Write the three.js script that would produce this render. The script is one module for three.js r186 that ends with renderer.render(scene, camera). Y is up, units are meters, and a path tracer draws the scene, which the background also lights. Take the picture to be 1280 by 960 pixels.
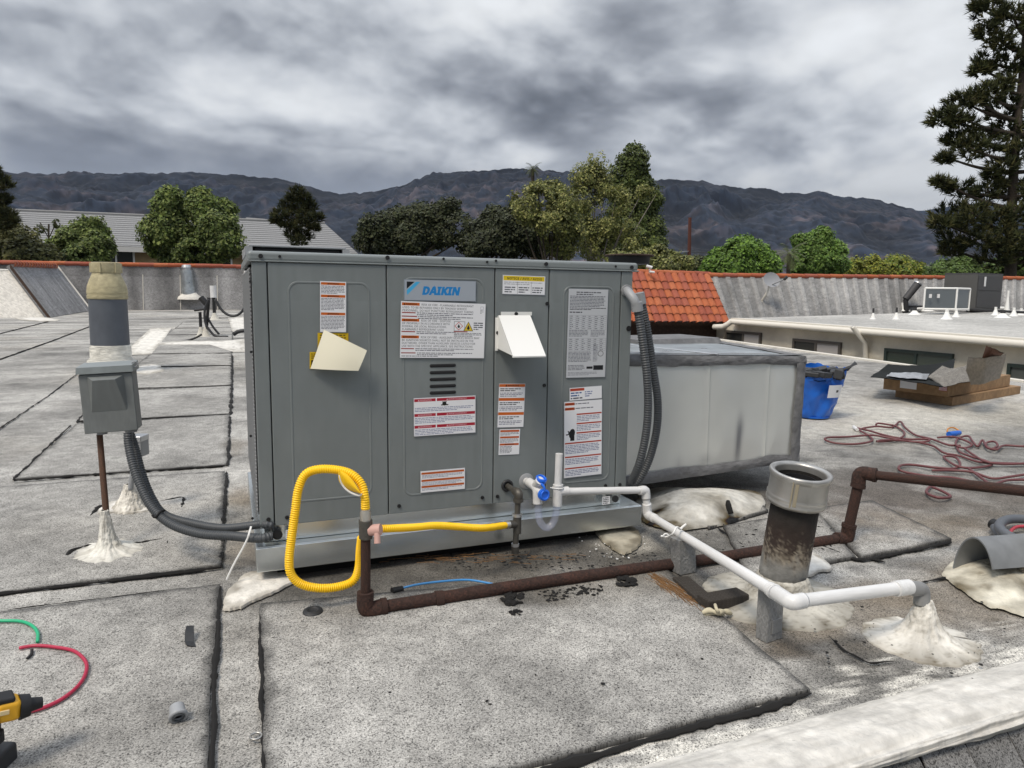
import * as THREE from 'three';
import { RoundedBoxGeometry } from 'three/addons/geometries/RoundedBoxGeometry.js';
import { mergeGeometries } from 'three/addons/utils/BufferGeometryUtils.js';

// ============================================================ camera
const CAM = new THREE.Vector3(0, 1.13, 0);
const F = 890.36, PITCH = 0.1238, ROLL = 0.012;          // focal length for a frame 1280 wide
const scene = new THREE.Scene();
const camera = new THREE.PerspectiveCamera(2 * Math.atan(480 / F) * 180 / Math.PI, 4 / 3, 0.05, 30000);
camera.position.copy(CAM);
camera.rotation.set(-PITCH, 0, ROLL, 'YXZ');
camera.updateMatrixWorld(true);
scene.add(camera);

// ============================================================ noise and random
const V = (x, y, z) => new THREE.Vector3(x, y, z);
function mulberry(a) { return () => { a |= 0; a = a + 0x6D2B79F5 | 0; let t = Math.imul(a ^ a >>> 15, 1 | a); t = t + Math.imul(t ^ t >>> 7, 61 | t) ^ t; return ((t ^ t >>> 14) >>> 0) / 4294967296; }; }
const hsh = (x, y, z) => { let h = Math.imul(x, 374761393) ^ Math.imul(y, 668265263) ^ Math.imul(z, 1274126177); h = Math.imul(h ^ h >>> 13, 1274126177); return ((h ^ h >>> 16) >>> 0) / 4294967296; };
const fade = t => t * t * (3 - 2 * t), lerp = (a, b, t) => a + (b - a) * t, clamp = (x, a = 0, b = 1) => Math.min(b, Math.max(a, x));
const sstep = (a, b, x) => fade(clamp((x - a) / (b - a)));
function vn(x, y, z = 0) {
  const i = Math.floor(x), j = Math.floor(y), k = Math.floor(z), u = fade(x - i), v = fade(y - j), w = fade(z - k);
  const l = (kk) => lerp(lerp(hsh(i, j, kk), hsh(i + 1, j, kk), u), lerp(hsh(i, j + 1, kk), hsh(i + 1, j + 1, kk), u), v);
  return lerp(l(k), l(k + 1), w);
}
function fbm(x, y, z = 0, o = 4) { let s = 0, a = 0.5, n = 0; for (let i = 0; i < o; i++) { s += a * vn(x, y, z + i * 7.3); n += a; x *= 2.03; y *= 2.03; z *= 2.03; a *= 0.5; } return s / n; }

// ============================================================ places: a view ray, and where it meets things that stand in the place
function ray(px, py) { return V((px - 640) / F, -(py - 480) / F, -1).applyQuaternion(camera.quaternion); }
const at = (px, py, d) => { const r = ray(px, py); return r.multiplyScalar(d / -r.z).add(CAM); };    // at d metres ahead
const SL = 0.02, deckY = (x, z) => SL * (-z - 3);                        // the roof falls gently towards the viewer
const roofAt = (px, py, up = 0) => { const r = ray(px, py); const t = (deckY(0, CAM.z) + up - CAM.y) / (r.y + SL * r.z); return r.multiplyScalar(t).add(CAM); };
const over = (g, px, py) => at(px, py, -g.z);                            // above a foot point, same distance
const YAW = 0.3794, CY = Math.cos(YAW), SY = Math.sin(YAW);
const AX = V(CY, 0, -SY), AZ = V(SY, 0, CY);                             // the building's own axes
const B = (xb, zb, h = 0) => { const p = V(xb * CY + zb * SY, 0, -xb * SY + zb * CY); p.y = deckY(p.x, p.z) + h; return p; };
const toB = p => [p.x * CY - p.z * SY, p.x * SY + p.z * CY];
const UX = -0.989, UZ = -2.6822;                                         // left front corner of the machine
const U0 = V(UX, 0, UZ);
function faceW(px, py, off = 0) { const r = ray(px, py), o = U0.clone().addScaledVector(AZ, off); const t = o.clone().sub(CAM).dot(AZ) / r.dot(AZ); return r.multiplyScalar(t).add(CAM); }
function face(px, py, off = 0) { const p = faceW(px, py, off).sub(U0); return V(p.dot(AX), p.y, off); }

// ============================================================ sky and sun
function makeSky() {
  const W = 3072, H = 1536, d = new Float32Array(W * H * 4);
  for (let j = 0; j < H; j++) {
    const el = ((j + 0.5) / H - 0.5) * Math.PI, y = Math.sin(el), c = Math.cos(el);
    for (let i = 0; i < W; i++) {
      const th = ((i + 0.5) / W - 0.5) * 2 * Math.PI, x = c * Math.cos(th), z = c * Math.sin(th), k = (j * W + i) * 4;
      let L, tint;
      if (y <= 0) { L = 0.24; tint = 0.3; }
      else {
        const s = 1 / (y + 0.24), u = x * s * 0.85, v = z * s * 0.85;
        const w1 = fbm(u * 1.1 + 3.1, v * 1.1 + 9.2, 1.5, 4) - 0.5, w2 = fbm(u * 1.1 + 13.7, v * 1.1 + 2.4, 4.5, 4) - 0.5;
        const big = fbm(u * 0.62 + w1 * 0.8 + 21.3, v * 0.62 + w2 * 0.8 + 5.9, 2.2, 3);
        const mid = fbm(u * 2.4 + w1 * 1.9 + 7.7, v * 2.4 + w2 * 1.9 + 1.2, 8.1, 6);
        const fine = fbm(u * 6.5 + w2 * 4.5 + mid * 1.5, v * 6.5 + w1 * 4.5, 3.3, 5);
        const puff = 1 - Math.abs(2 * fbm(u * 2.2 + w1 * 1.2 + 31, v * 2.2 + w2 * 1.2, 6.6, 5) - 1), puff2 = 1 - Math.abs(2 * fbm(x * 7 + w2 * 2.2 + 11, y * 13 + w1 * 1.5, z * 7 + 2.6, 6) - 1), lump = fbm(x * 15 + w1 * 4, y * 27 + mid * 2, z * 15 + w2 * 4 + 5, 5) - 0.5;
        let t = 0.44 + (big - 0.5) * 1.2 + (mid - 0.5) * 1.25 + (fine - 0.5) * 0.8 + (0.78 - puff) * 0.7 + (0.80 - puff2) * 0.62 + lump * 0.55;
        const az = Math.atan2(x, -z) * 180 / Math.PI, e = el * 180 / Math.PI;        // azimuth from straight ahead
        const g = (a, b, sa, sb) => Math.exp(-(((az - a) / sa) ** 2) - ((e - b) / sb) ** 2);
        t += 0.30 * g(-24, 18, 15, 7) + 0.26 * g(-17, 13, 12, 3) - 0.34 * g(7, 18, 10, 6) + 0.30 * g(26, 17, 9, 6) + 0.62 * g(29, 7.0, 9, 2.4) - 0.20 * g(7, 8, 16, 2.2) + 0.20 * g(2, 12, 7, 2.0) - 0.22 * g(-22, 8, 18, 3);
        t -= 0.36 * (1 - sstep(2, 12, e)) * (1 - 0.85 * sstep(14, 27, az));
        const low = 0.07 + 0.66 / (1 + Math.exp(-3.2 * (t - 0.60))); t = clamp(t);
        L = low * lerp(0.98, 3.7, sstep(19, 62, e));
        tint = clamp(1 - t);
      }
      d[k] = L * lerp(0.965, 0.885, tint); d[k + 1] = L * lerp(0.998, 0.975, tint); d[k + 2] = L * lerp(1.035, 1.14, tint); d[k + 3] = 1;
    }
  }
  // towards the horizon the cloud deck evens out
  const mid = []; for (let j = Math.floor(H * 100 / 180); j < H * 110 / 180; j++) for (let i = 0; i < W; i += 7) mid.push(d[(j * W + i) * 4 + 1]); mid.sort((a, b) => a - b); const md = mid[mid.length >> 1];
  for (let j = H / 2; j < H * 103 / 180; j++) { const e = (j + 0.5) / H * 180 - 90, w = 1 - sstep(6.5, 12.5, e); for (let i = 0; i < W; i++) { const k = (j * W + i) * 4, q = lerp(1, (md * 0.60 + d[k + 1] * 0.42) / d[k + 1], w); for (let c = 0; c < 3; c++) d[k + c] *= q; } }
  const t = new THREE.DataTexture(d, W, H, THREE.RGBAFormat, THREE.FloatType);
  t.mapping = THREE.EquirectangularReflectionMapping; t.magFilter = THREE.LinearFilter; t.minFilter = THREE.LinearFilter; t.needsUpdate = true;
  return t;
}
const sky = makeSky();
scene.background = sky; scene.environment = sky;
const sun = new THREE.DirectionalLight(0xfff3e2, 1.9);
sun.position.set(-12, 30, 11); sun.target.position.set(0, 0, -6);
sun.castShadow = true; sun.shadow.radius = 30; sun.shadow.mapSize.set(2048, 2048);
Object.assign(sun.shadow.camera, { left: -30, right: 30, top: 30, bottom: -30, near: 1, far: 90 });
scene.add(sun, sun.target);
scene.fog = new THREE.FogExp2(new THREE.Color(0.40, 0.60, 1.0), 1.2e-5);
const EXPOSURE = 1.36;

// ============================================================ geometry helpers
function clean(g) { if (!g.attributes.normal) g.computeVertexNormals(); g = g.index ? g.toNonIndexed() : g; if (!g.attributes.uv) g.setAttribute('uv', new THREE.BufferAttribute(new Float32Array(g.attributes.position.count * 2), 2)); for (const k of Object.keys(g.attributes)) if (!['position', 'normal', 'uv', 'color'].includes(k)) g.deleteAttribute(k); return g; }
function join(list) {
  if (!Array.isArray(list)) return list;
  if (list.length === 1) return list[0];
  list = list.map(clean); const col = list.every(g => g.attributes.color);
  if (!col) list.forEach(g => g.deleteAttribute('color'));
  return mergeGeometries(list);
}
const used = {};
function numbered(n) { const k = used[n] = (used[n] ?? -1) + 1; return k ? `${n}_${String(k).padStart(3, '0')}` : n; }
function add(name, geo, mat, parent) { const m = new THREE.Mesh(join(geo), mat); m.name = parent && parent !== scene ? name : numbered(name); m.castShadow = m.receiveShadow = true; (parent || scene).add(m); return m; }
function tag(o, label, category, group, kind) { o.userData.label = label; if (category) o.userData.category = category; if (group) o.userData.group = group; if (kind) o.userData.kind = kind; return o; }
function struct(o, label) { o.userData.kind = 'structure'; if (label) o.userData.label = label; return o; }
function thing(name, label, category, p = V(0, 0, 0), yaw = 0, group) { const g = new THREE.Group(); g.name = numbered(name); g.position.copy(p); g.rotation.y = yaw; scene.add(g); return tag(g, label, category, group); }
function copyOf(o, p, label) { const c = o.clone(); c.name = numbered(o.name.replace(/_\d{3}$/, '')); c.position.copy(p); if (label) c.userData = { ...o.userData, label }; scene.add(c); return c; }
const box = (w, h, d, x = 0, y = 0, z = 0) => new THREE.BoxGeometry(w, h, d).translate(x, y, z);
const rbox = (w, h, d, r, x = 0, y = 0, z = 0, s = 2) => new RoundedBoxGeometry(w, h, d, s, Math.min(r, w / 2.01, h / 2.01, d / 2.01)).translate(x, y, z);
const cyl = (r1, r2, h, n = 20, x = 0, y = 0, z = 0, open = false) => new THREE.CylinderGeometry(r1, r2, h, n, 1, open).translate(x, y, z);
const lathe = (pts, n = 32) => new THREE.LatheGeometry(pts.map(p => new THREE.Vector2(p[0], p[1])), n);
function along(a, b, g) { const d = b.clone().sub(a), q = new THREE.Quaternion().setFromUnitVectors(V(0, 1, 0), d.clone().normalize()); return g.applyQuaternion(q).translate((a.x + b.x) / 2, (a.y + b.y) / 2, (a.z + b.z) / 2); }
const rod = (a, b, r, n = 14, r2 = r) => along(a, b, cyl(r2, r, a.distanceTo(b), n));
// a tube of varying radius along a smooth or cornered line
function tube(pts, r, { n = 12, step = 0.02, smooth = true, rf = null, cap = true, closed = false, flat = 1, tension = 0.5 } = {}) {
  const curve = smooth ? new THREE.CatmullRomCurve3(pts, closed, 'catmullrom', tension) : (() => { const c = new THREE.CurvePath(); for (let i = 1; i < pts.length; i++) c.add(new THREE.LineCurve3(pts[i - 1], pts[i])); return c; })();
  const len = curve.getLength(), S = Math.max(4, Math.min(2600, Math.ceil(len / step)));
  const P = curve.getSpacedPoints(S), pos = [], uv = [], idx = [];
  let up = V(0, 1, 0), T0 = P[1].clone().sub(P[0]).normalize(); if (Math.abs(T0.y) > 0.9) up = V(1, 0, 0);
  let N = up.clone().addScaledVector(T0, -up.dot(T0)).normalize();
  for (let i = 0; i <= S; i++) {
    const T = (i < S ? P[i + 1].clone().sub(P[i]) : P[i].clone().sub(P[i - 1])).normalize();
    N.addScaledVector(T, -N.dot(T)).normalize(); const Bn = T.clone().cross(N);
    const s = i / S * len, R = rf ? rf(s, len) : r;
    for (let j = 0; j <= n; j++) { const a = j / n * Math.PI * 2, c = Math.cos(a) * R * (flat), q = Math.sin(a) * R; pos.push(P[i].x + N.x * c + Bn.x * q, P[i].y + N.y * c + Bn.y * q, P[i].z + N.z * c + Bn.z * q); uv.push(s, j / n * R * 6.28); }
  }
  for (let i = 0; i < S; i++) for (let j = 0; j < n; j++) { const a = i * (n + 1) + j, b = a + n + 1; idx.push(a, a + 1, b, b, a + 1, b + 1); }
  if (cap) for (const [e, f] of [[0, 1], [S, 0]]) { const c = pos.length / 3; pos.push(P[e].x, P[e].y, P[e].z); uv.push(0, 0); for (let j = 0; j < n; j++) { const a = e * (n + 1) + j; f ? idx.push(c, a + 1, a) : idx.push(c, a, a + 1); } }
  const g = new THREE.BufferGeometry(); g.setAttribute('position', new THREE.Float32BufferAttribute(pos, 3)); g.setAttribute('uv', new THREE.Float32BufferAttribute(uv, 2)); g.setIndex(idx); g.computeVertexNormals(); return g;
}
const ribbed = (r, pitch, amp) => s => r + amp * Math.cos(s / pitch * Math.PI * 2);
// a grid surface from a function (i/nu, j/nv) -> {p, uv, c}
function grid(nu, nv, fn) {
  const pos = [], uv = [], col = [], idx = []; let hasC = false;
  for (let j = 0; j <= nv; j++) for (let i = 0; i <= nu; i++) { const o = fn(i / nu, j / nv, i, j); pos.push(o.p.x, o.p.y, o.p.z); const t = o.uv || [i / nu, j / nv]; uv.push(t[0], t[1]); if (o.c) { hasC = true; col.push(...(o.c.length ? o.c : [o.c, o.c, o.c])); } }
  for (let j = 0; j < nv; j++) for (let i = 0; i < nu; i++) { const a = j * (nu + 1) + i, b = a + nu + 1; idx.push(a, a + 1, b, b, a + 1, b + 1); }
  const g = new THREE.BufferGeometry(); g.setAttribute('position', new THREE.Float32BufferAttribute(pos, 3)); g.setAttribute('uv', new THREE.Float32BufferAttribute(uv, 2)); if (hasC) g.setAttribute('color', new THREE.Float32BufferAttribute(col, 3)); g.setIndex(idx); g.computeVertexNormals(); return g;
}
// a closed box-like solid from eight corners: four below (a b c d, counter-clockwise from above) and four above
function hexa(lo, hi) {
  const q = [[lo[3], lo[2], lo[1], lo[0]], [hi[0], hi[1], hi[2], hi[3]], [lo[0], lo[1], hi[1], hi[0]], [lo[1], lo[2], hi[2], hi[1]], [lo[2], lo[3], hi[3], hi[2]], [lo[3], lo[0], hi[0], hi[3]]];
  const pos = [], uv = [];
  for (const [a, b, c, d] of q) { const w = a.distanceTo(b), h = a.distanceTo(d); for (const [p, s, t] of [[a, 0, 0], [b, w, 0], [c, w, h], [a, 0, 0], [c, w, h], [d, 0, h]]) { pos.push(p.x, p.y, p.z); uv.push(s, t); } }
  const g = new THREE.BufferGeometry(); g.setAttribute('position', new THREE.Float32BufferAttribute(pos, 3)); g.setAttribute('uv', new THREE.Float32BufferAttribute(uv, 2)); g.computeVertexNormals(); return g;
}
// a sheet of given thickness between two pairs of points: a->b one edge, d->c the other
function plate(a, b, c, d, th, n) { n = n || b.clone().sub(a).cross(d.clone().sub(a)).normalize(); const o = n.clone().multiplyScalar(th); return hexa([a, b, c, d].map(p => p.clone().sub(o)), [a, b, c, d]); }
function roundRect(x0, y0, x1, y1, r, S = THREE.Shape) { const s = new S(); s.moveTo(x0 + r, y0); s.lineTo(x1 - r, y0); s.absarc(x1 - r, y0 + r, r, -Math.PI / 2, 0); s.lineTo(x1, y1 - r); s.absarc(x1 - r, y1 - r, r, 0, Math.PI / 2); s.lineTo(x0 + r, y1); s.absarc(x0 + r, y1 - r, r, Math.PI / 2, Math.PI); s.lineTo(x0, y0 + r); s.absarc(x0 + r, y0 + r, r, Math.PI, Math.PI * 1.5); return s; }
const extrude = (s, depth, bevel = 0, seg = 1) => new THREE.ExtrudeGeometry(s, { depth: depth - bevel, bevelEnabled: bevel > 0, bevelSize: bevel, bevelThickness: bevel, bevelOffset: -bevel, bevelSegments: seg, curveSegments: 8 });
function paintV(g, fn) { const p = g.attributes.position, c = new Float32Array(p.count * 3); for (let i = 0; i < p.count; i++) { const k = fn(p.getX(i), p.getY(i), p.getZ(i)); c[i * 3] = k[0] ?? k; c[i * 3 + 1] = k[1] ?? k; c[i * 3 + 2] = k[2] ?? k; } g.setAttribute('color', new THREE.BufferAttribute(c, 3)); return g; }

// ============================================================ textures and materials
function dataTex(n, fn, srgb = true, rep = 1) {
  const d = new Uint8Array(n * n * 4);
  for (let j = 0; j < n; j++) for (let i = 0; i < n; i++) { const c = fn(i / n, j / n, i, j), k = (j * n + i) * 4; for (let q = 0; q < 3; q++) d[k + q] = clamp((c.length ? c[q] : c)) * 255; d[k + 3] = 255; }
  const t = new THREE.DataTexture(d, n, n, THREE.RGBAFormat); t.wrapS = t.wrapT = THREE.RepeatWrapping; t.magFilter = THREE.LinearFilter; t.minFilter = THREE.LinearMipmapLinearFilter; t.generateMipmaps = true; if (srgb) t.colorSpace = THREE.SRGBColorSpace; t.repeat.set(rep, rep); t.needsUpdate = true; return t;
}
// tiling noise: a period of P cells
const tn = (u, v, P, s = 0) => { const x = u * P, y = v * P, i = Math.floor(x), j = Math.floor(y), a = fade(x - i), b = fade(y - j), m = k => ((k % P) + P) % P; return lerp(lerp(hsh(m(i), m(j), s), hsh(m(i + 1), m(j), s), a), lerp(hsh(m(i), m(j + 1), s), hsh(m(i + 1), m(j + 1), s), a), b); };
const tf = (u, v, P, s = 0, o = 4) => { let r = 0, a = 0.5, n = 0; for (let k = 0; k < o; k++) { r += a * tn(u, v, P << k, s + k * 11); n += a; a *= 0.55; } return r / n; };
const granF = (u, v, i, j) => { const g = tn(u, v, 420, 3) * 0.5 + tn(u, v, 700, 5) * 0.5, sp = hsh(i, j, 9), c = tf(u, v, 24, 2, 4); let k = 0.74 + (g - 0.5) * 0.52 + (sp - 0.5) * 0.18 + (c - 0.5) * 0.22; if (g < 0.29) k -= 0.24; return k; };
const granMap = dataTex(1024, (u, v, i, j) => { const k = granF(u, v, i, j); return [k, k * 0.995, k * 0.98]; }, true, 1 / 1.3);
const granBump = dataTex(1024, (u, v, i, j) => granF(u, v, i, j) * 0.8, false, 1 / 1.3);
const plasterBump = dataTex(512, (u, v) => tf(u, v, 8, 1, 6), false, 1 / 0.5);
const dirtMap = dataTex(512, (u, v) => { const k = 0.88 + (tf(u, v, 16, 4, 5) - 0.5) * 0.26 + (tf(u, v, 3, 9, 2) - 0.5) * 0.06; const s = tn(u, v, 170, 8) > 0.95 ? 0.86 : 1; return [k * s, k * s * 0.99, k * s * 0.97]; }, true, 1 / 0.6);
const spangle = dataTex(512, (u, v) => { const k = 0.86 + (tf(u, v, 14, 2, 3) - 0.5) * 0.16 + (tf(u, v, 3, 6, 3) - 0.5) * 0.16; return [k, k, k]; }, true, 1 / 0.8);
const galvRough = dataTex(256, (u, v) => 0.55 + (tf(u, v, 8, 7, 4) - 0.5) * 0.5, false, 1 / 0.7);
const paintMap = dataTex(512, (u, v) => { const st = (tn(u, v * 0.2, 60, 5) - 0.5) * 0.06 * tf(u, v, 3, 8, 2), k = 0.93 + (tf(u, v, 4, 3, 6) - 0.5) * 0.14 + st; return [k, k, k]; }, true, 1 / 1.1);
const dentBump = dataTex(256, (u, v) => tf(u, v, 2, 15, 3), false, 1 / 0.9);
const rustMap = dataTex(512, (u, v) => { const a = tf(u, v, 10, 1, 5), b = tf(u, v, 40, 2, 3); const k = 0.36 + (b - 0.5) * 0.3; return [k * lerp(0.72, 1.15, a), k * lerp(0.62, 0.8, a), k * lerp(0.58, 0.66, a)]; }, true, 1 / 0.25);
const woodMap = dataTex(512, (u, v) => { const k = 0.8 + (tf(u * 0.999, v, 4, 5, 3) - 0.5) * 0.3 + (tn(u, v * 0.05, 90, 4) - 0.5) * 0.35; return [k, k, k]; }, true, 1 / 0.2);
const stuccoMap = dataTex(512, (u, v) => { const k = 0.88 + (tf(u, v, 4, 3, 6) - 0.5) * 0.3; return [k, k * 0.985, k * 0.96]; }, true, 1 / 2.2);

const C = (r, g, b) => new THREE.Color().setRGB(r, g, b);
const std = (c, o = {}) => new THREE.MeshStandardMaterial({ color: c, roughness: 0.7, metalness: 0, ...o });
const M = {
  deck: std(C(1, 1, 1), { map: granMap, bumpMap: granBump, bumpScale: 0.0022, vertexColors: true, roughness: 0.95 }),
  sheet: std(C(1, 1, 1), { map: granMap, bumpMap: granBump, bumpScale: 0.0022, vertexColors: true, roughness: 0.95, side: THREE.DoubleSide }),
  felt: std(C(0.33, 0.335, 0.345), { map: granMap, bumpMap: granBump, bumpScale: 0.002, roughness: 0.95 }),
  tar: std(C(0.009, 0.0085, 0.008), { roughness: 1 }),
  mastic: std(C(0.92, 0.92, 0.905), { map: dirtMap, bumpMap: plasterBump, bumpScale: 0.014, roughness: 0.75, vertexColors: true }),
  whitecoat: std(C(0.88, 0.87, 0.84), { map: dirtMap, bumpMap: plasterBump, bumpScale: 0.012, roughness: 0.8, vertexColors: true }),
  unit: std(C(0.222, 0.247, 0.248), { map: paintMap, bumpMap: dentBump, bumpScale: 0.004, roughness: 0.40 }),
  unitLight: std(C(0.25, 0.278, 0.28), { map: paintMap, roughness: 0.4 }),
  black: std(C(0.008, 0.008, 0.009), { roughness: 0.6 }),
  dark: std(C(0.03, 0.03, 0.032), { roughness: 0.6 }),
  rubber: std(C(0.022, 0.023, 0.025), { roughness: 0.55 }),
  galv: std(C(0.62, 0.66, 0.67), { map: spangle, roughnessMap: galvRough, roughness: 0.7, metalness: 0.8 }),
  galvSheet: std(C(0.68, 0.72, 0.725), { roughness: 0.24, metalness: 0.9 }),
  duct: std(C(0.76, 0.775, 0.745), { vertexColors: true, roughness: 0.30, metalness: 0.5 }),
  ductTape: std(C(0.20, 0.205, 0.22), { bumpMap: plasterBump, bumpScale: 0.012, roughness: 0.8, map: dirtMap }),
  hoodWhite: std(C(0.80, 0.80, 0.77), { roughness: 0.5 }),
  plate: std(C(0.50, 0.54, 0.58), { roughness: 0.35, metalness: 0.4 }),
  boxGrey: std(C(0.20, 0.215, 0.212), { map: paintMap, roughness: 0.5 }),
  conduit: std(C(0.060, 0.066, 0.072), { roughness: 0.5 }),
  fitting: std(C(0.30, 0.31, 0.32), { roughness: 0.45 }),
  pvc: std(C(0.83, 0.83, 0.82), { map: paintMap, roughness: 0.38 }),
  pvcGrey: std(C(0.30, 0.31, 0.32), { roughness: 0.6, map: dirtMap }),
  clear: new THREE.MeshPhysicalMaterial({ color: C(0.90, 0.92, 1.0), transmission: 0.86, thickness: 0, roughness: 0.16, ior: 1.3 }),
  blue: std(C(0.02, 0.15, 0.72), { roughness: 0.35 }),
  yellow: std(C(1.0, 0.60, 0.004), { roughness: 0.45 }),
  brass: std(C(0.62, 0.60, 0.55), { roughness: 0.35, metalness: 0.85 }),
  pink: std(C(0.55, 0.33, 0.28), { roughness: 0.6 }),
  steelPipe: std(C(0.12, 0.115, 0.105), { roughness: 0.5, metalness: 0.4, map: dirtMap }),
  rust: std(C(0.42, 0.34, 0.31), { map: rustMap, bumpMap: plasterBump, bumpScale: 0.002, roughness: 0.9 }),
  rustPost: std(C(0.95, 0.85, 0.66), { map: rustMap, roughness: 0.8 }),
  postWood: std(C(0.33, 0.34, 0.35), { map: dirtMap, bumpMap: plasterBump, bumpScale: 0.006, roughness: 0.85 }),
  oldWood: std(C(0.10, 0.085, 0.07), { map: woodMap, bumpMap: woodMap, bumpScale: 0.004, roughness: 0.95 }),
  flueCap: std(C(0.64, 0.625, 0.59), { map: spangle, roughness: 0.38, metalness: 0.75 }),
  flueTube: std(C(1, 1, 1), { vertexColors: true, map: dirtMap, bumpMap: plasterBump, bumpScale: 0.008, roughness: 0.85 }),
  tan: std(C(0.52, 0.47, 0.30), { map: dirtMap, roughness: 0.7 }),
  ventGrey: std(C(0.135, 0.15, 0.175), { map: paintMap, roughness: 0.5, metalness: 0.3 }),
  paper: std(C(0.80, 0.76, 0.60), { roughness: 0.85, side: THREE.DoubleSide }),
  stucco: std(C(0.84, 0.80, 0.70), { map: stuccoMap, bumpMap: plasterBump, bumpScale: 0.01, roughness: 0.95 }),
  stuccoTan: std(C(0.46, 0.34, 0.20), { map: stuccoMap, roughness: 0.95 }),
  trim: std(C(0.66, 0.63, 0.56), { roughness: 0.7 }),
  brownWood: std(C(0.085, 0.05, 0.035), { map: woodMap, roughness: 0.9 }),
  shingle: std(C(0.30, 0.31, 0.325), { map: dirtMap, roughness: 0.9 }),
  glass: std(C(0.045, 0.046, 0.045), { roughness: 0.12 }),
  blind: std(C(0.42, 0.40, 0.385), { roughness: 0.7 }),
  greenFrame: std(C(0.025, 0.04, 0.035), { roughness: 0.5 }),
  frameDark: std(C(0.09, 0.08, 0.07), { roughness: 0.6 }),
  frameWhite: std(C(0.72, 0.72, 0.70), { roughness: 0.6 }),
  cardboard: std(C(0.36, 0.23, 0.125), { map: dirtMap, roughness: 0.9 }),
  plasticBlue: std(C(0.012, 0.12, 0.52), { roughness: 0.3, side: THREE.DoubleSide }),
  sheetDark: new THREE.MeshPhysicalMaterial({ color: C(0.016, 0.018, 0.018), roughness: 0.9, specularIntensity: 0.3, side: THREE.DoubleSide }),
  hose: std(C(0.13, 0.04, 0.042), { roughness: 0.5 }),
  redWire: std(C(0.42, 0.02, 0.06), { roughness: 0.4 }),
  greenWire: std(C(0.02, 0.40, 0.19), { roughness: 0.4 }),
  blueWire: std(C(0.06, 0.28, 0.62), { roughness: 0.45 }),
  whiteTie: std(C(0.8, 0.8, 0.78), { roughness: 0.5 }),
  asphalt: std(C(0.09, 0.095, 0.08), { roughness: 1, map: dirtMap }),
  trunk: std(C(0.10, 0.08, 0.06), { roughness: 1, map: woodMap }),
  paleTrunk: std(C(0.34, 0.31, 0.27), { roughness: 1, map: woodMap }),
  leaf: new THREE.MeshPhysicalMaterial({ color: C(1.75, 1.8, 1.3), vertexColors: true, transmission: 0.3, thickness: 0, roughness: 0.95, side: THREE.DoubleSide }),
  needle: std(0xffffff, { vertexColors: true, roughness: 1, side: THREE.DoubleSide }),
  mountain: std(0xffffff, { vertexColors: true, roughness: 1 }),
  hvacDark: std(C(0.075, 0.075, 0.072), { roughness: 0.6 }),
  hvacSide: std(C(0.05, 0.05, 0.052), { roughness: 0.6 }),
  alu: std(C(0.55, 0.56, 0.57), { roughness: 0.35, metalness: 0.8 }),
};
const clayMats = [[0.50, 0.135, 0.055], [0.46, 0.12, 0.055], [0.55, 0.17, 0.075], [0.42, 0.12, 0.075], [0.52, 0.15, 0.06], [0.38, 0.10, 0.06]].map(c => std(C(...c), { map: dirtMap, roughness: 0.85, side: THREE.DoubleSide }));
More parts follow.
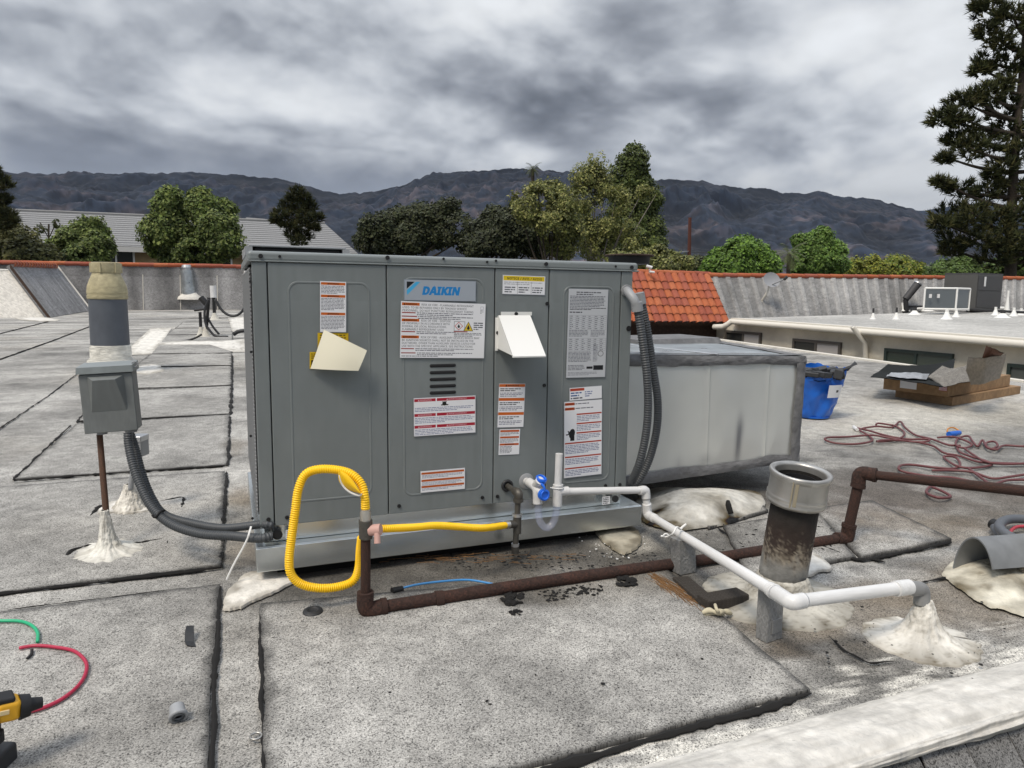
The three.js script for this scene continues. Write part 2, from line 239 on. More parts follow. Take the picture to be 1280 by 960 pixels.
// ============================================================ the land far off
{
  const g = new THREE.PlaneGeometry(24000, 24000, 8, 8).rotateX(-Math.PI / 2).translate(0, -3.25, 0);
  const uv = g.attributes.uv; for (let i = 0; i < uv.count; i++) uv.setXY(i, uv.getX(i) * 6000, uv.getY(i) * 6000);
  struct(add('ground', g, M.asphalt), 'level ground around the buildings');
}
function range(name, sil, R0, R1, seed, nA, nR, extra) {
  const pts = sil.map(([x, y]) => { const r = ray(x, y); return [Math.atan2(r.x, -r.z), r.y / Math.hypot(r.x, r.z)]; });
  const H = a => { let i = 0; while (i < pts.length - 2 && a > pts[i + 1][0]) i++; const t = clamp((a - pts[i][0]) / (pts[i + 1][0] - pts[i][0])); return lerp(pts[i][1], pts[i + 1][1], lerp(t, fade(t), 0.6)); };
  const a0 = pts[0][0], a1 = pts[pts.length - 1][0];
  const hgt = (a, s) => {
    const R = lerp(R0, R1, s), x = Math.sin(a) * R / 1000, z = Math.cos(a) * R / 1000;
    const w = fbm(x * 1.6 + seed, z * 1.6, 2, 3) - 0.5;
    let rd = 0, am = 0.5, fr = 2.1; for (let o = 0; o < 6; o++) { const n = 1 - Math.abs(2 * vn(x * fr + w * 1.3 + o * 9 + seed, z * fr * 0.75 + w + o * 3) - 1); rd += am * n * n; am *= 0.52; fr *= 2.07; }
    const crest = clamp((s - 0.03) / 0.72), base = Math.pow(crest, 0.95);
    const peak = lerp(R0, R1, 0.755) * H(a) * 1.005 + CAM.y + 3 + (fbm(a * 150 + seed, 4, 1, 5) - 0.5) * 26;
    let h = peak * base * lerp(1, 0.62 + 0.62 * rd, (1 - crest) * 1.15 > 1 ? 1 : Math.sqrt(clamp(1 - crest)) * 0.95);
    if (s > 0.78) h *= 1 - (s - 0.78) * 2.0;
    return [Math.sin(a) * R, h - 3, -Math.cos(a) * R, rd, h / peak];
  };
  const g = grid(nA, nR, (i, j) => {
    const a = lerp(a0, a1, i), s = Math.pow(j, 0.9), [x, y, z, rd, k] = hgt(a, s);
    const n1 = fbm(x / 90, z / 90, seed, 4), n2 = fbm(x / 420, z / 420, seed + 4, 4), n3 = vn(x / 26, z / 26, 2);
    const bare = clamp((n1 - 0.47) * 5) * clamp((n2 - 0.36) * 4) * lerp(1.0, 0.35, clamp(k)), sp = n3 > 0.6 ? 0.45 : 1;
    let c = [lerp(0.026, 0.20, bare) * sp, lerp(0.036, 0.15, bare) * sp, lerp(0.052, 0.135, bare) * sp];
    c = c.map(q => q * 0.52 * lerp(0.22, 1.9, clamp(rd * 1.7 - 0.38))); return { p: V(x, y, z), c: c.map((q, z) => q * extra * lerp(1.1, 0.5, clamp(k * 1.1)) * [0.92, 0.97, 1.12][z]) };  // slope shading put into the colour: gullies darker, also for scrub, spurs lighter
  });
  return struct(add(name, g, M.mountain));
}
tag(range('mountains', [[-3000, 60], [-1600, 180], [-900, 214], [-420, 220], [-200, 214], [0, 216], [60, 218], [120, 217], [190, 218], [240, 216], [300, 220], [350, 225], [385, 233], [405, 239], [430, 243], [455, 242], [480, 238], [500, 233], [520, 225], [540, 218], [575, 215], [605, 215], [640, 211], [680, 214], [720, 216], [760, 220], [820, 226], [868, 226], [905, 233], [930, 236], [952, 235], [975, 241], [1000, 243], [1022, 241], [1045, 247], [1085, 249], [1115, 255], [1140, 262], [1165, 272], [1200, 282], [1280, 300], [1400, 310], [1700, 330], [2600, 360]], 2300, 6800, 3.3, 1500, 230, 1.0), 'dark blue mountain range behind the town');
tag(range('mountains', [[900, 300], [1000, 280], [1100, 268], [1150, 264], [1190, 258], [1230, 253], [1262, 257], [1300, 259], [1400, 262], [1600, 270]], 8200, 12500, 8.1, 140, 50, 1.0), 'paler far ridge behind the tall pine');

// ============================================================ the roof we stand at
const ZF = toB(roofAt(860, 945))[1] * 0.5 + toB(roofAt(1280, 822))[1] * 0.5;     // front edge of the flat roof
const ZB = toB(roofAt(150, 387.5))[1];                                      // foot of the back parapet
const E1 = toB(roofAt(902.6, 425)), E2 = toB(roofAt(1280, 476.6));
const xEdge = zb => lerp(E2[0], E1[0], (zb - E2[1]) / (E1[1] - E2[1]));
const stainsAndShade = [];
const stainOrShade = (px, py, r, c, k, st = 1, up = 0) => { const [x, z] = toB(roofAt(px, py)); stainsAndShade.push({ x, z, r, c, k, st, up }); };
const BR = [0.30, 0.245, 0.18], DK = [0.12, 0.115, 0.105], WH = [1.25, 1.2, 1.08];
stainOrShade(302, 620, 0.30, BR, 0.75, 0.4); stainOrShade(300, 690, 0.3, BR, 0.6, 0.4); stainOrShade(295, 560, 0.4, BR, 0.45, 0.3); stainOrShade(620, 690, 0.55, [0.33, 0.27, 0.2], 0.65, 2.2); stainOrShade(740, 690, 0.5, DK, 0.6, 2); stainOrShade(480, 715, 0.4, DK, 0.6, 2); stainOrShade(600, 696, 0.35, DK, 0.6, 2.4); stainOrShade(700, 680, 0.3, DK, 0.6, 2); stainOrShade(400, 722, 0.25, DK, 0.55, 1.5);  // dark patches along the unit front paint its underside shade, mixed with dirt
stainOrShade(1130, 625, 0.55, [0.2, 0.17, 0.15], 0.85, 1.8); stainOrShade(1060, 600, 0.5, [0.2, 0.175, 0.155], 0.7, 2.2); stainOrShade(1230, 640, 0.5, [0.2, 0.175, 0.15], 0.75, 1.6); stainOrShade(1170, 655, 0.35, BR, 0.6, 2); stainOrShade(850, 680, 0.5, DK, 0.5, 1.5);
stainOrShade(1080, 770, 0.4, BR, 0.6, 1.5); stainOrShade(1230, 735, 0.4, BR, 0.7, 2); stainOrShade(1000, 780, 0.22, [0.32, 0.27, 0.21], 0.8, 1.2); stainOrShade(985, 812, 0.10, [0.2, 0.16, 0.12], 0.85, 1.3); stainOrShade(1200, 820, 0.3, DK, 0.5, 1.5); stainOrShade(1080, 850, 0.3, DK, 0.5, 1.5); stainOrShade(900, 620, 0.4, DK, 0.6, 1.2);
stainOrShade(1180, 520, 0.9, [1.12, 1.08, 0.98], 0.6, 2.5); stainOrShade(1100, 560, 1.2, DK, 0.35, 3); stainOrShade(660, 752, 0.10, DK, 0.8, 1.6); stainOrShade(690, 745, 0.12, DK, 0.7, 1.6); stainOrShade(760, 730, 0.25, [0.4, 0.36, 0.3], 0.5, 1.6);
stainOrShade(780, 675, 0.2, WH, 0.5, 1.2); stainOrShade(840, 640, 0.3, WH, 0.45, 2); stainOrShade(1090, 535, 0.6, WH, 0.35, 2.5);
function deckCol(xb, zb, sheet = 0) {
  const n1 = fbm(xb * 0.8, zb * 0.8, 1, 4), n2 = fbm(xb * 3.1 + 5, zb * 3.1, 2, 4), n3 = fbm(xb * 11, zb * 11, 3, 3), far = sstep(4, 14, -zb);
  const streak = fbm(xb * 0.5, zb * 3.2, 6, 4) * (xb < 2 ? 1 : 0) + fbm(xb * 1.0 + 3, zb * 2.4 + xb * 0.6, 9, 4) * (xb < 2 ? 0 : 1);
  let k = 0.655 + (n1 - 0.5) * 0.42 + (n2 - 0.5) * 0.34 + (n3 - 0.5) * 0.16 + (streak - 0.5) * (sheet ? 0.2 : 0.8) - far * 0.03;
  let c = [k, k * 0.985, k * 0.95];
  const warm = clamp((fbm(xb * 1.3 + 40, zb * 1.3, 5, 4) - 0.52) * 4) * 0.2 * (sheet ? 0.4 : 1); c = [c[0] * (1 - warm * 0.35), c[1] * (1 - warm * 0.45), c[2] * (1 - warm * 0.6)];
  { const b = clamp((fbm(xb * 2.3 + 9, zb * 2.3 + 4, 15, 5) - 0.53) * 6) * 0.22 + (vn(xb * 45, zb * 45, 3) > 0.86 ? 0.12 : 0); c = c.map(v => v * (1 - b)); }
  if (!sheet) { const sp = fbm(xb * 7 + 3, zb * 7, 12, 4); if (sp > 0.6 && xb > 0.3) { const q = clamp((sp - 0.6) * 9) * 0.6; c = c.map(v => lerp(v, 0.2, q)); } }
  for (const s of stainsAndShade) { const dx = (xb - s.x) / s.st, dz = zb - s.z; if (Math.abs(dx) > s.r || Math.abs(dz) > s.r) continue; const r = Math.hypot(dx, dz) / s.r; if (r < 1) { const q = s.k * sstep(1, 0.25, r + (n2 - 0.5) * 0.9 + (n3 - 0.5) * 0.5) * (sheet ? 0.8 : 1); c = c.map((v, i) => lerp(v, s.c[i], q)); } }
  const e = zb - ZF; if (e > -0.4) { const w = clamp((fbm(xb * 26, zb * 30, 7, 4) - 0.36 - (-e) * 1.5 + (vn(xb * 120, zb * 120, 4) - 0.5) * 0.3) * 5) * (sheet ? 0.25 : 1); c = c.map((v, i) => lerp(v, [1.25, 1.22, 1.14][i], w * 0.8)); }
  return c.map(v => clamp(v, 0.06, 1.35));
}
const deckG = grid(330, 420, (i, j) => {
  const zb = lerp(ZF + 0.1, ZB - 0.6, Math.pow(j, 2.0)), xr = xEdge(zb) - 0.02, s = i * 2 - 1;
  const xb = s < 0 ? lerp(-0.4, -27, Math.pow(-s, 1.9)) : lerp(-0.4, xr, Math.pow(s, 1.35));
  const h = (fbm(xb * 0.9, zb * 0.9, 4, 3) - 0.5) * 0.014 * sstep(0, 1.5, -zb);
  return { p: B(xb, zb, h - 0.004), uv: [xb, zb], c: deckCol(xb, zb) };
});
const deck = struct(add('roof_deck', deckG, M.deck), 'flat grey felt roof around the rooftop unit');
{ // the body of the building under the roof
  const lo = [], hi = []; for (const [x, z] of [[-27, ZF + 0.05], [xEdge(ZF), ZF + 0.05], [xEdge(ZB) , ZB - 0.6], [-27, ZB - 0.6]]) { const p = B(x, z, -0.06); hi.push(p); lo.push(V(p.x, -3.3, p.z)); }
  add('building_wall', hexa(lo, hi), M.stucco, deck);
  const a = B(xEdge(-8.2), -8.2, 0), b = B(xEdge(ZB), ZB, 0), c2 = B(xEdge(-1), -1, 0);
  add('roof_edge_strip', plate(c2.clone().addScaledVector(AX, -0.10), c2.clone().addScaledVector(AX, 0.03), b.clone().addScaledVector(AX, 0.03), b.clone().addScaledVector(AX, -0.10), 0.09, V(0, 1, 0)).translate(0, 0.018, 0), M.trim, deck);
}
// sheets of felt laid over the roof, with tar along their edges
let lift = 0;
function sheet(q, h = 0.006, tone = 1, seed = 1, bend = 0) {
  lift += 0.0006; const H = h + lift, P = q.map(([x, y]) => toB(roofAt(x, y)));
  const L1 = Math.hypot(P[1][0] - P[0][0], P[1][1] - P[0][1]), L2 = Math.hypot(P[3][0] - P[0][0], P[3][1] - P[0][1]);
  const nu = Math.min(110, Math.max(10, Math.ceil(L1 / 0.025))), nv = Math.min(110, Math.max(8, Math.ceil(L2 / 0.025)));
  const g = grid(nu + 2, nv + 2, (i, j, a, b) => {
    const u = clamp((a - 1) / nu), v = clamp((b - 1) / nv), edge = a === 0 || b === 0 || a === nu + 2 || b === nv + 2;
    let x = lerp(lerp(P[0][0], P[1][0], u), lerp(P[3][0], P[2][0], u), v), z = lerp(lerp(P[0][1], P[1][1], u), lerp(P[3][1], P[2][1], u), v);
    const ee = Math.min(u * L1, (1 - u) * L1, v * L2, (1 - v) * L2), jit = ee < 0.03 ? 1 : 0;
    x += (fbm(x * 5, z * 5, seed, 3) - 0.5) * 0.022 * jit + (vn(x * 40, z * 40, seed) - 0.5) * 0.006 * jit; z += (fbm(x * 5 + 9, z * 5, seed + 3, 3) - 0.5) * 0.022 * jit;
    const wav = (fbm(x * 2.2, z * 2.2, seed + 7, 3) - 0.5) * 0.008;
    let c = deckCol(x, z, 1).map(k => k * tone);
    const dk = sstep(0.035, 0.0, ee - (fbm(x * 16, z * 16, 5, 3) - 0.5) * 0.05); c = c.map(k => edge ? 0.035 : lerp(k, 0.08, dk * 0.85));
    return { p: B(x, z, edge ? -0.004 : H + wav), uv: [x + seed * 0.37, z + seed * 0.61], c };
  });
  return add('roofing_sheet', g, M.sheet, deck);
}
function seam(px, r = 0.010, seed = 1, flat = 0.55) {
  const pts = px.map(([x, y]) => roofAt(x, y, 0.006)); const d = [];
  for (let i = 1; i < pts.length; i++) { const n = Math.max(2, Math.ceil(pts[i].distanceTo(pts[i - 1]) / 0.12)); for (let k = i === 1 ? 0 : 1; k <= n; k++) { const p = pts[i - 1].clone().lerp(pts[i], k / n); p.x += (vn(p.x * 9, p.z * 9, seed) - 0.5) * 0.012; p.z += (vn(p.x * 9, p.z * 9, seed + 5) - 0.5) * 0.012; d.push(p); } }
  r *= 0.95; const g = tube(d, r, { n: 6, step: 0.02, rf: (s, L) => r * (0.15 + 1.5 * fbm(s * 14, seed, 3, 3) + 0.9 * (vn(s * 70, seed, 5) - 0.4)) * Math.min(1, 0.3 + Math.min(s, L - s) * 12), flat });
  return add('tar_seam', g, M.tar, deck);
}
// near sheets
sheet([[-190, 790], [274, 733], [256, 1010], [-260, 1010]], 0.007, 0.95, 1);
sheet([[326, 757], [833, 715], [1012, 865], [333, 1052]], 0.010, 1.06, 2);
sheet([[-120, 618], [282, 590], [277, 709], [-140, 760]], 0.006, 0.93, 3);
sheet([[95, 531], [288, 519], [285, 582], [18, 600]], 0.005, 0.97, 4);
sheet([[136, 488], [290, 483], [289, 518], [98, 527]], 0.005, 1.0, 5);
sheet([[168, 460], [290, 458], [290, 482], [136, 487]], 0.005, 1.05, 6);
sheet([[187, 443.5], [290, 442], [290, 457], [168, 459]], 0.005, 0.98, 7);
sheet([[205, 419.5], [291, 418.5], [290, 441.5], [187, 443]], 0.005, 1.04, 8);
sheet([[219, 411], [291, 410], [291, 418], [206, 419]], 0.005, 0.97, 9);
sheet([[228, 403.5], [292, 403], [292, 409.6], [219, 410.4]], 0.005, 1.02, 10);
sheet([[858, 622], [930, 611], [960, 640], [885, 662]], 0.005, 1.02, 11);
sheet([[905, 660], [1020, 640], [1068, 699], [935, 724]], 0.004, 0.98, 12);
sheet([[1015, 639], [1090, 628], [1190, 677], [1076, 700]], 0.005, 1.08, 13);
seam([[277, 733], [273, 790], [268, 860], [263, 1000]], 0.0085, 1); seam([[325, 760], [327, 850], [331, 1000]], 0.007, 2);
seam([[1013, 866], [950, 887], [860, 912], [760, 939], [640, 972], [480, 1013]], 0.013, 3); seam([[1011, 864], [960, 824], [905, 775]], 0.004, 4);
seam([[-60, 752], [0, 742], [120, 728], [277, 709]], 0.012, 5); seam([[283, 590], [280, 650], [277, 709]], 0.009, 6);
seam([[16, 601], [120, 593], [285, 582]], 0.013, 7); seam([[16, 600], [50, 568], [89, 531]], 0.010, 8); seam([[287, 520], [285, 582]], 0.010, 9);
seam([[96, 528], [170, 524], [289, 518]], 0.013, 10); seam([[96, 528], [108, 513]], 0.010, 11); seam([[136, 488], [210, 486], [290, 482]], 0.012, 12); seam([[290, 444], [290, 482], [288, 518]], 0.014, 13);
seam([[168, 459], [230, 459], [290, 457]], 0.013, 14); seam([[187, 443], [290, 442]], 0.013, 15); seam([[206, 419], [291, 418]], 0.014, 16); seam([[219, 410.5], [270, 410], [291, 409.6]], 0.012, 17); seam([[228, 403.3], [292, 402.6]], 0.013, 18); seam([[235, 397.5], [292, 397.3]], 0.012, 19);
seam([[-30, 455], [0, 449], [60, 428], [115, 407]], 0.014, 20); seam([[-40, 562], [0, 535], [60, 495], [97, 467]], 0.006, 21); seam([[-20, 422], [60, 402]], 0.014, 22); seam([[230, 735], [120, 748], [0, 763]], 0.003, 23);
seam([[916, 618], [938, 628], [960, 641]], 0.012, 24); seam([[897, 660], [915, 672], [934, 686]], 0.009, 25); seam([[1012, 640], [1036, 637], [1062, 636]], 0.012, 26); seam([[1017, 679], [1040, 688], [1069, 699], [1100, 699]], 0.013, 27); seam([[1078, 701], [1130, 690], [1190, 678]], 0.013, 28); seam([[1090, 699], [1108, 703]], 0.010, 29); seam([[1006, 733], [1014, 741], [1030, 746]], 0.010, 30); seam([[846, 717], [866, 733], [890, 748]], 0.010, 31); seam([[1150, 729], [1180, 722], [1195, 718]], 0.007, 32);
seam([[640, 786], [668, 800], [690, 806], [716, 822]], 0.0028, 51); seam([[420, 800], [450, 806], [492, 801]], 0.0025, 52); seam([[560, 845], [600, 850], [655, 843], [700, 850]], 0.0025, 53); seam([[700, 770], [740, 788], [770, 800]], 0.0022, 54); seam([[60, 870], [110, 860], [170, 868]], 0.0025, 55); seam([[851, 811], [880, 836], [903, 852], [926, 868]], 0.0045, 33); seam([[1035, 795], [1052, 812], [1085, 828], [1120, 826]], 0.004, 34);
// lipped patches with tar where two risers pass through
function lip(px, r, s) { seam(px, r, s, 0.8); }
lip([[83, 700], [88, 690], [104, 684], [135, 681], [175, 679], [212, 672]], 0.012, 41); lip([[113, 645], [124, 634], [150, 630]], 0.011, 42); lip([[196, 627], [229, 622], [226, 638]], 0.009, 43); seam([[212, 672], [205, 694]], 0.004, 44); seam([[207, 695], [277, 688]], 0.003, 45); seam([[230, 622], [283, 615]], 0.003, 46);

// white coatings brushed on the roof: low domes with ragged rims
function splat(name, px, h, mat, { seed = 1, rag = 0.25, sharp = 0, tint = [1, 1, 1], prof = r => 1 - r * r, dirt = 0.3 } = {}, parent = deck) {
  const P = px.map(([x, y]) => toB(roofAt(x, y))), c = [0, 1].map(k => P.reduce((s, p) => s + p[k], 0) / P.length), n = P.length;
  const rimC = new THREE.CatmullRomCurve3(P.map(p => V(p[0], 0, p[1])), true, 'catmullrom', sharp ? 0 : 0.5); const rim = a => { const q = rimC.getPoint(a % 1); return [q.x, q.z]; };
  lift += 0.0004; const L = lift;
  const g = grid(140, 44, (u, v) => {
    const e = rim(u % 1), an = u % 1 * 6.283, k = 1 + (fbm(Math.cos(an) * 2.2 + seed * 9, Math.sin(an) * 2.2, seed, 5) - 0.5) * rag * 2, r = v;
    const x = c[0] + (e[0] - c[0]) * r * k, z = c[1] + (e[1] - c[1]) * r * k, nn = fbm(x * 14, z * 14, seed, 4) - 0.5;
    const n9 = fbm(x * 55, z * 55, seed + 5, 3) - 0.5; const hh = n9 * Math.min(0.007, h * 0.5) * (1 - r * 0.7) + (h * prof(r) + nn * h * 0.35 * (1 - r)) + Math.min(0.0045, h * 0.4) * (1 - r * r) + L + (r < 0.99 ? 0.003 : -0.006);
    const d = clamp((fbm(x * 6, z * 6, seed + 2, 4) - 0.45) * 3) * dirt + sstep(0.62, 1, r + nn * 0.9) * 0.5 + clamp(nn * 4 - 0.6) * 0.3;
    return { p: B(x, z, hh), uv: [x, z], c: tint.map((t, i) => t * (1 - d * [0.74, 0.765, 0.81][i])) };
  });
  return add(name, g, mat, parent);
}
splat('white_coating', [[277, 764], [283, 742], [302, 722], [330, 715], [362, 716], [372, 726], [345, 741], [318, 752], [296, 764]], 0.006, M.whitecoat, { seed: 3, rag: 0.22, tint: [1.08, 1.07, 1.05] });
splat('white_coating', [[188, 411], [215, 410.8], [205, 425], [190, 443.5], [164, 444], [160, 437]], 0.003, M.whitecoat, { sharp: 1, seed: 5, rag: 0.03, dirt: 0.06, tint: [1.05, 1.05, 1.04] });
splat('white_coating', [[186, 429], [230, 427], [290, 426], [306, 424], [309, 440], [292, 441], [289, 431.5], [240, 431.5], [190, 431.5]], 0.003, M.whitecoat, { sharp: 1, seed: 6, rag: 0.06, dirt: 0.2 });
splat('white_coating', [[285, 398], [306, 396], [309, 414], [290, 415]], 0.003, M.whitecoat, { sharp: 1, seed: 7, rag: 0.06, dirt: 0.2 });
splat('white_coating', [[738, 650], [776, 652], [800, 668], [790, 690], [765, 688], [745, 668]], 0.004, M.whitecoat, { seed: 8, rag: 0.3, tint: [0.7, 0.67, 0.58], dirt: 0.6 });
splat('white_coating', [[1004, 694], [1014, 692], [1040, 712], [1024, 717], [1006, 722]], 0.004, M.whitecoat, { seed: 9, rag: 0.12 });
splat('white_coating', [[165, 468], [170, 459], [196, 457], [206, 464], [190, 468]], 0.004, M.whitecoat, { seed: 10, rag: 0.3 });

// raised white roof edge in front, with the shingled slope that drops away from it
{
  const prof = [[-0.03, -0.01], [0.0, 0.004], [0.05, 0.018], [0.11, 0.034], [0.18, 0.052], [0.25, 0.060], [0.30, 0.054], [0.325, 0.043], [0.338, 0.03], [0.345, 0.014], [0.346, 0.0], [0.338, -0.012], [0.31, -0.02]];
  for (const q of prof) { q[0] *= 0.64; if (q[1] > 0) q[1] *= 0.6; } const X0 = -6, X1 = 7.5, nP = 60;
  const g = grid(900, nP, (i, j) => {
    const xb = lerp(X0, X1, i), t = j * (prof.length - 1), k = Math.min(prof.length - 2, Math.floor(t)), f = t - k;
    const n = fbm(xb * 4, t * 0.8, 3, 4) - 0.5, n2 = fbm(xb * 16, t * 3, 9, 3) - 0.5, drip = sstep(8, 12, t) * (fbm(xb * 7, 3, 5, 4) - 0.5) * 0.05;
    let s = lerp(prof[k][0], prof[k + 1][0], f) + n * 0.02 * (t > 0.5 ? 1 : 0), h = lerp(prof[k][1], prof[k + 1][1], f) + n * 0.018 + n2 * 0.006 + drip;
    if (t < 2) s -= (fbm(xb * 3, 1, 2, 4) - 0.5) * 0.05;
    const fold = Math.exp(-((t - 6.2 - Math.sin(xb * 1.7) * 0.5) ** 2) * 3) * 0.008; h -= fold;
    const d = clamp((fbm(xb * 12, t * 1.6, 14, 4) - 0.5) * 3) * 0.14 + clamp((fbm(xb * 2.2, t * 2.5, 24, 5) - 0.48) * 4) * 0.22 + (vn(xb * 60, t * 9, 3) > 0.83 ? 0.16 : 0) * sstep(3.5, 1, t) + sstep(9.2, 11, t) * 0.45;
    return { p: B(xb, ZF + s, h), uv: [xb, s], c: [0.92 * (1 - d * 0.75), 0.92 * (1 - d * 0.76), 0.92 * (1 - d * 0.79)] };
  });
  struct(add('roof_edge', g, M.whitecoat), 'raised white coated edge along the front of the roof');
  const sl = thing('shingled_slope', 'steep grey shingled slope dropping away below the white roof edge', 'roof slope', V(0, 0, 0));
  const dn = V(0, -0.78, 0).addScaledVector(AZ, 0.62).normalize(), nr = V(0, 0.62, 0).addScaledVector(AZ, 0.78).normalize();
  const o = B(0, ZF + 0.196, -0.012); const q = (x, t, l) => o.clone().addScaledVector(AX, x).addScaledVector(dn, t).addScaledVector(nr, l);
  add('slope_board', plate(q(-5, 2.6, -0.004), q(7, 2.6, -0.004), q(7, 0.0, -0.004), q(-5, 0.0, -0.004), 0.04, nr), M.dark, sl);
  const rnd = mulberry(5), mats = [0.30, 0.35, 0.27, 0.32].map(k => std(C(k, k, k * 1.01), { map: granMap, bumpMap: granBump, bumpScale: 0.002, roughness: 0.95 }));
  for (let r = 0; r < 3; r++) for (let i = 0; i < 34; i++) { const w = 0.165, x = -1.5 + i * w + (r % 2) * 0.07 + (rnd() - 0.5) * 0.01, t0 = r * 0.17, l = 0.006 + rnd() * 0.003; add('shingle', plate(q(x, t0 + 0.2, l + 0.006), q(x + w - 0.006, t0 + 0.2, l + 0.006), q(x + w - 0.006, t0, l - 0.002 - r * 0.001), q(x, t0, l - 0.002 - r * 0.001), 0.005, nr), mats[i * 7 % 4], sl); }
}

// back parapet on the left with a ridge of clay caps
{
  const base = roofAt(150, 387.5), top = over(base, 150, 330), hh = top.y - base.y, xa = toB(roofAt(112, 388))[0] - 6, xz = toB(roofAt(800, 387))[0] - 4;
  const w = thing('parapet_wall', 'grey felt covered parapet wall capped with red clay tiles', 'parapet wall');
  const g = grid(220, 24, (i, j) => { const xb = lerp(xa, xz, i), n = fbm(xb * 1.2, j * 3, 4, 4) - 0.5, d = fbm(xb * 2.6, j * 0.7, 8, 4); const p = B(xb, ZB - 0.16 * j + n * 0.02, hh * j); const k = 0.50 + (d - 0.5) * 0.8 + (j > 0.72 ? -0.10 : 0) + n * 0.2; return { p, uv: [xb, hh * j], c: [k, k, k * 1.03] }; });
  const back = grid(40, 2, (i, j) => ({ p: B(lerp(xa, xz, i), lerp(ZB - 0.16, ZB - 0.5, j), hh * (1 - j * 1.4)), uv: [i * 20, j], c: 0.4 }));
  add('felt_covering', [g, back], M.sheet, w);
  for (let k = 0; k < 7; k++) { const xb = toB(roofAt(178 + k * 47, 388))[0], p = B(xb, ZB + 0.012, 0); add('lap_seam', tube([p, B(xb + 0.02, ZB - 0.14 + 0.014, hh * 0.78)], 0.012, { n: 5, step: 0.1, smooth: false }), M.trim, w); }
  const tl = 0.46, n = Math.ceil((xz - xa) / tl), rnd = mulberry(3);
  const tg = new THREE.CylinderGeometry(0.068, 0.078, tl + 0.02, 10, 1, true, -Math.PI / 2, Math.PI).rotateZ(-Math.PI / 2).rotateX(0);
  for (let i = 4; i < n; i++) { const m = add('ridge_tile', tg, clayMats[Math.floor(rnd() * 6)], w); m.position.copy(B(xa + i * tl, ZB - 0.17, hh - 0.012 + (rnd() - 0.5) * 0.012)); m.rotation.set((rnd() - 0.5) * 0.06, YAW + (rnd() - 0.5) * 0.03, 0.03 + (rnd() - 0.5) * 0.03, 'YXZ'); }
}
// sloping roof wing at the far left with its gable end
{
  const fB = roofAt(113, 388.5), nB = roofAt(63, 397), fT = at(71, 333.5, -fB.z + 0.3), up = fT.clone().sub(fB), nT = nB.clone().add(up), w = thing('roof_wing', 'ribbed grey sloping roof wing with white gable at the far left', 'roof');
  const nrm = fB.clone().sub(nB).cross(up).normalize(); if (nrm.dot(AX) < 0) nrm.negate();
  const g = grid(150, 8, (i, j) => { const p = nB.clone().lerp(fB, i).addScaledVector(up, j); const r = Math.abs(((i * 26) % 1) - 0.5) < 0.16 ? 0.028 : 0; p.addScaledVector(nrm, r); const k = 0.42 + (fbm(i * 40, j * 2, 3, 3) - 0.5) * 0.4 + r * 4; return { p, uv: [i * 6, j * 2], c: [k, k * 1.01, k * 1.05] }; });
  add('ribbed_felt', g, M.sheet, w);
  add('roof_body', plate(nB, fB, fT, nT, 0.12, nrm).translate(-nrm.x * 0.005, 0, 0), M.felt, w);
  const e = nB.clone().sub(fB).normalize().multiplyScalar(0.03), dn = V(0, -0.16, 0);
  add('barge_board', hexa([nB.clone().add(dn), nB.clone().add(dn).add(e), nT.clone().add(dn).add(e), nT.clone().add(dn)], [nB.clone(), nB.clone().add(e), nT.clone().add(e), nT.clone()].map(p => p.add(V(0, 0.02, 0)))), M.brownWood, w);
  add('edge_strip', rod(fT.clone().addScaledVector(nrm, 0.02), fB.clone().addScaledVector(nrm, 0.02), 0.045, 8), M.trim, w);
  const l = nT.clone(); l.y = nB.y - 0.03; const ins = e.clone().multiplyScalar(-3); const far = l.clone().addScaledVector(AX, -6), farT = nT.clone().addScaledVector(AX, -6);
  const s = nB.clone(); s.y -= 0.03; const back = fB.clone().sub(nB).multiplyScalar(0.9);
  add('gable_wall', hexa([far, s, s.clone().add(back), far.clone().add(back)].map(p => p.clone().add(ins)), [farT.clone().add(V(0, -0.1, 0)), s.clone().lerp(nT, 0.98).add(V(0, -0.12, 0)), s.clone().lerp(nT, 0.98).add(back).add(V(0, -0.12, 0)), farT.clone().add(back)].map(p => p.clone().add(ins))), M.whitecoat.clone(), w).material.vertexColors = false;
  const sg = splat('white_coating', [[20, 398], [50, 397], [74, 400], [60, 402], [30, 400.5]], 0.004, M.whitecoat, { seed: 14, rag: 0.2 });
  const q = nT.clone().lerp(fT, 0.5), rnd = mulberry(8), L = nT.distanceTo(fT), dir = fT.clone().sub(nT).normalize();
  const tg = new THREE.CylinderGeometry(0.10, 0.11, 0.30, 8, 1, true, -Math.PI / 2, Math.PI).rotateZ(-Math.PI / 2);
  for (let i = 0; i < Math.floor(L / 0.25); i++) { const m = add('ridge_tile', tg, clayMats[Math.floor(rnd() * 6)], w); m.position.copy(nT).addScaledVector(dir, i * 0.25 + 0.12).add(V(0, 0.02, 0)); m.rotation.set(0, Math.PI / 2 + YAW, 0); }
}

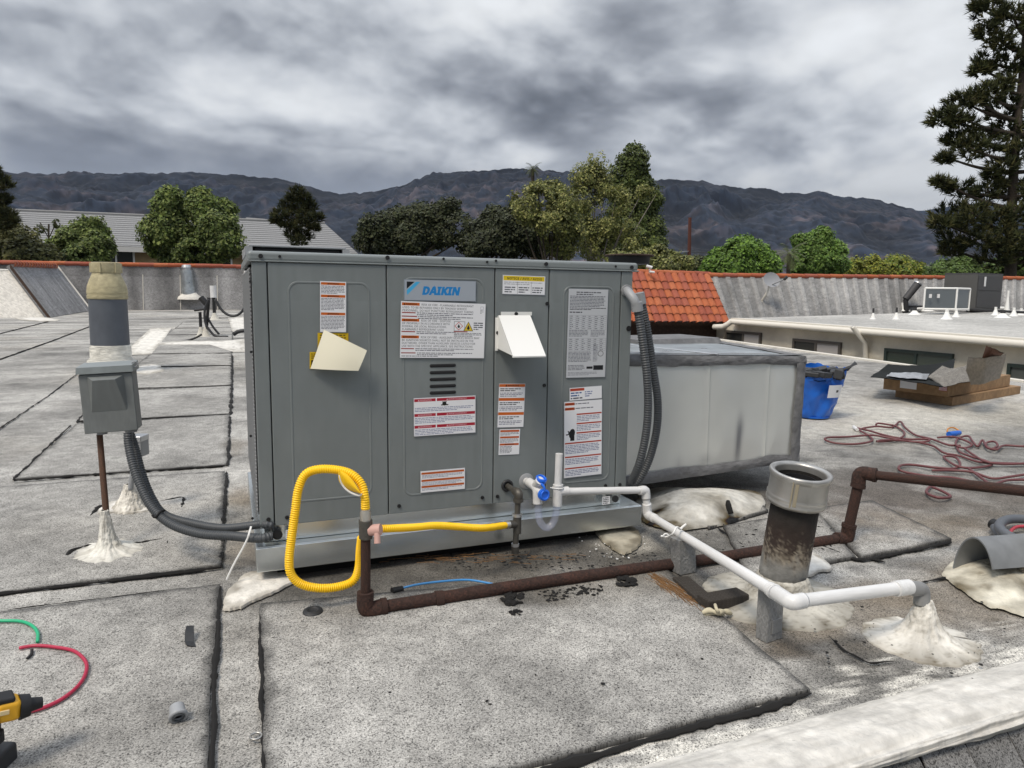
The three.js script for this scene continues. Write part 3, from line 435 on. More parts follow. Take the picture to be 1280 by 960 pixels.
// ============================================================ the building across the gap on the right
const rb = (() => {
  const eA = at(915, 398, 15.9), eN0 = at(1280, 424, 9.94), eN = eA.clone().lerp(eN0, 2.1), mL = at(903, 388, 16.6), mR = at(1280, 384.5, 20.5), across = mR.clone().sub(mL);
  const pn = eN0.clone().sub(eA).cross(mR.clone().sub(eA)).normalize(); if (pn.y < 0) pn.negate();
  const hit = (px, py) => { const r = ray(px, py); const t = eA.clone().sub(CAM).dot(pn) / r.dot(pn); return r.multiplyScalar(t).add(CAM); };
  const onPlane = p => { p.y = eA.y - ((p.x - eA.x) * pn.x + (p.z - eA.z) * pn.z) / pn.y; return p; };
  const t = thing('stucco_building', 'low cream stucco building with flat white roof across the gap', 'building');
  const ed = eN.clone().sub(eA).setY(0).normalize(), pr = V(-ed.z, 0, ed.x); if (pr.x < 0) pr.negate();
  const g = grid(120, 60, (i, j) => { const p = onPlane(eA.clone().lerp(eN, i).addScaledVector(pr, j * 22 + 0.0)); const d = fbm(p.x * 1.1 + p.z * 0.35, p.z * 0.3 - p.x * 0.1, 3, 4), k = 0.86 + (d - 0.5) * 0.7 + (fbm(p.x * 5, p.z * 5, 2, 3) - 0.5) * 0.2; return { p, uv: [p.x, p.z], c: [k, k * 0.995, k * 0.97] }; });
  add('flat_roof', g, M.sheet, t);
  // eave: fascia board and gutter
  const dn = (p, h, o = 0) => p.clone().add(V(0, -h, 0)).addScaledVector(pr, o);
  add('fascia', hexa([dn(eA, 0.13, 0.0), dn(eN, 0.13, 0.0), dn(eN, 0.13, 0.6), dn(eA, 0.13, 0.6)], [dn(eA, 0.02, 0.0), dn(eN, 0.02, 0.0), dn(eN, 0.02, 0.6), dn(eA, 0.02, 0.6)]), M.trim, t);
  add('gutter', tube([dn(eA, 0.07, -0.05), dn(eN, 0.07, -0.05)], 0.055, { n: 10, smooth: false, step: 2 }), M.trim, t);
  add('roof_edge_strip', plate(eA.clone().addScaledVector(pr, -0.03), eN.clone().addScaledVector(pr, -0.03), eN.clone().addScaledVector(pr, 0.16), eA.clone().addScaledVector(pr, 0.16), 0.03, V(0, 1, 0)).translate(0, 0.012, 0), M.trim, t);
  const wO = 0.13, wp = eA.clone().addScaledVector(pr, wO);
  const wn = pr.clone();
  const wall = (px, py, off = 0) => { const r = ray(px, py), o = wp.clone().addScaledVector(pr, -off); const k = o.sub(CAM).dot(wn) / r.dot(wn); return r.multiplyScalar(k).add(CAM); };
  const wA = dn(eA, 0.12, wO).addScaledVector(ed, -1.6), wN = dn(eN, 0.12, wO), fl = p => V(p.x, -3.25, p.z);
  add('wall', hexa([fl(wA), fl(wN), fl(wN).addScaledVector(pr, 0.3), fl(wA).addScaledVector(pr, 0.3)], [wA, wN, wN.clone().addScaledVector(pr, 0.3), wA.clone().addScaledVector(pr, 0.3)]), M.stucco, t);
  // windows: frame, two panes, sill
  const win = (x0, y0, x1, y1, h, mat, pl, pr2, split = 0.5) => {
    const a = wall(x0, y0), b0 = wall(x1, y1); const L = Math.hypot(b0.x - a.x, b0.z - a.z);
    const o = new THREE.Group(); o.name = 'window'; o.position.copy(a).addScaledVector(pr, -0.0); o.rotation.y = Math.atan2(-ed.z, ed.x); t.add(o);
    const zo = -1; // local +x runs along the wall towards the viewer; outside is local +z or -z
    const out = V(0, 0, 1).applyAxisAngle(V(0, 1, 0), o.rotation.y).dot(pr) < 0 ? 1 : -1;
    add('frame', [box(L, 0.05, 0.06, L / 2, -0.025, 0.02 * out), box(L, 0.05, 0.06, L / 2, -h + 0.025, 0.02 * out), box(0.05, h - 0.1, 0.06, 0.025, -h / 2, 0.02 * out), box(0.05, h - 0.1, 0.06, L - 0.025, -h / 2, 0.02 * out), box(0.05, h - 0.1, 0.05, L * split, -h / 2, 0.02 * out)], mat, o);
    add('pane', box(L * split - 0.075, h - 0.1, 0.02, 0.05 + (L * split - 0.075) / 2, -h / 2, 0.015 * out), pl, o);
    add('pane', box(L * (1 - split) - 0.075, h - 0.1, 0.02, L * split + 0.025 + (L * (1 - split) - 0.075) / 2, -h / 2, 0.015 * out), pr2, o);
    add('sill', box(L + 0.06, 0.04, 0.10, L / 2, -h - 0.02, 0.04 * out), M.trim, o);
  };
  win(908, 412.5, 953, 417, 0.75, M.frameDark, M.glass, M.blind, 0.52);
  win(993, 423, 1053, 429, 0.72, M.frameDark, M.glass, M.blind, 0.5);
  win(1108, 435, 1193, 446, 0.75, M.greenFrame, std(C(0.05, 0.065, 0.055), { roughness: 0.15 }), std(C(0.07, 0.085, 0.075), { roughness: 0.15 }), 0.48);
  win(1262, 454, 1360, 470, 0.75, M.greenFrame, std(C(0.09, 0.10, 0.095), { roughness: 0.2 }), M.glass, 0.6);
  { const q = (p, o) => { const r = p.clone().addScaledVector(pr, o); r.y = -3.2; return r; }; struct(add('path', plate(q(eA, -4), q(eN, -4), q(eN, 0.1), q(eA, 0.1), 0.05, V(0, 1, 0)), std(C(0.46, 0.45, 0.42), { map: dirtMap, roughness: 0.95 })), 'added unseen concrete slab in the gap bouncing light onto the stucco wall'); }  // unseen slab, added to throw light up onto the stucco wall
  // downspouts
  const d0 = wall(1066, 409, 0.36), d1 = wall(1066, 422, 0.33), d2 = wall(1084, 430, 0.05), d3 = d2.clone(); d3.y = -3.2;
  add('downspout', tube([d0, d1, d1.clone().lerp(d2, 0.15), d2, d2.clone().lerp(d3, 0.05), d3], 0.045, { n: 8, smooth: false, step: 0.5 }), M.trim, t);
  const g0 = at(915, 401, 15.8), g1 = at(905, 408, 15.9), g2 = at(892, 408.5, 16.1); add('downspout', tube([g0, g1, g2], 0.06, { n: 8, step: 0.2 }), M.trim, t);
  // felt covered mansard at the back and its ridge of clay caps
  const tR = at(885, 343.5, 17.0), tE = at(1280, 347.5, 21.3), bR = at(905, 390, 16.45), bE = at(1280, 386, 20.6);
  const ridge = (k) => tR.clone().lerp(tE, k), foot = k => bR.clone().lerp(bE, k).add(V(0, -0.25, 0));
  const mg = grid(620, 10, (i, j) => { const k = i * 1.5, p = foot(k).lerp(ridge(k), j); const s = i * 46, f = Math.abs((s % 1) - 0.5); p.z += f < 0.2 ? 0.03 : 0; const c = 0.55 + (fbm(s * 0.7, j * 1.5, 3, 4) - 0.5) * 0.7 + (f < 0.2 ? 0.12 : 0) - sstep(0.75, 1, j) * 0.05; return { p, uv: [s * 0.2, j * 1.3], c: [c, c, c * 1.01] }; });
  add('mansard_felt', mg, M.sheet, t);
  const wallB = foot(0).add(V(0, -0.3, -0.4)); add('mansard_back', hexa([foot(0).add(V(0, -3, -0.05)), foot(1.5).add(V(0, -3, -0.05)), ridge(1.5).add(V(0, -5, -0.6)), ridge(0).add(V(0, -5, -0.6))], [foot(0).add(V(0, 0, -0.08)), foot(1.5).add(V(0, 0, -0.08)), ridge(1.5).add(V(0, -0.04, -0.3)), ridge(0).add(V(0, -0.04, -0.3))]), M.felt, t);
  const rl = ridge(0).distanceTo(ridge(1)), rd = ridge(1).sub(ridge(0)).normalize(), n = Math.ceil(rl * 1.3 / 0.42), rnd = mulberry(17);
  const tg = new THREE.CylinderGeometry(0.055, 0.064, 0.44, 8, 1, true, -Math.PI / 2, Math.PI).rotateZ(-Math.PI / 2);
  for (let i = 0; i < n; i++) { const m = add('ridge_tile', tg, clayMats[Math.floor(rnd() * 6)], t); m.position.copy(ridge(0)).addScaledVector(rd, i * 0.42 + 0.2).add(V(0, -0.01, 0)); m.rotation.set(0, Math.atan2(-rd.z, rd.x), Math.asin(rd.y) + (rnd() - 0.5) * 0.03, 'YXZ'); }
  // the small tiled slope at the end of the gap
  const ts = thing('tiled_roof', 'orange clay tile slope between the grey unit and the stucco building', 'tiled roof');
  const tL = at(797, 340.5, 16.35), xd = tR.clone().sub(tL).normalize(), bb = at(908, 402, 16.3), dv = bb.clone().sub(at(885, 346, 17.0)), sd = dv.clone().normalize(), sn = sd.clone().cross(xd).normalize(); if (sn.y < 0) sn.negate();
  const cols = 17, sp = 0.178, rows = 6, ex = dv.length() / 5.7, o = at(885, 346, 17.0);
  const cv = new THREE.CylinderGeometry(0.085, 0.098, ex + 0.05, 10, 1, true, -Math.PI / 2, Math.PI);   // convex side faces +z
  const bas = new THREE.Matrix4().makeBasis(xd, sd.clone().negate(), sn.clone()); const qt = new THREE.Quaternion().setFromRotationMatrix(bas);
  const tilt = new THREE.Quaternion().setFromAxisAngle(xd, -0.045);
  for (let r = 0; r < rows; r++) for (let c = 0; c < cols; c++) {
    const m = add('clay_tile', cv, clayMats[Math.floor(rnd() * 6)], ts); const len = r === rows - 1 ? -0.02 : 0;
    m.position.copy(o).addScaledVector(xd, -c * sp - 0.05 + (rnd() - 0.5) * 0.012).addScaledVector(sd, r * ex + ex * 0.45 + len + (rnd() - 0.5) * 0.015).addScaledVector(sn, 0.02);
    m.quaternion.copy(tilt).multiply(qt); m.scale.z = 0.8;
  }
  const w0 = o.clone().addScaledVector(xd, -cols * sp + 0.05).addScaledVector(sd, -0.05), w1 = o.clone().addScaledVector(xd, 0.06).addScaledVector(sd, -0.05), dl = sd.clone().multiplyScalar(dv.length() + 0.0);
  add('pan_course', plate(w0, w1, w1.clone().add(dl), w0.clone().add(dl), 0.08, sn), std(C(0.20, 0.06, 0.035), { roughness: 0.9 }), ts);
  for (let c = 0; c < cols * 0.178 / 0.42; c++) { const m = add('ridge_tile', tg, clayMats[Math.floor(rnd() * 6)], ts); m.position.copy(o).addScaledVector(xd, -c * 0.42 - 0.15).addScaledVector(sd, -0.04).add(V(0, 0.03, 0)); m.rotation.set(0, Math.atan2(-xd.z, xd.x), 0); }
  const s0 = w0.clone().add(dl).addScaledVector(sn, -0.1), s1 = w1.clone().add(dl).addScaledVector(sn, -0.1), bk = V(-SY, 0, -CY);
  add('soffit', hexa([s0.clone().add(V(0, -0.07, 0)), s1.clone().add(V(0, -0.07, 0)), s1.clone().add(V(0, -0.07, 0)).addScaledVector(bk, 0.7), s0.clone().add(V(0, -0.07, 0)).addScaledVector(bk, 0.7)], [s0, s1, s1.clone().addScaledVector(bk, 0.7), s0.clone().addScaledVector(bk, 0.7)]), M.brownWood, ts);
  const v0 = s0.clone().addScaledVector(bk, 0.22), v1 = s1.clone().addScaledVector(bk, 0.22).addScaledVector(xd, 0.05);
  add('back_wall', hexa([fl(v0), fl(v1), fl(v1).addScaledVector(bk, 0.3), fl(v0).addScaledVector(bk, 0.3)], [v0, v1, v1.clone().addScaledVector(bk, 0.3), v0.clone().addScaledVector(bk, 0.3)].map(p => p.clone().add(V(0, -0.05, 0)))), M.brownWood, ts);
  const foot2 = (px, d) => onPlane(at(px, 380, d)); const hit2 = (px, py) => { const q = hit(px, py); return q.z < -19.0 || q.z > -5 ? foot2(px, 18.9) : q; };
  return { hit: hit2, foot: foot2, pr, ed, onPlane };
})();
// ============================================================ printed labels
function canvasTex(w, h, draw) { const c = document.createElement('canvas'); c.width = w; c.height = h; const x = c.getContext('2d'); x.fillStyle = '#f2f3f6'; x.fillRect(0, 0, w, h); draw(x, w, h); const t = new THREE.CanvasTexture(c); t.colorSpace = THREE.SRGBColorSpace; t.anisotropy = 8; t.magFilter = THREE.LinearFilter; return t; }
const prnd = mulberry(99);
function small(x, px, py, w, n, lh, col = '#70727c', hgt = 0.5) { x.fillStyle = col; for (let r = 0; r < n; r++) { let q = px; const end = px + w * (r === n - 1 ? 0.45 + prnd() * 0.4 : 0.93 + prnd() * 0.07); while (q < end) { const l = Math.min(end - q, lh * (0.5 + prnd() * 2.4)); x.fillRect(q, py + r * lh, l, lh * hgt); q += l + lh * 0.32; } } }
const txt = (x, s, px, py, size, col = '#222', font = 'bold', w) => { x.fillStyle = col; x.font = `${font} ${size}px sans-serif`; w ? x.fillText(s, px, py, w) : x.fillText(s, px, py); };
function bar(x, px, py, w, h, word, col = '#d0661c', tc = '#1a1008') { x.fillStyle = col; x.fillRect(px, py, w, h); if (word) { x.font = `bold ${h * 0.82}px sans-serif`; x.textAlign = 'center'; x.fillStyle = tc; x.fillText(word, px + w * 0.54, py + h * 0.82); const m = x.measureText(word).width, tx = px + w * 0.54 - m / 2 - h * 0.75; x.beginPath(); x.moveTo(tx, py + h * 0.85); x.lineTo(tx + h * 0.36, py + h * 0.15); x.lineTo(tx + h * 0.72, py + h * 0.85); x.fill(); x.textAlign = 'left'; } }
const border = (x, w, h) => { x.strokeStyle = '#9aa0a8'; x.lineWidth = 3; x.strokeRect(1, 1, w - 2, h - 2); };
const labelMat = t => std(C(0.86, 0.86, 0.86), { map: t, roughness: 0.38 });
const T = {
  left: canvasTex(256, 480, (x, w, h) => { border(x, w, h); bar(x, 10, 12, 236, 24, 'WARNING'); small(x, 12, 44, 232, 6, 13); bar(x, 10, 128, 236, 24, 'WARNING'); small(x, 12, 160, 232, 9, 13); bar(x, 10, 294, 236, 24, 'WARNING'); small(x, 12, 326, 232, 10, 13); }),
  plate: canvasTex(512, 148, (x, w, h) => {
    x.fillStyle = '#aab2bc'; x.fillRect(0, 0, w, h); x.strokeStyle = '#8c949e'; x.lineWidth = 4; x.strokeRect(2, 2, w - 4, h - 4);
    x.fillStyle = '#0d1216'; x.beginPath(); x.moveTo(18, 16); x.lineTo(72, 16); x.lineTo(18, 66); x.fill();
    x.fillStyle = '#49b4e8'; x.beginPath(); x.moveTo(82, 16); x.lineTo(112, 16); x.lineTo(20, 110); x.lineTo(18, 76); x.fill();
    x.save(); x.transform(1, 0, -0.2, 1, 0, 0); x.fillStyle = '#1b86cf'; x.font = 'bold 76px sans-serif'; x.lineWidth = 6; x.strokeStyle = '#1b86cf'; x.strokeText('DAIKIN', 142, 104, 372); x.fillText('DAIKIN', 142, 104, 372); x.restore();
  }),
  big: canvasTex(1024, 690, (x, w, h) => {
    border(x, w, h); x.fillStyle = '#fff';
    const L = (y, s, px = 18, ww = 960) => txt(x, s, px, y, 34, '#33353d', 'normal', ww);
    bar(x, 14, 18, 205, 34, 'WARNING'); L(50, 'RISK OF FIRE - FLAMMABLE REFRIGERANT', 240, 690); L(88, 'USED. TO BE REPAIRED ONLY BY TRAINED SERVICE', 18, 860); L(124, 'PERSONNEL. DO NOT PUNCTURE REFRIGERANT TUBING', 18, 910);
    bar(x, 14, 132, 160, 14, '', '#a3504a'); small(x, 190, 134, 720, 2, 22, '#74767e'); bar(x, 14, 176, 180, 14, '', '#a3504a'); small(x, 205, 178, 700, 2, 22, '#74767e');
    bar(x, 14, 212, 205, 34, 'WARNING'); L(244, 'RISK OF FIRE - DISPOSE', 240, 380); L(280, 'OF PROPERLY IN ACCORDANCE WITH', 18, 600); L(316, 'FEDERAL OR LOCAL REGULATIONS.', 18, 580); L(352, 'FLAMMABLE REFRIGERANT USED', 18, 560);
    bar(x, 14, 362, 160, 14, '', '#a3504a'); small(x, 190, 364, 500, 2, 20, '#74767e');
    x.lineWidth = 6; x.strokeStyle = '#8c8c92'; x.strokeRect(640, 232, 130, 116); x.strokeStyle = '#c63a30'; x.beginPath(); x.moveTo(696, 240); x.lineTo(744, 288); x.lineTo(696, 336); x.lineTo(648, 288); x.closePath(); x.stroke(); x.fillStyle = '#1b1b1d'; x.beginPath(); x.arc(696, 296, 15, 0, 7); x.moveTo(696, 262); x.lineTo(709, 290); x.lineTo(683, 290); x.fill();
    x.fillStyle = '#e5c53a'; x.strokeStyle = '#3c3a2a'; x.beginPath(); x.moveTo(815, 236); x.lineTo(872, 346); x.lineTo(758, 346); x.closePath(); x.fill(); x.stroke(); x.fillStyle = '#1b1b1d'; x.beginPath(); x.arc(815, 315, 16, 0, 7); x.moveTo(815, 270); x.lineTo(830, 308); x.lineTo(800, 308); x.fill();
    bar(x, 636, 352, 170, 12, '', '#a3504a'); small(x, 880, 240, 120, 4, 26, '#4c4e58'); small(x, 640, 372, 350, 3, 18, '#74767e');
    bar(x, 14, 416, 205, 34, 'WARNING'); L(448, 'RISK OF FIRE - AUXILIARY DEVICES WHICH MAY', 240, 745); L(484, 'BE IGNITION SOURCES SHALL NOT BE INSTALLED IN THE', 18, 900); L(520, 'DUCTWORK, OTHER THAN AUXILIARY DEVICES LISTED FOR', 18, 950); L(556, 'USE WITH THE SPECIFIC APPLIANCE. SEE INSTRUCTIONS', 18, 930);
    bar(x, 14, 570, 150, 13, '', '#a3504a'); small(x, 180, 572, 740, 2, 20, '#74767e'); bar(x, 14, 622, 170, 13, '', '#a3504a'); small(x, 200, 624, 700, 2, 20, '#74767e'); small(x, 18, 662, 880, 1, 20, '#74767e');
    x.strokeStyle = '#8a8c94'; x.lineWidth = 3; x.strokeRect(962, 40, 34, 34); small(x, 958, 84, 44, 3, 16, '#8a8c94');
  }),
  yellow: canvasTex(256, 112, (x, w, h) => { border(x, w, h); bar(x, 6, 6, 244, 26, '', '#e6c81e'); txt(x, 'NOTICE / AVIS / AVISO', 26, 27, 20, '#5a5220', 'bold', 210); small(x, 10, 40, 236, 2, 10, '#b3b4b8'); for (let i = 0; i < 3; i++) { small(x, 14 + i * 82, 68, 64, 3, 13, '#5d5f68'); x.fillStyle = '#888'; if (i) x.fillRect(6 + i * 82, 38, 2, 70); } }),
  red: canvasTex(512, 322, (x, w, h) => { border(x, w, h); for (const [y, n] of [[10, 3], [134, 3], [232, 3]]) { bar(x, 6, y, 172, 24, 'WARNING', '#b01c34', '#d8b0b4'); bar(x, 188, y, 318, 24, 'AVERTISSEMENT', '#b01c34', '#d8b0b4'); small(x, 10, y + (y < 50 ? 74 : 34), 492, n + (y < 50 ? 0 : 1), 13, '#8f95b0'); } x.fillStyle = '#1c1c16'; x.beginPath(); x.arc(250, 58, 17, 0, 7); x.fill(); x.fillRect(222, 64, 60, 9); x.fillRect(230, 40, 40, 5); }),
  orange3: canvasTex(256, 432, (x, w, h) => { border(x, w, h); for (const y of [6, 142, 282]) { bar(x, 4, y, 248, 28, y === 6 ? 'WARNING' : ''); small(x, 14, y + 42, 200, 2, 18, '#3c3e48'); small(x, 14, y + 84, 226, 3, 15, '#7a7d92'); } }),
  orangeS: canvasTex(256, 310, (x, w, h) => { border(x, w, h); bar(x, 12, 12, 232, 24, '', '#c2571a'); small(x, 14, 42, 225, 3, 13); bar(x, 12, 88, 232, 22, '', '#c2571a'); small(x, 14, 116, 225, 4, 13); bar(x, 12, 172, 232, 24, 'WARNING', '#c2571a'); small(x, 14, 206, 150, 6, 15); }),
  orangeW: canvasTex(512, 232, (x, w, h) => { border(x, w, h); for (const y of [18, 94, 160]) { bar(x, 12, y, 488, 22, '', '#bf5a1c'); small(x, 18, y + 28, 470, y === 160 ? 2 : 3, 13, '#8f93a8'); } }),
  name: canvasTex(512, 1120, (x, w, h) => {
    x.fillStyle = '#c9ccd0'; x.fillRect(0, 0, w, h); border(x, w, h); small(x, 100, 36, 320, 2, 26, '#4c4e54'); small(x, 20, 88, 470, 8, 18, '#5c5e66'); small(x, 20, 235, 470, 2, 18, '#33353a'); small(x, 20, 286, 240, 1, 26, '#26272c');
    x.strokeStyle = '#7a7c84'; x.lineWidth = 2; for (const [y, n] of [[330, 7], [620, 6]]) for (let r = 0; r < n; r++) for (let c = 0; c < 6; c++) { x.strokeRect(20 + c * 80, y + r * 26, 80, 26); small(x, 28 + c * 80, y + r * 26 + 8, 50, 1, 16, '#5c5e66'); }
    small(x, 20, 520, 250, 5, 17, '#6c6e76'); small(x, 300, 520, 190, 5, 17, '#7c7e86'); small(x, 20, 790, 300, 8, 17, '#6c6e76'); small(x, 340, 700, 60, 14, 16, '#7c7e86'); x.fillStyle = '#1c1d20'; x.fillRect(350, 966, 130, 60); x.fillRect(260, 980, 80, 30); x.lineWidth = 6; x.strokeStyle = '#333'; x.beginPath(); x.arc(440, 815, 34, 0, 7); x.stroke(); small(x, 20, 960, 220, 4, 18, '#6c6e76'); small(x, 20, 1050, 380, 3, 16, '#8c8e96');
  }),
  tag: canvasTex(256, 100, (x, w, h) => { border(x, w, h); bar(x, 6, 8, 110, 20, '', '#b8452c'); small(x, 10, 38, 90, 2, 20, '#3b5a94'); small(x, 120, 36, 60, 3, 16, '#7a86ac'); small(x, 10, 78, 110, 1, 20, '#4c4e58'); }),
  tall: canvasTex(320, 640, (x, w, h) => { border(x, w, h); bar(x, 8, 12, 78, 22, 'WARNING', '#d4561a'); small(x, 96, 20, 190, 1, 16); bar(x, 8, 52, 78, 22, 'WARNING', '#d4561a'); small(x, 96, 58, 200, 1, 16); for (const y of [106, 184, 262]) { bar(x, 104, y, 210, 12, '', '#b24026'); small(x, 106, y + 20, 200, 4, 13, '#8a90a8'); } for (const y of [344, 460, 556]) { bar(x, 8, y, 306, 12, '', '#b24026'); small(x, 12, y + 22, 290, y === 344 ? 6 : 4, 13, '#7f86a4'); } x.fillStyle = '#16171a'; x.beginPath(); x.ellipse(66, 270, 24, 40, 0.2, 0, 7); x.fill(); x.fillRect(52, 290, 34, 40); x.lineWidth = 9; x.strokeStyle = '#16171a'; x.beginPath(); x.arc(26, 262, 15, -1.2, 2.2); x.stroke(); }),
  yel2: canvasTex(128, 128, (x, w, h) => { x.fillStyle = '#dcb713'; x.fillRect(0, 0, w, h); small(x, 10, 12, 108, 3, 15, '#6a5a10'); x.fillStyle = '#15140c'; x.fillRect(10, 62, 34, 14); x.fillRect(10, 62, 12, 50); }),
  mini: canvasTex(64, 64, (x, w, h) => { small(x, 6, 8, 50, 4, 14, '#4a4c52'); }),
};

// ============================================================ the rooftop unit
const unit = thing('rooftop_unit', 'large grey packaged air conditioner with blue lettered plate and warning labels', 'air conditioner', U0.clone(), YAW);
{
  const W = 1.6832, D = 1.25, y0 = 0.2142, y1 = 1.2439, yt = 1.2842, G = unit;
  const su = (a, b, c, d) => (face(a, b).x + face(c, d).x) / 2;
  const seams = [su(334, 328, 343, 650), su(484.4, 331, 484.8, 629), su(620.5, 337, 615.5, 624), su(688.7, 338.8, 681, 619), su(780, 340.5, 766.9, 608)];
  add('cabinet', rbox(W - 0.05, y1 - y0, D - 0.05, 0.01, W / 2, (y0 + y1) / 2, -D / 2), M.dark, G);
  // cap with rounded corners, and its flat lip
  const cap = new THREE.Group(); cap.name = 'top_cover'; G.add(cap);
  add('lid', [rbox(W, yt - y1, D, 0.014, W / 2, (y1 + yt) / 2, -D / 2, 4), rbox(W + 0.004, 0.006, D + 0.004, 0.003, W / 2, y1 + 0.003, -D / 2)], M.unitLight, cap);
  const bolt = new THREE.CylinderGeometry(0.0085, 0.0085, 0.006, 10).rotateX(Math.PI / 2), hole = new THREE.CylinderGeometry(0.0052, 0.0052, 0.003, 10).rotateX(Math.PI / 2);
  for (const [x, y, b] of [[325.8, 320, 1], [349.6, 320.5, 0], [484.4, 322, 1], [554.5, 323.4, 0], [609, 327.4, 0], [620, 325.8, 0], [682.8, 330, 1], [769.8, 333, 0], [789.8, 334, 1]]) { const m = add('screw', b ? bolt : hole, M.black, cap); m.position.copy(face(x, y, 0.003)); }
  // doors and corner posts
  const edges = [0.012, ...seams, face(788, 470).x];
  const emb = [null, [359, 351, 466, 620], [503, 346, 604, 612], null, [705, 357, 764, 600], null];
  for (let i = 0; i < 6; i++) {
    const a = edges[i] + 0.0022, b = edges[i + 1] - 0.0022, post = i === 0 || i === 5;
    const s = roundRect(a, y0 + (post ? 0 : 0.004), b, y1 - 0.001, 0.003);
    const parts = [extrude(s, 0.03, 0.003, 2).translate(0, 0, -0.034)];
    const m = add(post ? 'corner_post' : 'access_panel', parts, M.unit, G);
    if (emb[i]) { const [x0, ya, x1, yb] = emb[i], p = face(x0, ya), q = face(x1, yb), x2 = Math.min(q.x, b - 0.03), x3 = Math.max(p.x, a + 0.03), o = roundRect(x3, q.y, x2, p.y, 0.04), h = roundRect(x3 + 0.009, q.y + 0.009, x2 - 0.009, p.y - 0.009, 0.034, THREE.Path); o.holes.push(h); add('pressed_rib', extrude(o, 0.006, 0.0028, 3).translate(0, 0, -0.0083), M.unit, m); }
  }
  add('side_panel', [box(0.03, y1 - y0, D - 0.2, W - 0.032, (y0 + y1) / 2, -D / 2 - 0.06)], M.unit, G);
  add('rear_panel', box(W - 0.06, y1 - y0 - 0.01, 0.02, W / 2, (y0 + y1) / 2, -D + 0.02), M.unit, G);
  // coil guard on the left flank
  add('condenser_coil', box(0.02, y1 - y0 - 0.08, D - 0.12, 0.022, (y0 + y1) / 2, -D / 2), M.rubber, G);
  const wires = []; for (let k = 0; k < 62; k++) wires.push(box(0.004, 0.005, D - 0.1, 0.008, y0 + 0.06 + k * 0.0155, -D / 2)); for (let k = 0; k < 12; k++) wires.push(box(0.004, y1 - y0 - 0.06, 0.005, 0.005, (y0 + y1) / 2, -0.08 - k * 0.1));
  add('coil_guard', wires, M.fitting, G);
  const sc = new THREE.CylinderGeometry(0.0075, 0.0085, 0.006, 10).rotateX(Math.PI / 2);
  for (const [x, y] of [[335.6, 649.4], [358.8, 646.9], [499, 632.5], [603, 622], [622, 620.6], [757, 607], [775, 605.7], [684, 379.5], [680.5, 481.8]]) add('screw', sc, M.black, G).position.copy(face(x, y, -0.002));
  for (const [x, y] of [[315.5, 648], [314, 440], [313, 352], [313.5, 545]]) add('screw', hole, M.black, G).position.copy(face(x, y, -0.002));
  // galvanised base rail
  const r0 = 0.0302, r1 = 1.6442; const rail = add('base_rail', rbox(r1 - r0, 0.067, D - 0.06, 0.003, (r0 + r1) / 2, 0.1807, -D / 2 + 0.0 - 0.03 + 0.030), M.galvSheet, G);
  const kn = new THREE.CylinderGeometry(0.019, 0.019, 0.008, 20).rotateX(Math.PI / 2);
  add('rail_hole', kn, M.black, rail).position.copy(face(346.9, 668.5, 0.001)); add('rail_hole', new THREE.CylinderGeometry(0.016, 0.016, 0.008, 20).rotateX(Math.PI / 2), M.rubber, rail).position.copy(face(769, 623.5, 0.001));
  add('screw', hole, M.black, rail).position.copy(face(336, 669.5, 0.001));
  const lab = (name, tl, tr, br, bl, tex, off = 0.0002, th = 0.0012) => {
    const P = [tl, tr, br, bl].map(p => face(p[0], p[1], -0.003)); const x0 = (P[0].x + P[3].x) / 2, x1 = (P[1].x + P[2].x) / 2, ya = (P[0].y + P[1].y) / 2, yb = (P[2].y + P[3].y) / 2;
    const sl = ((P[1].y - P[0].y) + (P[2].y - P[3].y)) / 2 / (x1 - x0); const m = add(name, box(x1 - x0, ya - yb, th), labelMat(tex), G); m.position.set((x0 + x1) / 2, (ya + yb) / 2, -0.003 + off + th / 2); m.rotation.z = Math.abs(sl) < 0.05 ? sl : 0; return m;
  };
  lab('warning_label', [399, 351], [432.3, 352], [433, 415.6], [400.4, 415], T.left, 0.003).userData.label = 'white strip label with three orange bars on the left door';
  lab('brand_plate', [505, 349], [594.7, 351.3], [594.4, 377], [504.7, 375.4], T.plate, 0.0005, 0.004).userData.label = 'grey plate with slanted blue lettering';
  lab('warning_label', [500.6, 375.9], [606.9, 379.8], [604.4, 447.8], [499.4, 447.2], T.big, 0.004).userData.label = 'large white fire warning label with orange bars and flame symbols';
  lab('notice_label', [628, 343.3], [682, 345], [681, 369.3], [627.5, 367.5], T.yellow).userData.label = 'white label with a yellow heading at the top';
  lab('warning_label', [516.4, 497.4], [594.2, 493.9], [594.2, 540.4], [517.2, 545.7], T.red, 0.003).userData.label = 'white label with three dark red bars below the slots';
  lab('warning_label', [623.4, 479.3], [656.6, 479.3], [654.5, 533.7], [621.6, 534.5], T.orange3).userData.label = 'white label with three bright orange bars under the hood';
  lab('warning_label', [624, 536.4], [650, 535.9], [649.2, 567.7], [622.9, 569], T.orangeS).userData.label = 'small squarish label above the gas pipe';
  lab('warning_label', [525.2, 588.7], [581, 584.2], [581, 610.8], [525.2, 616], T.orangeW, 0.003).userData.label = 'wide low label with three orange stripes near the bottom';
  lab('rating_plate', [710, 360.8], [760, 361.8], [755.8, 471.3], [707.5, 472], T.name, 0.003).userData.label = 'tall grey rating plate full of small print';
  lab('warning_label', [711.3, 484.5], [752, 481.8], [752, 497.5], [711.3, 501.3], T.tag, 0.003);
  lab('warning_label', [705, 502.4], [753, 498.4], [750.9, 592.7], [703.9, 597.5], T.tall, 0.003).userData.label = 'tall white label with thin red bars and a black hand symbol';
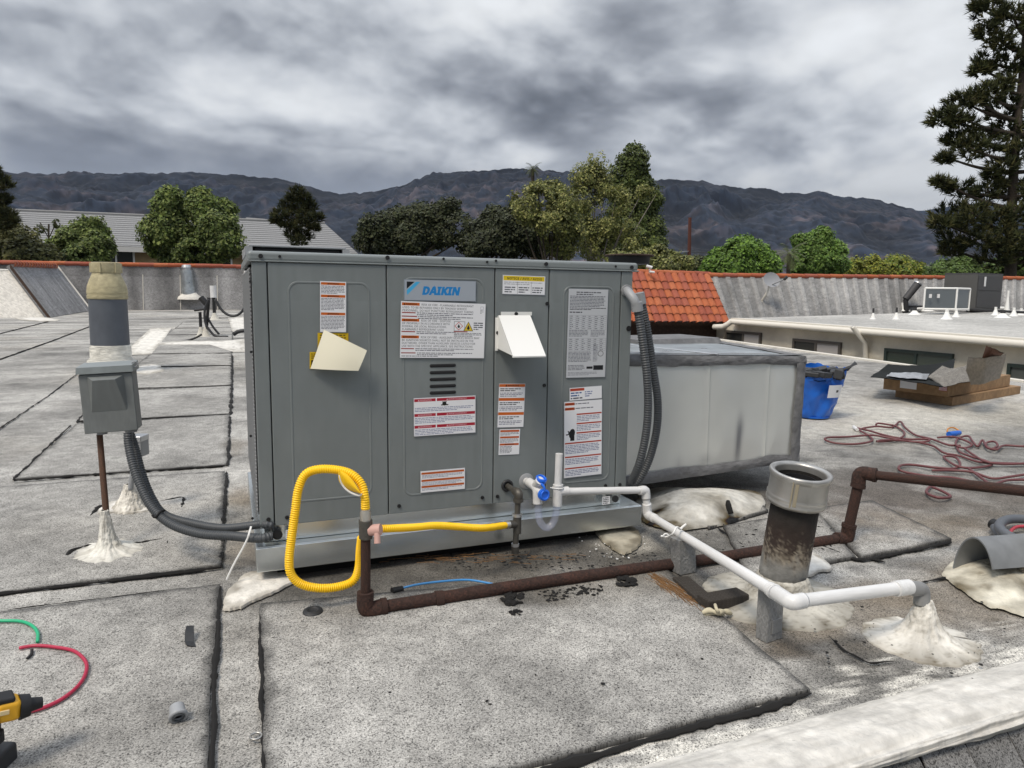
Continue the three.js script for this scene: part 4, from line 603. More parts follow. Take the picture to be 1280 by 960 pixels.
  lab('notice_label', [397, 416], [435.4, 416.3], [435.4, 441], [397, 441], T.yel2); lab('notice_label', [387, 440], [412, 440], [412, 461], [387, 461], T.yel2);
  lab('rail_label', [752, 620.6], [761.5, 619.6], [761.5, 629.3], [752, 630.5], T.mini, 0.0065); lab('rail_label', [357, 662], [369, 661], [369, 671.5], [357, 672.7], T.mini, 0.0065);
  // louvre slots in the middle door
  for (const y of [457, 465.5, 474, 482.5, 490.8]) { const a = face(537.5, y), b = face(570, y); const m = add('louver_slot', new THREE.CapsuleGeometry(0.0068, b.x - a.x - 0.012, 4, 10).rotateZ(Math.PI / 2), M.black, G); m.position.set((a.x + b.x) / 2, (a.y + b.y) / 2, -0.003); m.scale.z = 0.35; }
  // folded cream paper hanging over the yellow labels
  { const q = [face(405, 412, 0.004), face(458.7, 438, 0.05), face(448, 463.5, 0.058), face(388, 460.8, 0.008)]; const pg = grid(14, 14, (u, v) => { const p = q[0].clone().lerp(q[1], u).lerp(q[3].clone().lerp(q[2], u), v); p.z += Math.sin(u * Math.PI) * 0.012 + Math.sin(v * 3) * 0.004; return { p, uv: [u, v] }; }); add('paper_flap', pg, M.paper, G).userData.label = 'folded cream paper flap hanging off the left door'; }
  // white exhaust hood
  { let Dp = 0.02; const u0 = face(621, 437, 0).x; for (let k = 0; k < 60; k++) { if (face(641, 445.5, Dp).x > u0 + 0.001) Dp += 0.004; } Dp = clamp(Dp, 0.05, 0.2);
    const h = new THREE.Group(); h.name = 'exhaust_hood'; G.add(h); const tl = face(622, 394, 0), brv = face(682.5, 445, Dp), blv = face(641, 445.5, Dp), w0 = tl.x, w1 = brv.x, ty = tl.y, by = (brv.y + blv.y) / 2, t = 0.004;
    add('front_plate', plate(V(w0, by, Dp), V(w1, by, Dp), V(w1, ty, 0.012), V(w0, ty, 0.012), t), M.hoodWhite, h);
    for (const x of [w0 + t / 2, w1 - t / 2]) { const s = new THREE.Shape(); s.moveTo(0, ty - 0.003); s.lineTo(0.011, ty - 0.003); s.lineTo(Dp - 0.003, by + 0.002); s.lineTo(0, by + 0.02); add('side_plate', extrude(s, t).rotateY(-Math.PI / 2).translate(x + t / 2, 0, 0), M.hoodWhite, h); }
    const fl = face(664.5, 391, 0), f0 = face(626, 390, 0); add('flange', [box(fl.x - f0.x, f0.y - ty + 0.002, 0.004, (fl.x + f0.x) / 2, (f0.y + ty) / 2, 0.002), box(0.012, ty - by - 0.02, 0.004, w0 - 0.004, (ty + by) / 2, 0.0)], M.hoodWhite, h);
    add('lip', box(w1 - w0, 0.006, 0.008, (w0 + w1) / 2, by - 0.002, Dp - 0.005), M.hoodWhite, h);
    add('screw', sc, M.black, h).position.copy(face(645.4, 392.3, 0.006)); add('screw', sc, M.black, h).position.copy(face(622.5, 416, 0.004));
  }
  // round holes, grommet and escutcheon
  add('pipe_hole', new THREE.TorusGeometry(0.021, 0.007, 8, 24), M.rubber, G).position.copy(face(634, 607, 0)); add('pipe_hole', cyl(0.021, 0.021, 0.004, 20).rotateX(Math.PI / 2), M.black, G).position.copy(face(634, 607, -0.002));
  add('escutcheon', lathe([[0.0, 0.006], [0.02, 0.006], [0.034, 0.003], [0.036, 0]], 24).rotateX(Math.PI / 2), M.fitting, G).position.copy(face(658, 601.5, -0.004));
  add('post_hole', cyl(0.0125, 0.0125, 0.004, 20).rotateX(Math.PI / 2), M.black, G).position.copy(face(786, 410.7, -0.0025));
  // fans on the top
  { const c = face(368, 310, -0.55), g2 = new THREE.Group(); g2.name = 'fan_guard'; G.add(g2); g2.position.set(c.x, yt, -0.62);
    add('shroud', rbox(0.36, 0.035, 0.5, 0.008, 0, 0.0175, 0), M.black, g2); add('rim', [rbox(0.40, 0.009, 0.54, 0.004, 0, 0.040, 0), box(0.03, 0.036, 0.54, -0.2, 0.018, 0), box(0.03, 0.036, 0.54, 0.2, 0.018, 0)], M.fitting, g2); }
  { const c = face(765, 323, -0.35), g2 = new THREE.Group(); g2.name = 'fan_guard'; G.add(g2); g2.position.set(c.x - 0.02, yt, -0.15);
    add('shroud', cyl(0.10, 0.095, 0.036, 32, 0, 0.018, 0), M.black, g2); add('rim', lathe([[0.02, 0.036], [0.115, 0.036], [0.120, 0.040], [0.115, 0.044], [0.02, 0.043]], 40), M.brownWood, g2); }
}
// curb adapter under the unit
{
  const t = thing('curb_adapter', 'shiny galvanised steel curb adapter under the grey air conditioner', 'equipment curb', U0.clone(), YAW);
  const w = 1.7308, x0 = -0.0046, yt = 0.1442, yb = 0.0478;
  const side = (g) => g;
  add('front_flange', rbox(w, yt - yb, 0.012, 0.003, x0 + w / 2, (yt + yb) / 2, 0.024), M.galvSheet, t);
  for (const x of [x0 + 0.006, x0 + w - 0.006]) add('side_flange', rbox(0.012, yt - yb, 1.25, 0.003, x, (yt + yb) / 2, -0.607), M.galvSheet, t);
  add('rear_flange', rbox(w, yt - yb, 0.012, 0.003, x0 + w / 2, (yt + yb) / 2, -1.238), M.galv, t);
  add('top_plate', rbox(w - 0.002, 0.006, 1.26, 0.002, x0 + w / 2, yt - 0.0015, -0.61), M.galvSheet, t);
  add('roof_curb', box(w - 0.16, 0.10, 1.1, x0 + w / 2, 0.035, -0.60), M.tar, t);
}

// ============================================================ sheet metal duct beside the unit
{
  const t = thing('metal_duct', 'galvanised sheet metal duct sealed with grey tape beside the unit', 'duct');
  const o = -0.30, TL = faceW(765, 443.5, o), TR = faceW(1005.5, 445, o), BR = faceW(996, 576, o), BL = faceW(765, 610, o);
  const bk = at(905, 428, 5.15).sub(TR), bTR = TR.clone().add(bk), bBR = BR.clone().add(bk), bTL = TL.clone().addScaledVector(AZ, -1.2), bBL = BL.clone().addScaledVector(AZ, -1.2);
  add('body', hexa([BL, BR, bBR, bBL], [TL, TR, bTR, bTL]), M.galv, t);
  const P = (u, v, l = 0) => TL.clone().lerp(TR, u).lerp(BL.clone().lerp(BR, u), v).addScaledVector(AZ, l);
  const su = x => { const p = faceW(x, 500, o).sub(TL); return p.dot(AX) / TR.clone().sub(TL).dot(AX); };
  const us = [0, su(885), su(959), 1];
  for (let k = 0; k < 3; k++) { const g = grid(26, 26, (i, j) => { const u = lerp(us[k] + 0.002, us[k + 1] - 0.002, i); const e = Math.min(i, 1 - i, j, 1 - j); const b = 0.004 + sstep(0, 0.3, e) * (0.006 + (fbm(i * 1.3 + k * 5, j * 1.3, 3, 2) - 0.5) * 0.020) + (i > 0.97 && k < 2 ? 0.006 : 0); const sm = (a, b, w, h, q) => q * Math.exp(-(((u - a) / w) ** 2) - ((j - b) / h) ** 2); const dk = clamp(sm(0.645, 0.78, 0.016, 0.2, 0.62) + sm(0.655, 0.62, 0.02, 0.1, 0.3) + sm(0.33, 0.9, 0.02, 0.08, 0.2) + sm(0.47, 0.88, 0.03, 0.05, 0.2) + sm(0.5, 0.9, 0.16, 0.06, 0.12) + (fbm(u * 5, j * 3, 4, 4) - 0.5) * 0.22 + 0.04); return { p: P(u, lerp(0.01, 0.99, j), b), uv: [u * 1.4, j], c: [1 - dk, 1 - dk, 1 - dk * 0.95] }; }); add('duct_panel', g, M.duct, t); }
  // smudges of hand-wiped sealer are left to the dirty sheet; tape strips with ragged inner edges
  const strip = (fa, fb, th, seed, L) => { const g = grid(60, 5, (i, j) => { const r = 1 + (fbm(i * L * 7, seed, 1, 4) - 0.5) * 0.5 * j; const p = fa(i).lerp(fb(i), j * r); return { p: p.add(th.clone().multiplyScalar(0.6 + 0.4 * Math.sin(j * Math.PI) + fbm(i * 20, j * 3, seed, 2) * 0.4)), uv: [i * L, j * 0.1] }; }); add('sealing_tape', g, M.ductTape, t); };
  const up = V(0, 0.008, 0), ot = AZ.clone().multiplyScalar(0.018);
  strip(i => P(i, 0), i => P(i, 0.08), ot, 1, 1.2); strip(i => P(i, 1), i => P(i, 0.915), ot, 2, 1.2); strip(i => P(1, i), i => P(0.942, i), ot.clone().multiplyScalar(1.15), 3, 0.6);
  strip(i => TL.clone().lerp(TR, i), i => TL.clone().lerp(TR, i).addScaledVector(AZ, -0.05), up, 4, 1.2); strip(i => TR.clone().lerp(bTR, i), i => TR.clone().lerp(bTR, i).addScaledVector(AX, -0.09), up, 5, 1.1);
  const right = AX.clone().multiplyScalar(0.012); strip(i => TR.clone().lerp(BR, i), i => TR.clone().lerp(BR, i).addScaledVector(AZ, -0.06), right, 6, 0.6);
  const mid = TL.clone().lerp(bTL, 0.5); add('top_seam', rod(TL.clone().lerp(TR, 0.52).add(V(0, 0.004, 0)), bTL.clone().lerp(bTR, 0.3).add(V(0, 0.004, 0)), 0.006, 6), M.alu, t);
  const a = at(800, 432, 4.62), b = at(905, 429.5, 5.0), s0 = a.clone(), s1 = b.clone(), k = AZ.clone().multiplyScalar(-0.5), h = V(0, 0.05, 0); s0.y = s1.y = TR.y - 0.004;
  add('rear_collar', hexa([s0, s1, s1.clone().add(k), s0.clone().add(k)], [s0.clone().add(h).addScaledVector(AZ, -0.03), s1.clone().add(h).addScaledVector(AZ, -0.03).addScaledVector(AX, -0.02), s1.clone().add(h).add(k).addScaledVector(AX, -0.02), s0.clone().add(h).add(k)]), M.ductTape, t);
}

// ============================================================ pipework in front of the unit
const O = (x, y, off) => faceW(x, y, off);
{ // gas drip leg
  const t = thing('gas_drip_leg', 'short black iron gas pipe with tee hanging from the grey unit', 'gas pipe');
  const a = O(634, 607, -0.005), e = O(648, 617, 0.13), c = O(644, 686, 0.13), T1 = O(646.5, 655, 0.13);
  add('nipple', rod(a, e, 0.0125, 14), M.steelPipe, t);
  add('elbow', [tube([a.clone().lerp(e, 0.72), e.clone().add(V(0, 0.002, 0)), e.clone().add(V(0, -0.03, 0))], 0.019, { n: 14, step: 0.004 }), rod(e.clone().add(V(0, -0.022, 0)), e.clone().add(V(0, -0.036, 0)), 0.022, 16)], M.steelPipe, t);
  add('riser', rod(e, c, 0.0125, 14), M.steelPipe, t);
  add('tee', [rod(T1.clone().add(V(0, 0.04, 0)), T1.clone().add(V(0, -0.04, 0)), 0.018, 16), rod(T1, O(637, 655.5, 0.14), 0.017, 14)], M.steelPipe, t);
  add('collar', [rod(T1.clone().add(V(0, 0.034, 0)), T1.clone().add(V(0, 0.046, 0)), 0.0215, 16), rod(c.clone().add(V(0, 0.012, 0)), c.clone().add(V(0, 0.024, 0)), 0.017, 16)], M.alu, t);
  add('drip_cap', rod(c.clone().add(V(0, 0.014, 0)), c.clone().add(V(0, -0.02, 0)), 0.0165, 16), M.steelPipe, t);
  add('union', [rod(O(637, 655.3, 0.14), O(630, 656.5, 0.145), 0.0155, 8), rod(O(634.5, 655.6, 0.14), O(632.5, 656, 0.14), 0.019, 6)], M.brass, t);
}
const gasRun = thing('gas_pipe', 'rusty brown gas pipe running along the roof and up behind the flue', 'gas pipe');
const g0 = roofAt(457, 762, 0.028), riseT = over(g0, 457, 652);
{
  const g1 = roofAt(1058, 672, 0.026), t = gasRun, u1 = over(g1, 1076, 592), endP = at(1330, 619, 2.75), p1 = g0.clone().lerp(g1, 0.33), p2 = g0.clone().lerp(g1, 0.66);
  add('riser', rod(g0, riseT, 0.0175, 16), M.rust, t);
  add('ground_run', tube([g0, p1.add(V(0, 0.004, 0)), p2.add(V(0, -0.003, 0)), g1], 0.0235, { n: 16, step: 0.02, rf: s => 0.0235 + (fbm(s * 12, 3, 1, 3) - 0.5) * 0.003 }), M.rust, t);
  const dir = g1.clone().sub(g0).normalize();
  add('elbow', [tube([g0.clone().add(V(0, 0.055, 0)), g0.clone().add(V(0, 0.012, 0)), g0.clone().addScaledVector(dir, 0.018).add(V(0, -0.004, 0)), g0.clone().addScaledVector(dir, 0.06)], 0.030, { n: 14, step: 0.006 }), rod(g0.clone().add(V(0, 0.05, 0)), g0.clone().add(V(0, 0.066, 0)), 0.030, 16), rod(g0.clone().addScaledVector(dir, 0.055), g0.clone().addScaledVector(dir, 0.075), 0.032, 16)], M.rust, t);
  const up = u1.clone().sub(g1).normalize(), d2 = endP.clone().sub(u1).normalize();
  add('coupling', rod(g0.clone().lerp(g1, 0.115), g0.clone().lerp(g1, 0.128), 0.029, 16), M.rust, t);
  add('elbow', [tube([g1.clone().addScaledVector(dir, -0.06), g1.clone(), g1.clone().addScaledVector(up, 0.06)], 0.031, { n: 14, step: 0.006 }), rod(g1.clone().addScaledVector(up, 0.05), g1.clone().addScaledVector(up, 0.066), 0.033, 16)], M.rust, t);
  add('upright', rod(g1, u1, 0.0235, 16), M.rust, t);
  add('elbow', [tube([u1.clone().addScaledVector(up, -0.06), u1.clone(), u1.clone().addScaledVector(d2, 0.06)], 0.031, { n: 14, step: 0.006 }), rod(u1.clone().addScaledVector(up, -0.05), u1.clone().addScaledVector(up, -0.066), 0.033, 16), rod(u1.clone().addScaledVector(d2, 0.05), u1.clone().addScaledVector(d2, 0.066), 0.033, 16)], M.rust, t);
  add('raised_run', rod(u1, endP, 0.0205, 16, 0.0235), M.rust, t);
  // support of the raised run beyond the frame
  const f = roofAt(1300, 690); add('support_block', rbox(0.09, 0.26, 0.09, 0.006, endP.x - 0.05, deckY(endP.x, endP.z) + 0.13, endP.z + 0.0), M.postWood, t);
  // tee and fitting at the top of the riser
  add('tee', [rod(riseT.clone().add(V(0, -0.06, 0)), riseT.clone().add(V(0, 0.005, 0)), 0.024, 16)], M.steelPipe, t);
  add('flare_nut', [rod(riseT.clone().add(V(0, 0.004, 0)), riseT.clone().add(V(0, 0.036, 0)), 0.020, 6), rod(riseT.clone().add(V(0, 0.03, 0)), riseT.clone().add(V(0, 0.045, 0)), 0.017, 16)], M.brass, t);
  add('valve', [rod(riseT.clone().add(V(0.014, -0.03, 0.004)), riseT.clone().add(V(0.055, -0.024, 0.01)), 0.020, 10), rod(riseT.clone().add(V(0.042, -0.02, 0.012)), riseT.clone().add(V(0.046, -0.068, 0.03)), 0.011, 10)], M.pink, t);
}
{ // yellow flexible gas connector
  const t = thing('gas_connector', 'bright yellow corrugated gas hose looped in front of the grey unit', 'gas hose');
  const d = -g0.z, R = (x, y, o = 0) => at(x, y, d + o), r = 0.0148;
  const pts = [R(457, 640), R(456, 622), R(452, 606, 0.01), R(441, 594, 0.02), R(425, 588, 0.03), R(400, 586.5, 0.03), R(382, 593, 0.03), R(373, 612, 0.02), R(369, 640, 0.01), R(364.5, 672, 0), R(361.5, 700, -0.01), R(364, 718, -0.01), R(376, 730, 0), R(397, 735, 0.02), R(420, 734, 0.05), R(440, 727, 0.08), R(448, 712, 0.09), R(450, 690, 0.08), R(452, 672, 0.06)];
  add('hose_loop', tube(pts, r, { n: 12, step: 0.0016, rf: s => r + 0.0016 * Math.cos(s / 0.0078 * 6.283) * (0.75 + 0.5 * vn(s * 30, 2)) }), M.yellow, t);
  const q = [R(468, 661, 0.03), R(490, 660.5, 0.07), R(520, 659, 0.14), R(545, 657, 0.2), R(575, 658.5, 0.27), R(605, 660, 0.34)]; q.push(O(632, 656.5, 0.145));
  add('hose_run', tube(q, 0.0132, { n: 12, step: 0.0016, rf: s => 0.0132 + 0.0016 * Math.cos(s / 0.0078 * 6.283) * (0.75 + 0.5 * vn(s * 30, 2)) }), M.yellow, t);
  // torn jacket gaping at the bend
  const flap = grid(26, 14, (u, v) => { const a = pts[4].clone().lerp(R(424, 590, 0.0), 0.5), k = u, wd = Math.sin(Math.PI * Math.pow(u, 0.8)) * 13; const bx = lerp(424, 452, k), by = lerp(588, 618, k) + Math.sin(k * Math.PI) * -3; const p = R(bx - (v - 0.15) * wd * 0.75, by + (v - 0.15) * wd * 0.85, -0.03 - Math.sin(v * Math.PI) * 0.016 + v * 0.02); return { p, uv: [u, v] }; });
  add('torn_jacket', flap, M.yellow.clone(), t).material.side = THREE.DoubleSide;
  add('jacket_edge', tube([R(424.5, 594, -0.025), R(428, 606, -0.02), R(437, 615, -0.02), R(449, 619.5, -0.02), R(452, 617, -0.02)], 0.0035, { n: 6, step: 0.006 }), M.whiteTie, t);
}
{ // condensate trap and its drain line
  const t = thing('condensate_drain', 'white plastic condensate pipe with blue capped trap running to a white cone', 'drain pipe');
  const a = O(658, 601.5, 0.0), b = O(671, 611, 0.115), c = O(672, 630, 0.12), vt = O(699, 567, 0.125), vb = O(696.5, 632, 0.125), tee = O(697, 614.5, 0.125);
  add('cleanout', [rod(a, O(663, 604, 0.06), 0.0165, 18), tube([O(661, 602.5, 0.04), b, c], 0.0205, { n: 18, step: 0.005, tension: 0.3 }), rod(O(668, 609, 0.09), O(675, 600.5, 0.15), 0.0185, 18), rod(b, O(679.5, 618, 0.155), 0.0185, 18)], M.pvc, t);
  const capm = (p, n, r) => { const q = n.clone().normalize(); return [along(p, p.clone().addScaledVector(q, 0.016), cyl(r, r, 0.016, 24)), along(p.clone().addScaledVector(q, 0.014), p.clone().addScaledVector(q, 0.022), new THREE.TorusGeometry(r * 0.72, 0.004, 8, 24).rotateX(Math.PI / 2))]; };
  add('blue_cap', capm(O(675.5, 601.5, 0.135), V(0.25, 0.9, 0.35), 0.0245), M.blue, t); add('blue_cap', capm(O(678.5, 618, 0.15), AZ.clone().add(V(0.12, 0.05, 0)), 0.0255), M.blue, t);
  add('cap_strap', tube([O(676, 604, 0.155), O(680, 609, 0.165), O(680, 614, 0.165)], 0.006, { n: 8, step: 0.005 }), M.blue, t);
  add('clear_trap', tube([O(672.5, 628, 0.12), O(673, 640, 0.122), O(675, 652, 0.124), O(682.5, 659.5, 0.125), O(690.5, 654.5, 0.125), O(695, 642, 0.125), O(696.5, 629, 0.125)], 0.0155, { n: 18, step: 0.006 }), M.clear, t);
  add('air_vent_pipe', rod(tee, vt, 0.0158, 20), M.pvc, t);
  add('tee', [rod(O(697.6, 606.5, 0.125), vb, 0.0208, 20), rod(tee, O(710, 613.6, 0.125), 0.020, 20), rod(O(697.6, 607.6, 0.125), O(697.6, 605.6, 0.125), 0.0225, 20)], M.pvc, t);
  add('zip_tie', [new THREE.TorusGeometry(0.0235, 0.0022, 6, 24).rotateX(Math.PI / 2).translate(...O(697.6, 609.3, 0.125).toArray()), rod(O(691, 611, 0.145), O(688.5, 609.5, 0.15), 0.003, 6)], M.whiteTie, t);
  const e1 = O(806.5, 612.5, 0.125), P2 = over(e1, 810, 643), g4 = roofAt(1150, 800), dEnd = -g4.z - 0.02, P4 = at(1134, 734, dEnd), P3 = at(989, 752.5, dEnd - 0.41 * 0.42);
  add('upper_run', rod(tee, e1, 0.0165, 20), M.pvc, t);
  add('elbow', [tube([e1.clone().addScaledVector(AX, -0.032), e1.clone().add(V(0, -0.002, 0)), e1.clone().lerp(P2, 0.35)], 0.0205, { n: 18, step: 0.004, tension: 0.35 })], M.pvc, t);
  add('drop', rod(e1, P2, 0.0168, 20), M.pvc, t);
  const s1 = P2.clone().lerp(P3, 0.07);
  add('elbow', [tube([P2.clone().lerp(e1, 0.45), P2, s1], 0.0208, { n: 18, step: 0.004, tension: 0.4 })], M.pvc, t);
  add('sloping_run', rod(P2, P3, 0.0172, 20, 0.0205), M.pvc, t);
  const s2 = P3.clone().lerp(P2, 0.075), s3 = P3.clone().lerp(P4, 0.10);
  add('coupling', [rod(P3.clone().lerp(P2, 0.06), P3.clone().lerp(P2, 0.105), 0.0238, 20), new THREE.TorusGeometry(0.0245, 0.002, 6, 24).translate(...P3.clone().lerp(P2, 0.083).toArray())], M.pvc, t);
  add('elbow', tube([s2, P3, s3], 0.0245, { n: 20, step: 0.005, tension: 0.3 }), M.pvc, t);
  add('lower_run', rod(P3, P4, 0.0208, 20), M.pvc, t);
  add('coupling', rod(P4.clone().lerp(P3, 0.11), P4.clone().lerp(P3, -0.02), 0.0255, 20), M.pvc, t);
  const P5 = over(g4, 1150, 738);
  add('grey_elbow', [tube([P4.clone().lerp(P3, 0.02), P4.clone().lerp(P5, 0.4), P5.clone().add(V(0.006, 0.0, 0)), P5.clone().add(V(0.008, -0.05, 0))], 0.0245, { n: 16, step: 0.006, rf: s => 0.0235 + (fbm(s * 40, 2, 2, 2) - 0.5) * 0.006 })], M.pvcGrey, t);
}
// ============================================================ mastic cones, flue, posts
function mound(px, prof, { seed = 1, sq = 1, noise = 0.14, tint = [1, 1, 1], dirt = 0.4, lean = [0, 0], turn = 0 } = {}, parent, name = 'mastic_cone') {
  const c = roofAt(px[0], px[1]), H = prof[prof.length - 1][1];
  const g = grid(120, 90, (u, v) => {
    const a = u % 1 * 6.283, t = v * (prof.length - 1), k = Math.min(prof.length - 2, Math.floor(t)), f = t - k; let r = lerp(prof[k][0], prof[k + 1][0], f), h = lerp(prof[k][1], prof[k + 1][1], f);
    const n = fbm(Math.cos(a) * 1.7 + seed * 5, Math.sin(a) * 1.7, h * 9 + seed, 4) - 0.5, n2 = fbm(Math.cos(a) * 6, Math.sin(a) * 6 + seed, h * 40, 3) - 0.5; r *= 1 + (n * 2.2 * noise + n2 * noise * 0.7) * (1 - 0.45 * h / H); h += n2 * 0.009 * (v > 0.08 ? 1 : 0) + (v === 0 ? -0.004 : 0.001);
    const n9 = fbm(Math.cos(a) * r * 70 + seed, Math.sin(a) * r * 70, h * 70, 3) - 0.5; r += n9 * 0.010 * (v < 0.97 ? 1 : 0); const x = c.x + Math.cos(a + turn) * r * sq + lean[0] * h / H, z = c.z + Math.sin(a + turn) * r + lean[1] * h / H; const d = clamp((fbm(a * 2.5, h * 26, seed, 4) - 0.46) * 3.2) * dirt + (vn(a * 30, h * 220, seed) > 0.80 ? 0.28 : 0) * dirt + sstep(0.34, 0, v + n2 * 0.3) * 0.5 + clamp(n9 * 4 - 0.3) * 0.35;
    return { p: V(x, deckY(x, z) + h, z), uv: [a * 0.08 + seed, h], c: tint.map((q, i) => q * (1 - d * [0.74, 0.765, 0.81][i])) };
  });
  return parent ? add(name, g, M.mastic, parent) : g;
}
{ const t = thing('sealant_cone', 'rough white sealant cone at the end of the white drain pipe', 'sealant cone'); mound([1152, 800], [[0.172, 0], [0.15, 0.007], [0.118, 0.013], [0.085, 0.024], [0.060, 0.048], [0.046, 0.07], [0.038, 0.095], [0.030, 0.12], [0.024, 0.14], [0.004, 0.146]], { seed: 2, sq: 1.08, noise: 0.16, tint: [1.04, 1.03, 1.0] }, t, 'sealant'); }
{
  const t = thing('flue_pipe', 'leaning flue pipe with light grey collar, scorched brown below and grey at its foot', 'flue pipe');
  const gb = roofAt(974, 742), top = at(1001.5, 588, -gb.z - 0.06), ax = top.clone().sub(gb), L = ax.length(); const gr = new THREE.Quaternion().setFromUnitVectors(V(0, 1, 0), ax.normalize());
  const put = (m) => { m.position.copy(gb); m.quaternion.copy(gr); return m; };
  const r = 0.0865;
  const tg = paintV(clean(grid(72, 90, (u, v) => { const a = u * 6.283, y = v * (L - 0.03), n = fbm(Math.cos(a) * 3, Math.sin(a) * 3, y * 12, 4) - 0.5; const rr = r * (1.035 - 0.05 * v) + n * 0.006 * (1 - v); return { p: V(Math.cos(a) * rr, y, -Math.sin(a) * rr), uv: [a * r, y] }; })), (x, y, z) => { const v = y / L, a = Math.atan2(x, z), n = fbm(Math.cos(a) * 4 + 2, Math.sin(a) * 4, y * 14, 4) - 0.5, sp = vn(a * 22, y * 160, 3) - 0.5; const k = sstep(0.28, 0.50, v + n * 0.25 + sp * 0.22), k2 = sstep(0.50, 0.72, v + n * 0.12); const grey = [0.36, 0.365, 0.36], tanc = [0.42, 0.36, 0.27], br = [0.040, 0.026, 0.021], dk = [0.016, 0.014, 0.012]; const warm = sstep(0.24, 0.42, v + n * 0.3); return grey.map((q, i) => lerp(lerp(lerp(q * (0.85 + n * 0.7), tanc[i], warm * 0.8), br[i], k), dk[i], k2)); });
  put(add('flue_tube', tg, M.flueTube, t));
  const H = 0.124, R = 0.1085, y0 = L - H;
  const cap = put(add('collar', lathe([[0.0865, y0 - 0.002], [R * 0.97, y0 - 0.002], [R * 1.0, y0 + 0.006], [R * 1.005, y0 + 0.012], [R * 0.975, y0 + 0.018], [R * 0.995, y0 + 0.026], [R * 0.995, y0 + 0.032], [R * 0.965, y0 + 0.038], [R * 0.965, L - 0.028], [R * 1.0, L - 0.022], [R * 1.03, L - 0.012], [R * 1.02, L - 0.003], [R * 0.96, L], [R * 0.86, L - 0.004], [R * 0.83, L - 0.012], [R * 0.83, L - 0.06]], 56), M.flueCap, t));
  put(add('inner_pipe', [lathe([[R * 0.83, L - 0.05], [0.086, L - 0.09], [0.02, L - 0.12], [0.0, L - 0.12]], 32), lathe([[0.062, L - 0.10], [0.064, L - 0.035], [0.061, L - 0.035], [0.059, L - 0.1]], 32)], M.black, t));
  const st = add('strap', [box(0.012, H - 0.03, 0.004, 0, L - H / 2, 0), box(0.005, H - 0.02, 0.006, -0.014, L - H / 2, 0)], std(C(0.40, 0.36, 0.27), { map: dirtMap, roughness: 0.8 }), cap); st.rotation.y = -0.45; st.position.set(-Math.sin(0.45) * R * 0.985, 0, Math.cos(0.45) * R * 0.985);
  mound([972, 748], [[0.27, 0], [0.22, 0.008], [0.17, 0.016], [0.13, 0.03], [0.108, 0.055], [0.092, 0.085], [0.08, 0.095]], { seed: 5, sq: 1.05, tint: [0.72, 0.71, 0.67], dirt: 0.8, noise: 0.17, lean: [0.014, 0.0] }, t, 'sealant_skirt');
}
function woodPost(name, label, px, top, w, d, lean, yaw) {
  const g = roofAt(...px), tp = over(g, ...top), h = tp.y - g.y, t = thing(name, label, 'wood post', g, yaw);
  const geo = grid(1, 1, () => ({ p: V(0, 0, 0) })), b = new THREE.BoxGeometry(w, h, d, 6, 14, 4).translate(0, h / 2, 0), p = b.attributes.position;
  for (let i = 0; i < p.count; i++) { const x = p.getX(i), y = p.getY(i), z = p.getZ(i); const n = (vn(x * 150 + z * 150, y * 9, 3) - 0.5) * 0.004; p.setXYZ(i, x + n + lean * y, y, z + n); } b.computeVertexNormals();
  add('post', b, M.postWood, t); return [t, h];
}
{
  const [t, h] = woodPost('wood_post', 'grey painted wood block propping the white drain pipe before the flue', [960, 797], [962, 737], 0.070, 0.05, 0.02, 0.55);
  add('paint_smear', new RoundedBoxGeometry(0.05, 0.05, 0.004, 2, 0.002).translate(0.008, h * 0.3, 0.0262), M.pvcGrey, t);
  const [t2] = woodPost('wood_post', 'grey painted wood block propping the white drain pipe next to the unit', [855, 714], [847, 671], 0.088, 0.055, -0.10, 0.5);
  const tie = thing('tie_wire', 'frayed white tie knotted on the white drain pipe above the back post', 'tie wire'), p = (x, y, d = 0) => at(x, y, 2.83 + d);
  add('strand', [tube([p(826, 670), p(834, 671), p(841, 667, -0.05), p(846, 659, -0.03), p(851, 662)], 0.004, { n: 6, step: 0.006 }), tube([p(850, 662), p(854, 658), p(858, 655)], 0.0045, { n: 6, step: 0.006, rf: s => 0.006 - s * 0.05 }), tube([p(836, 669), p(832, 667), p(828, 670.5)], 0.003, { n: 6, step: 0.006 })], M.whiteTie, tie);
  const sl = thing('timber_sleeper', 'dark weathered timber sleepers lying in front of the back post', 'timber'), ty = (a, b, w, h, y = 0) => { const A = roofAt(...a), Bp = roofAt(...b), l = A.distanceTo(Bp), m = A.clone().lerp(Bp, 0.5), m2 = add('sleeper', rbox(l, h, w, 0.006), M.oldWood, sl); m2.position.set(m.x, m.y + h / 2 + y, m.z); m2.rotation.y = Math.atan2(-(Bp.z - A.z), Bp.x - A.x); };
  ty([850, 727], [886, 760], 0.07, 0.025, 0.001); ty([878, 762], [928, 752], 0.075, 0.042, 0.003);
  const rg = thing('knotted_rag', 'cream rag knotted around the end of the dark timber sleeper', 'rag'), q = (x, y, u = 0.02) => roofAt(x, y, u);
  add('rag', [tube([q(878, 766), q(886, 763, 0.03), q(896, 765, 0.035), q(906, 764, 0.03), q(914, 767, 0.012)], 0.008, { n: 8, step: 0.005, rf: s => 0.006 + 0.005 * Math.abs(Math.sin(s * 70)) }), tube([q(880, 768, 0.012), q(892, 767, 0.018), q(905, 769, 0.012)], 0.006, { n: 8, step: 0.006 }), tube([q(894, 756, 0.05), q(896, 762, 0.052), q(900, 768, 0.02)], 0.006, { n: 8, step: 0.006 })], std(C(0.55, 0.50, 0.36), { roughness: 0.9 }), rg);
}
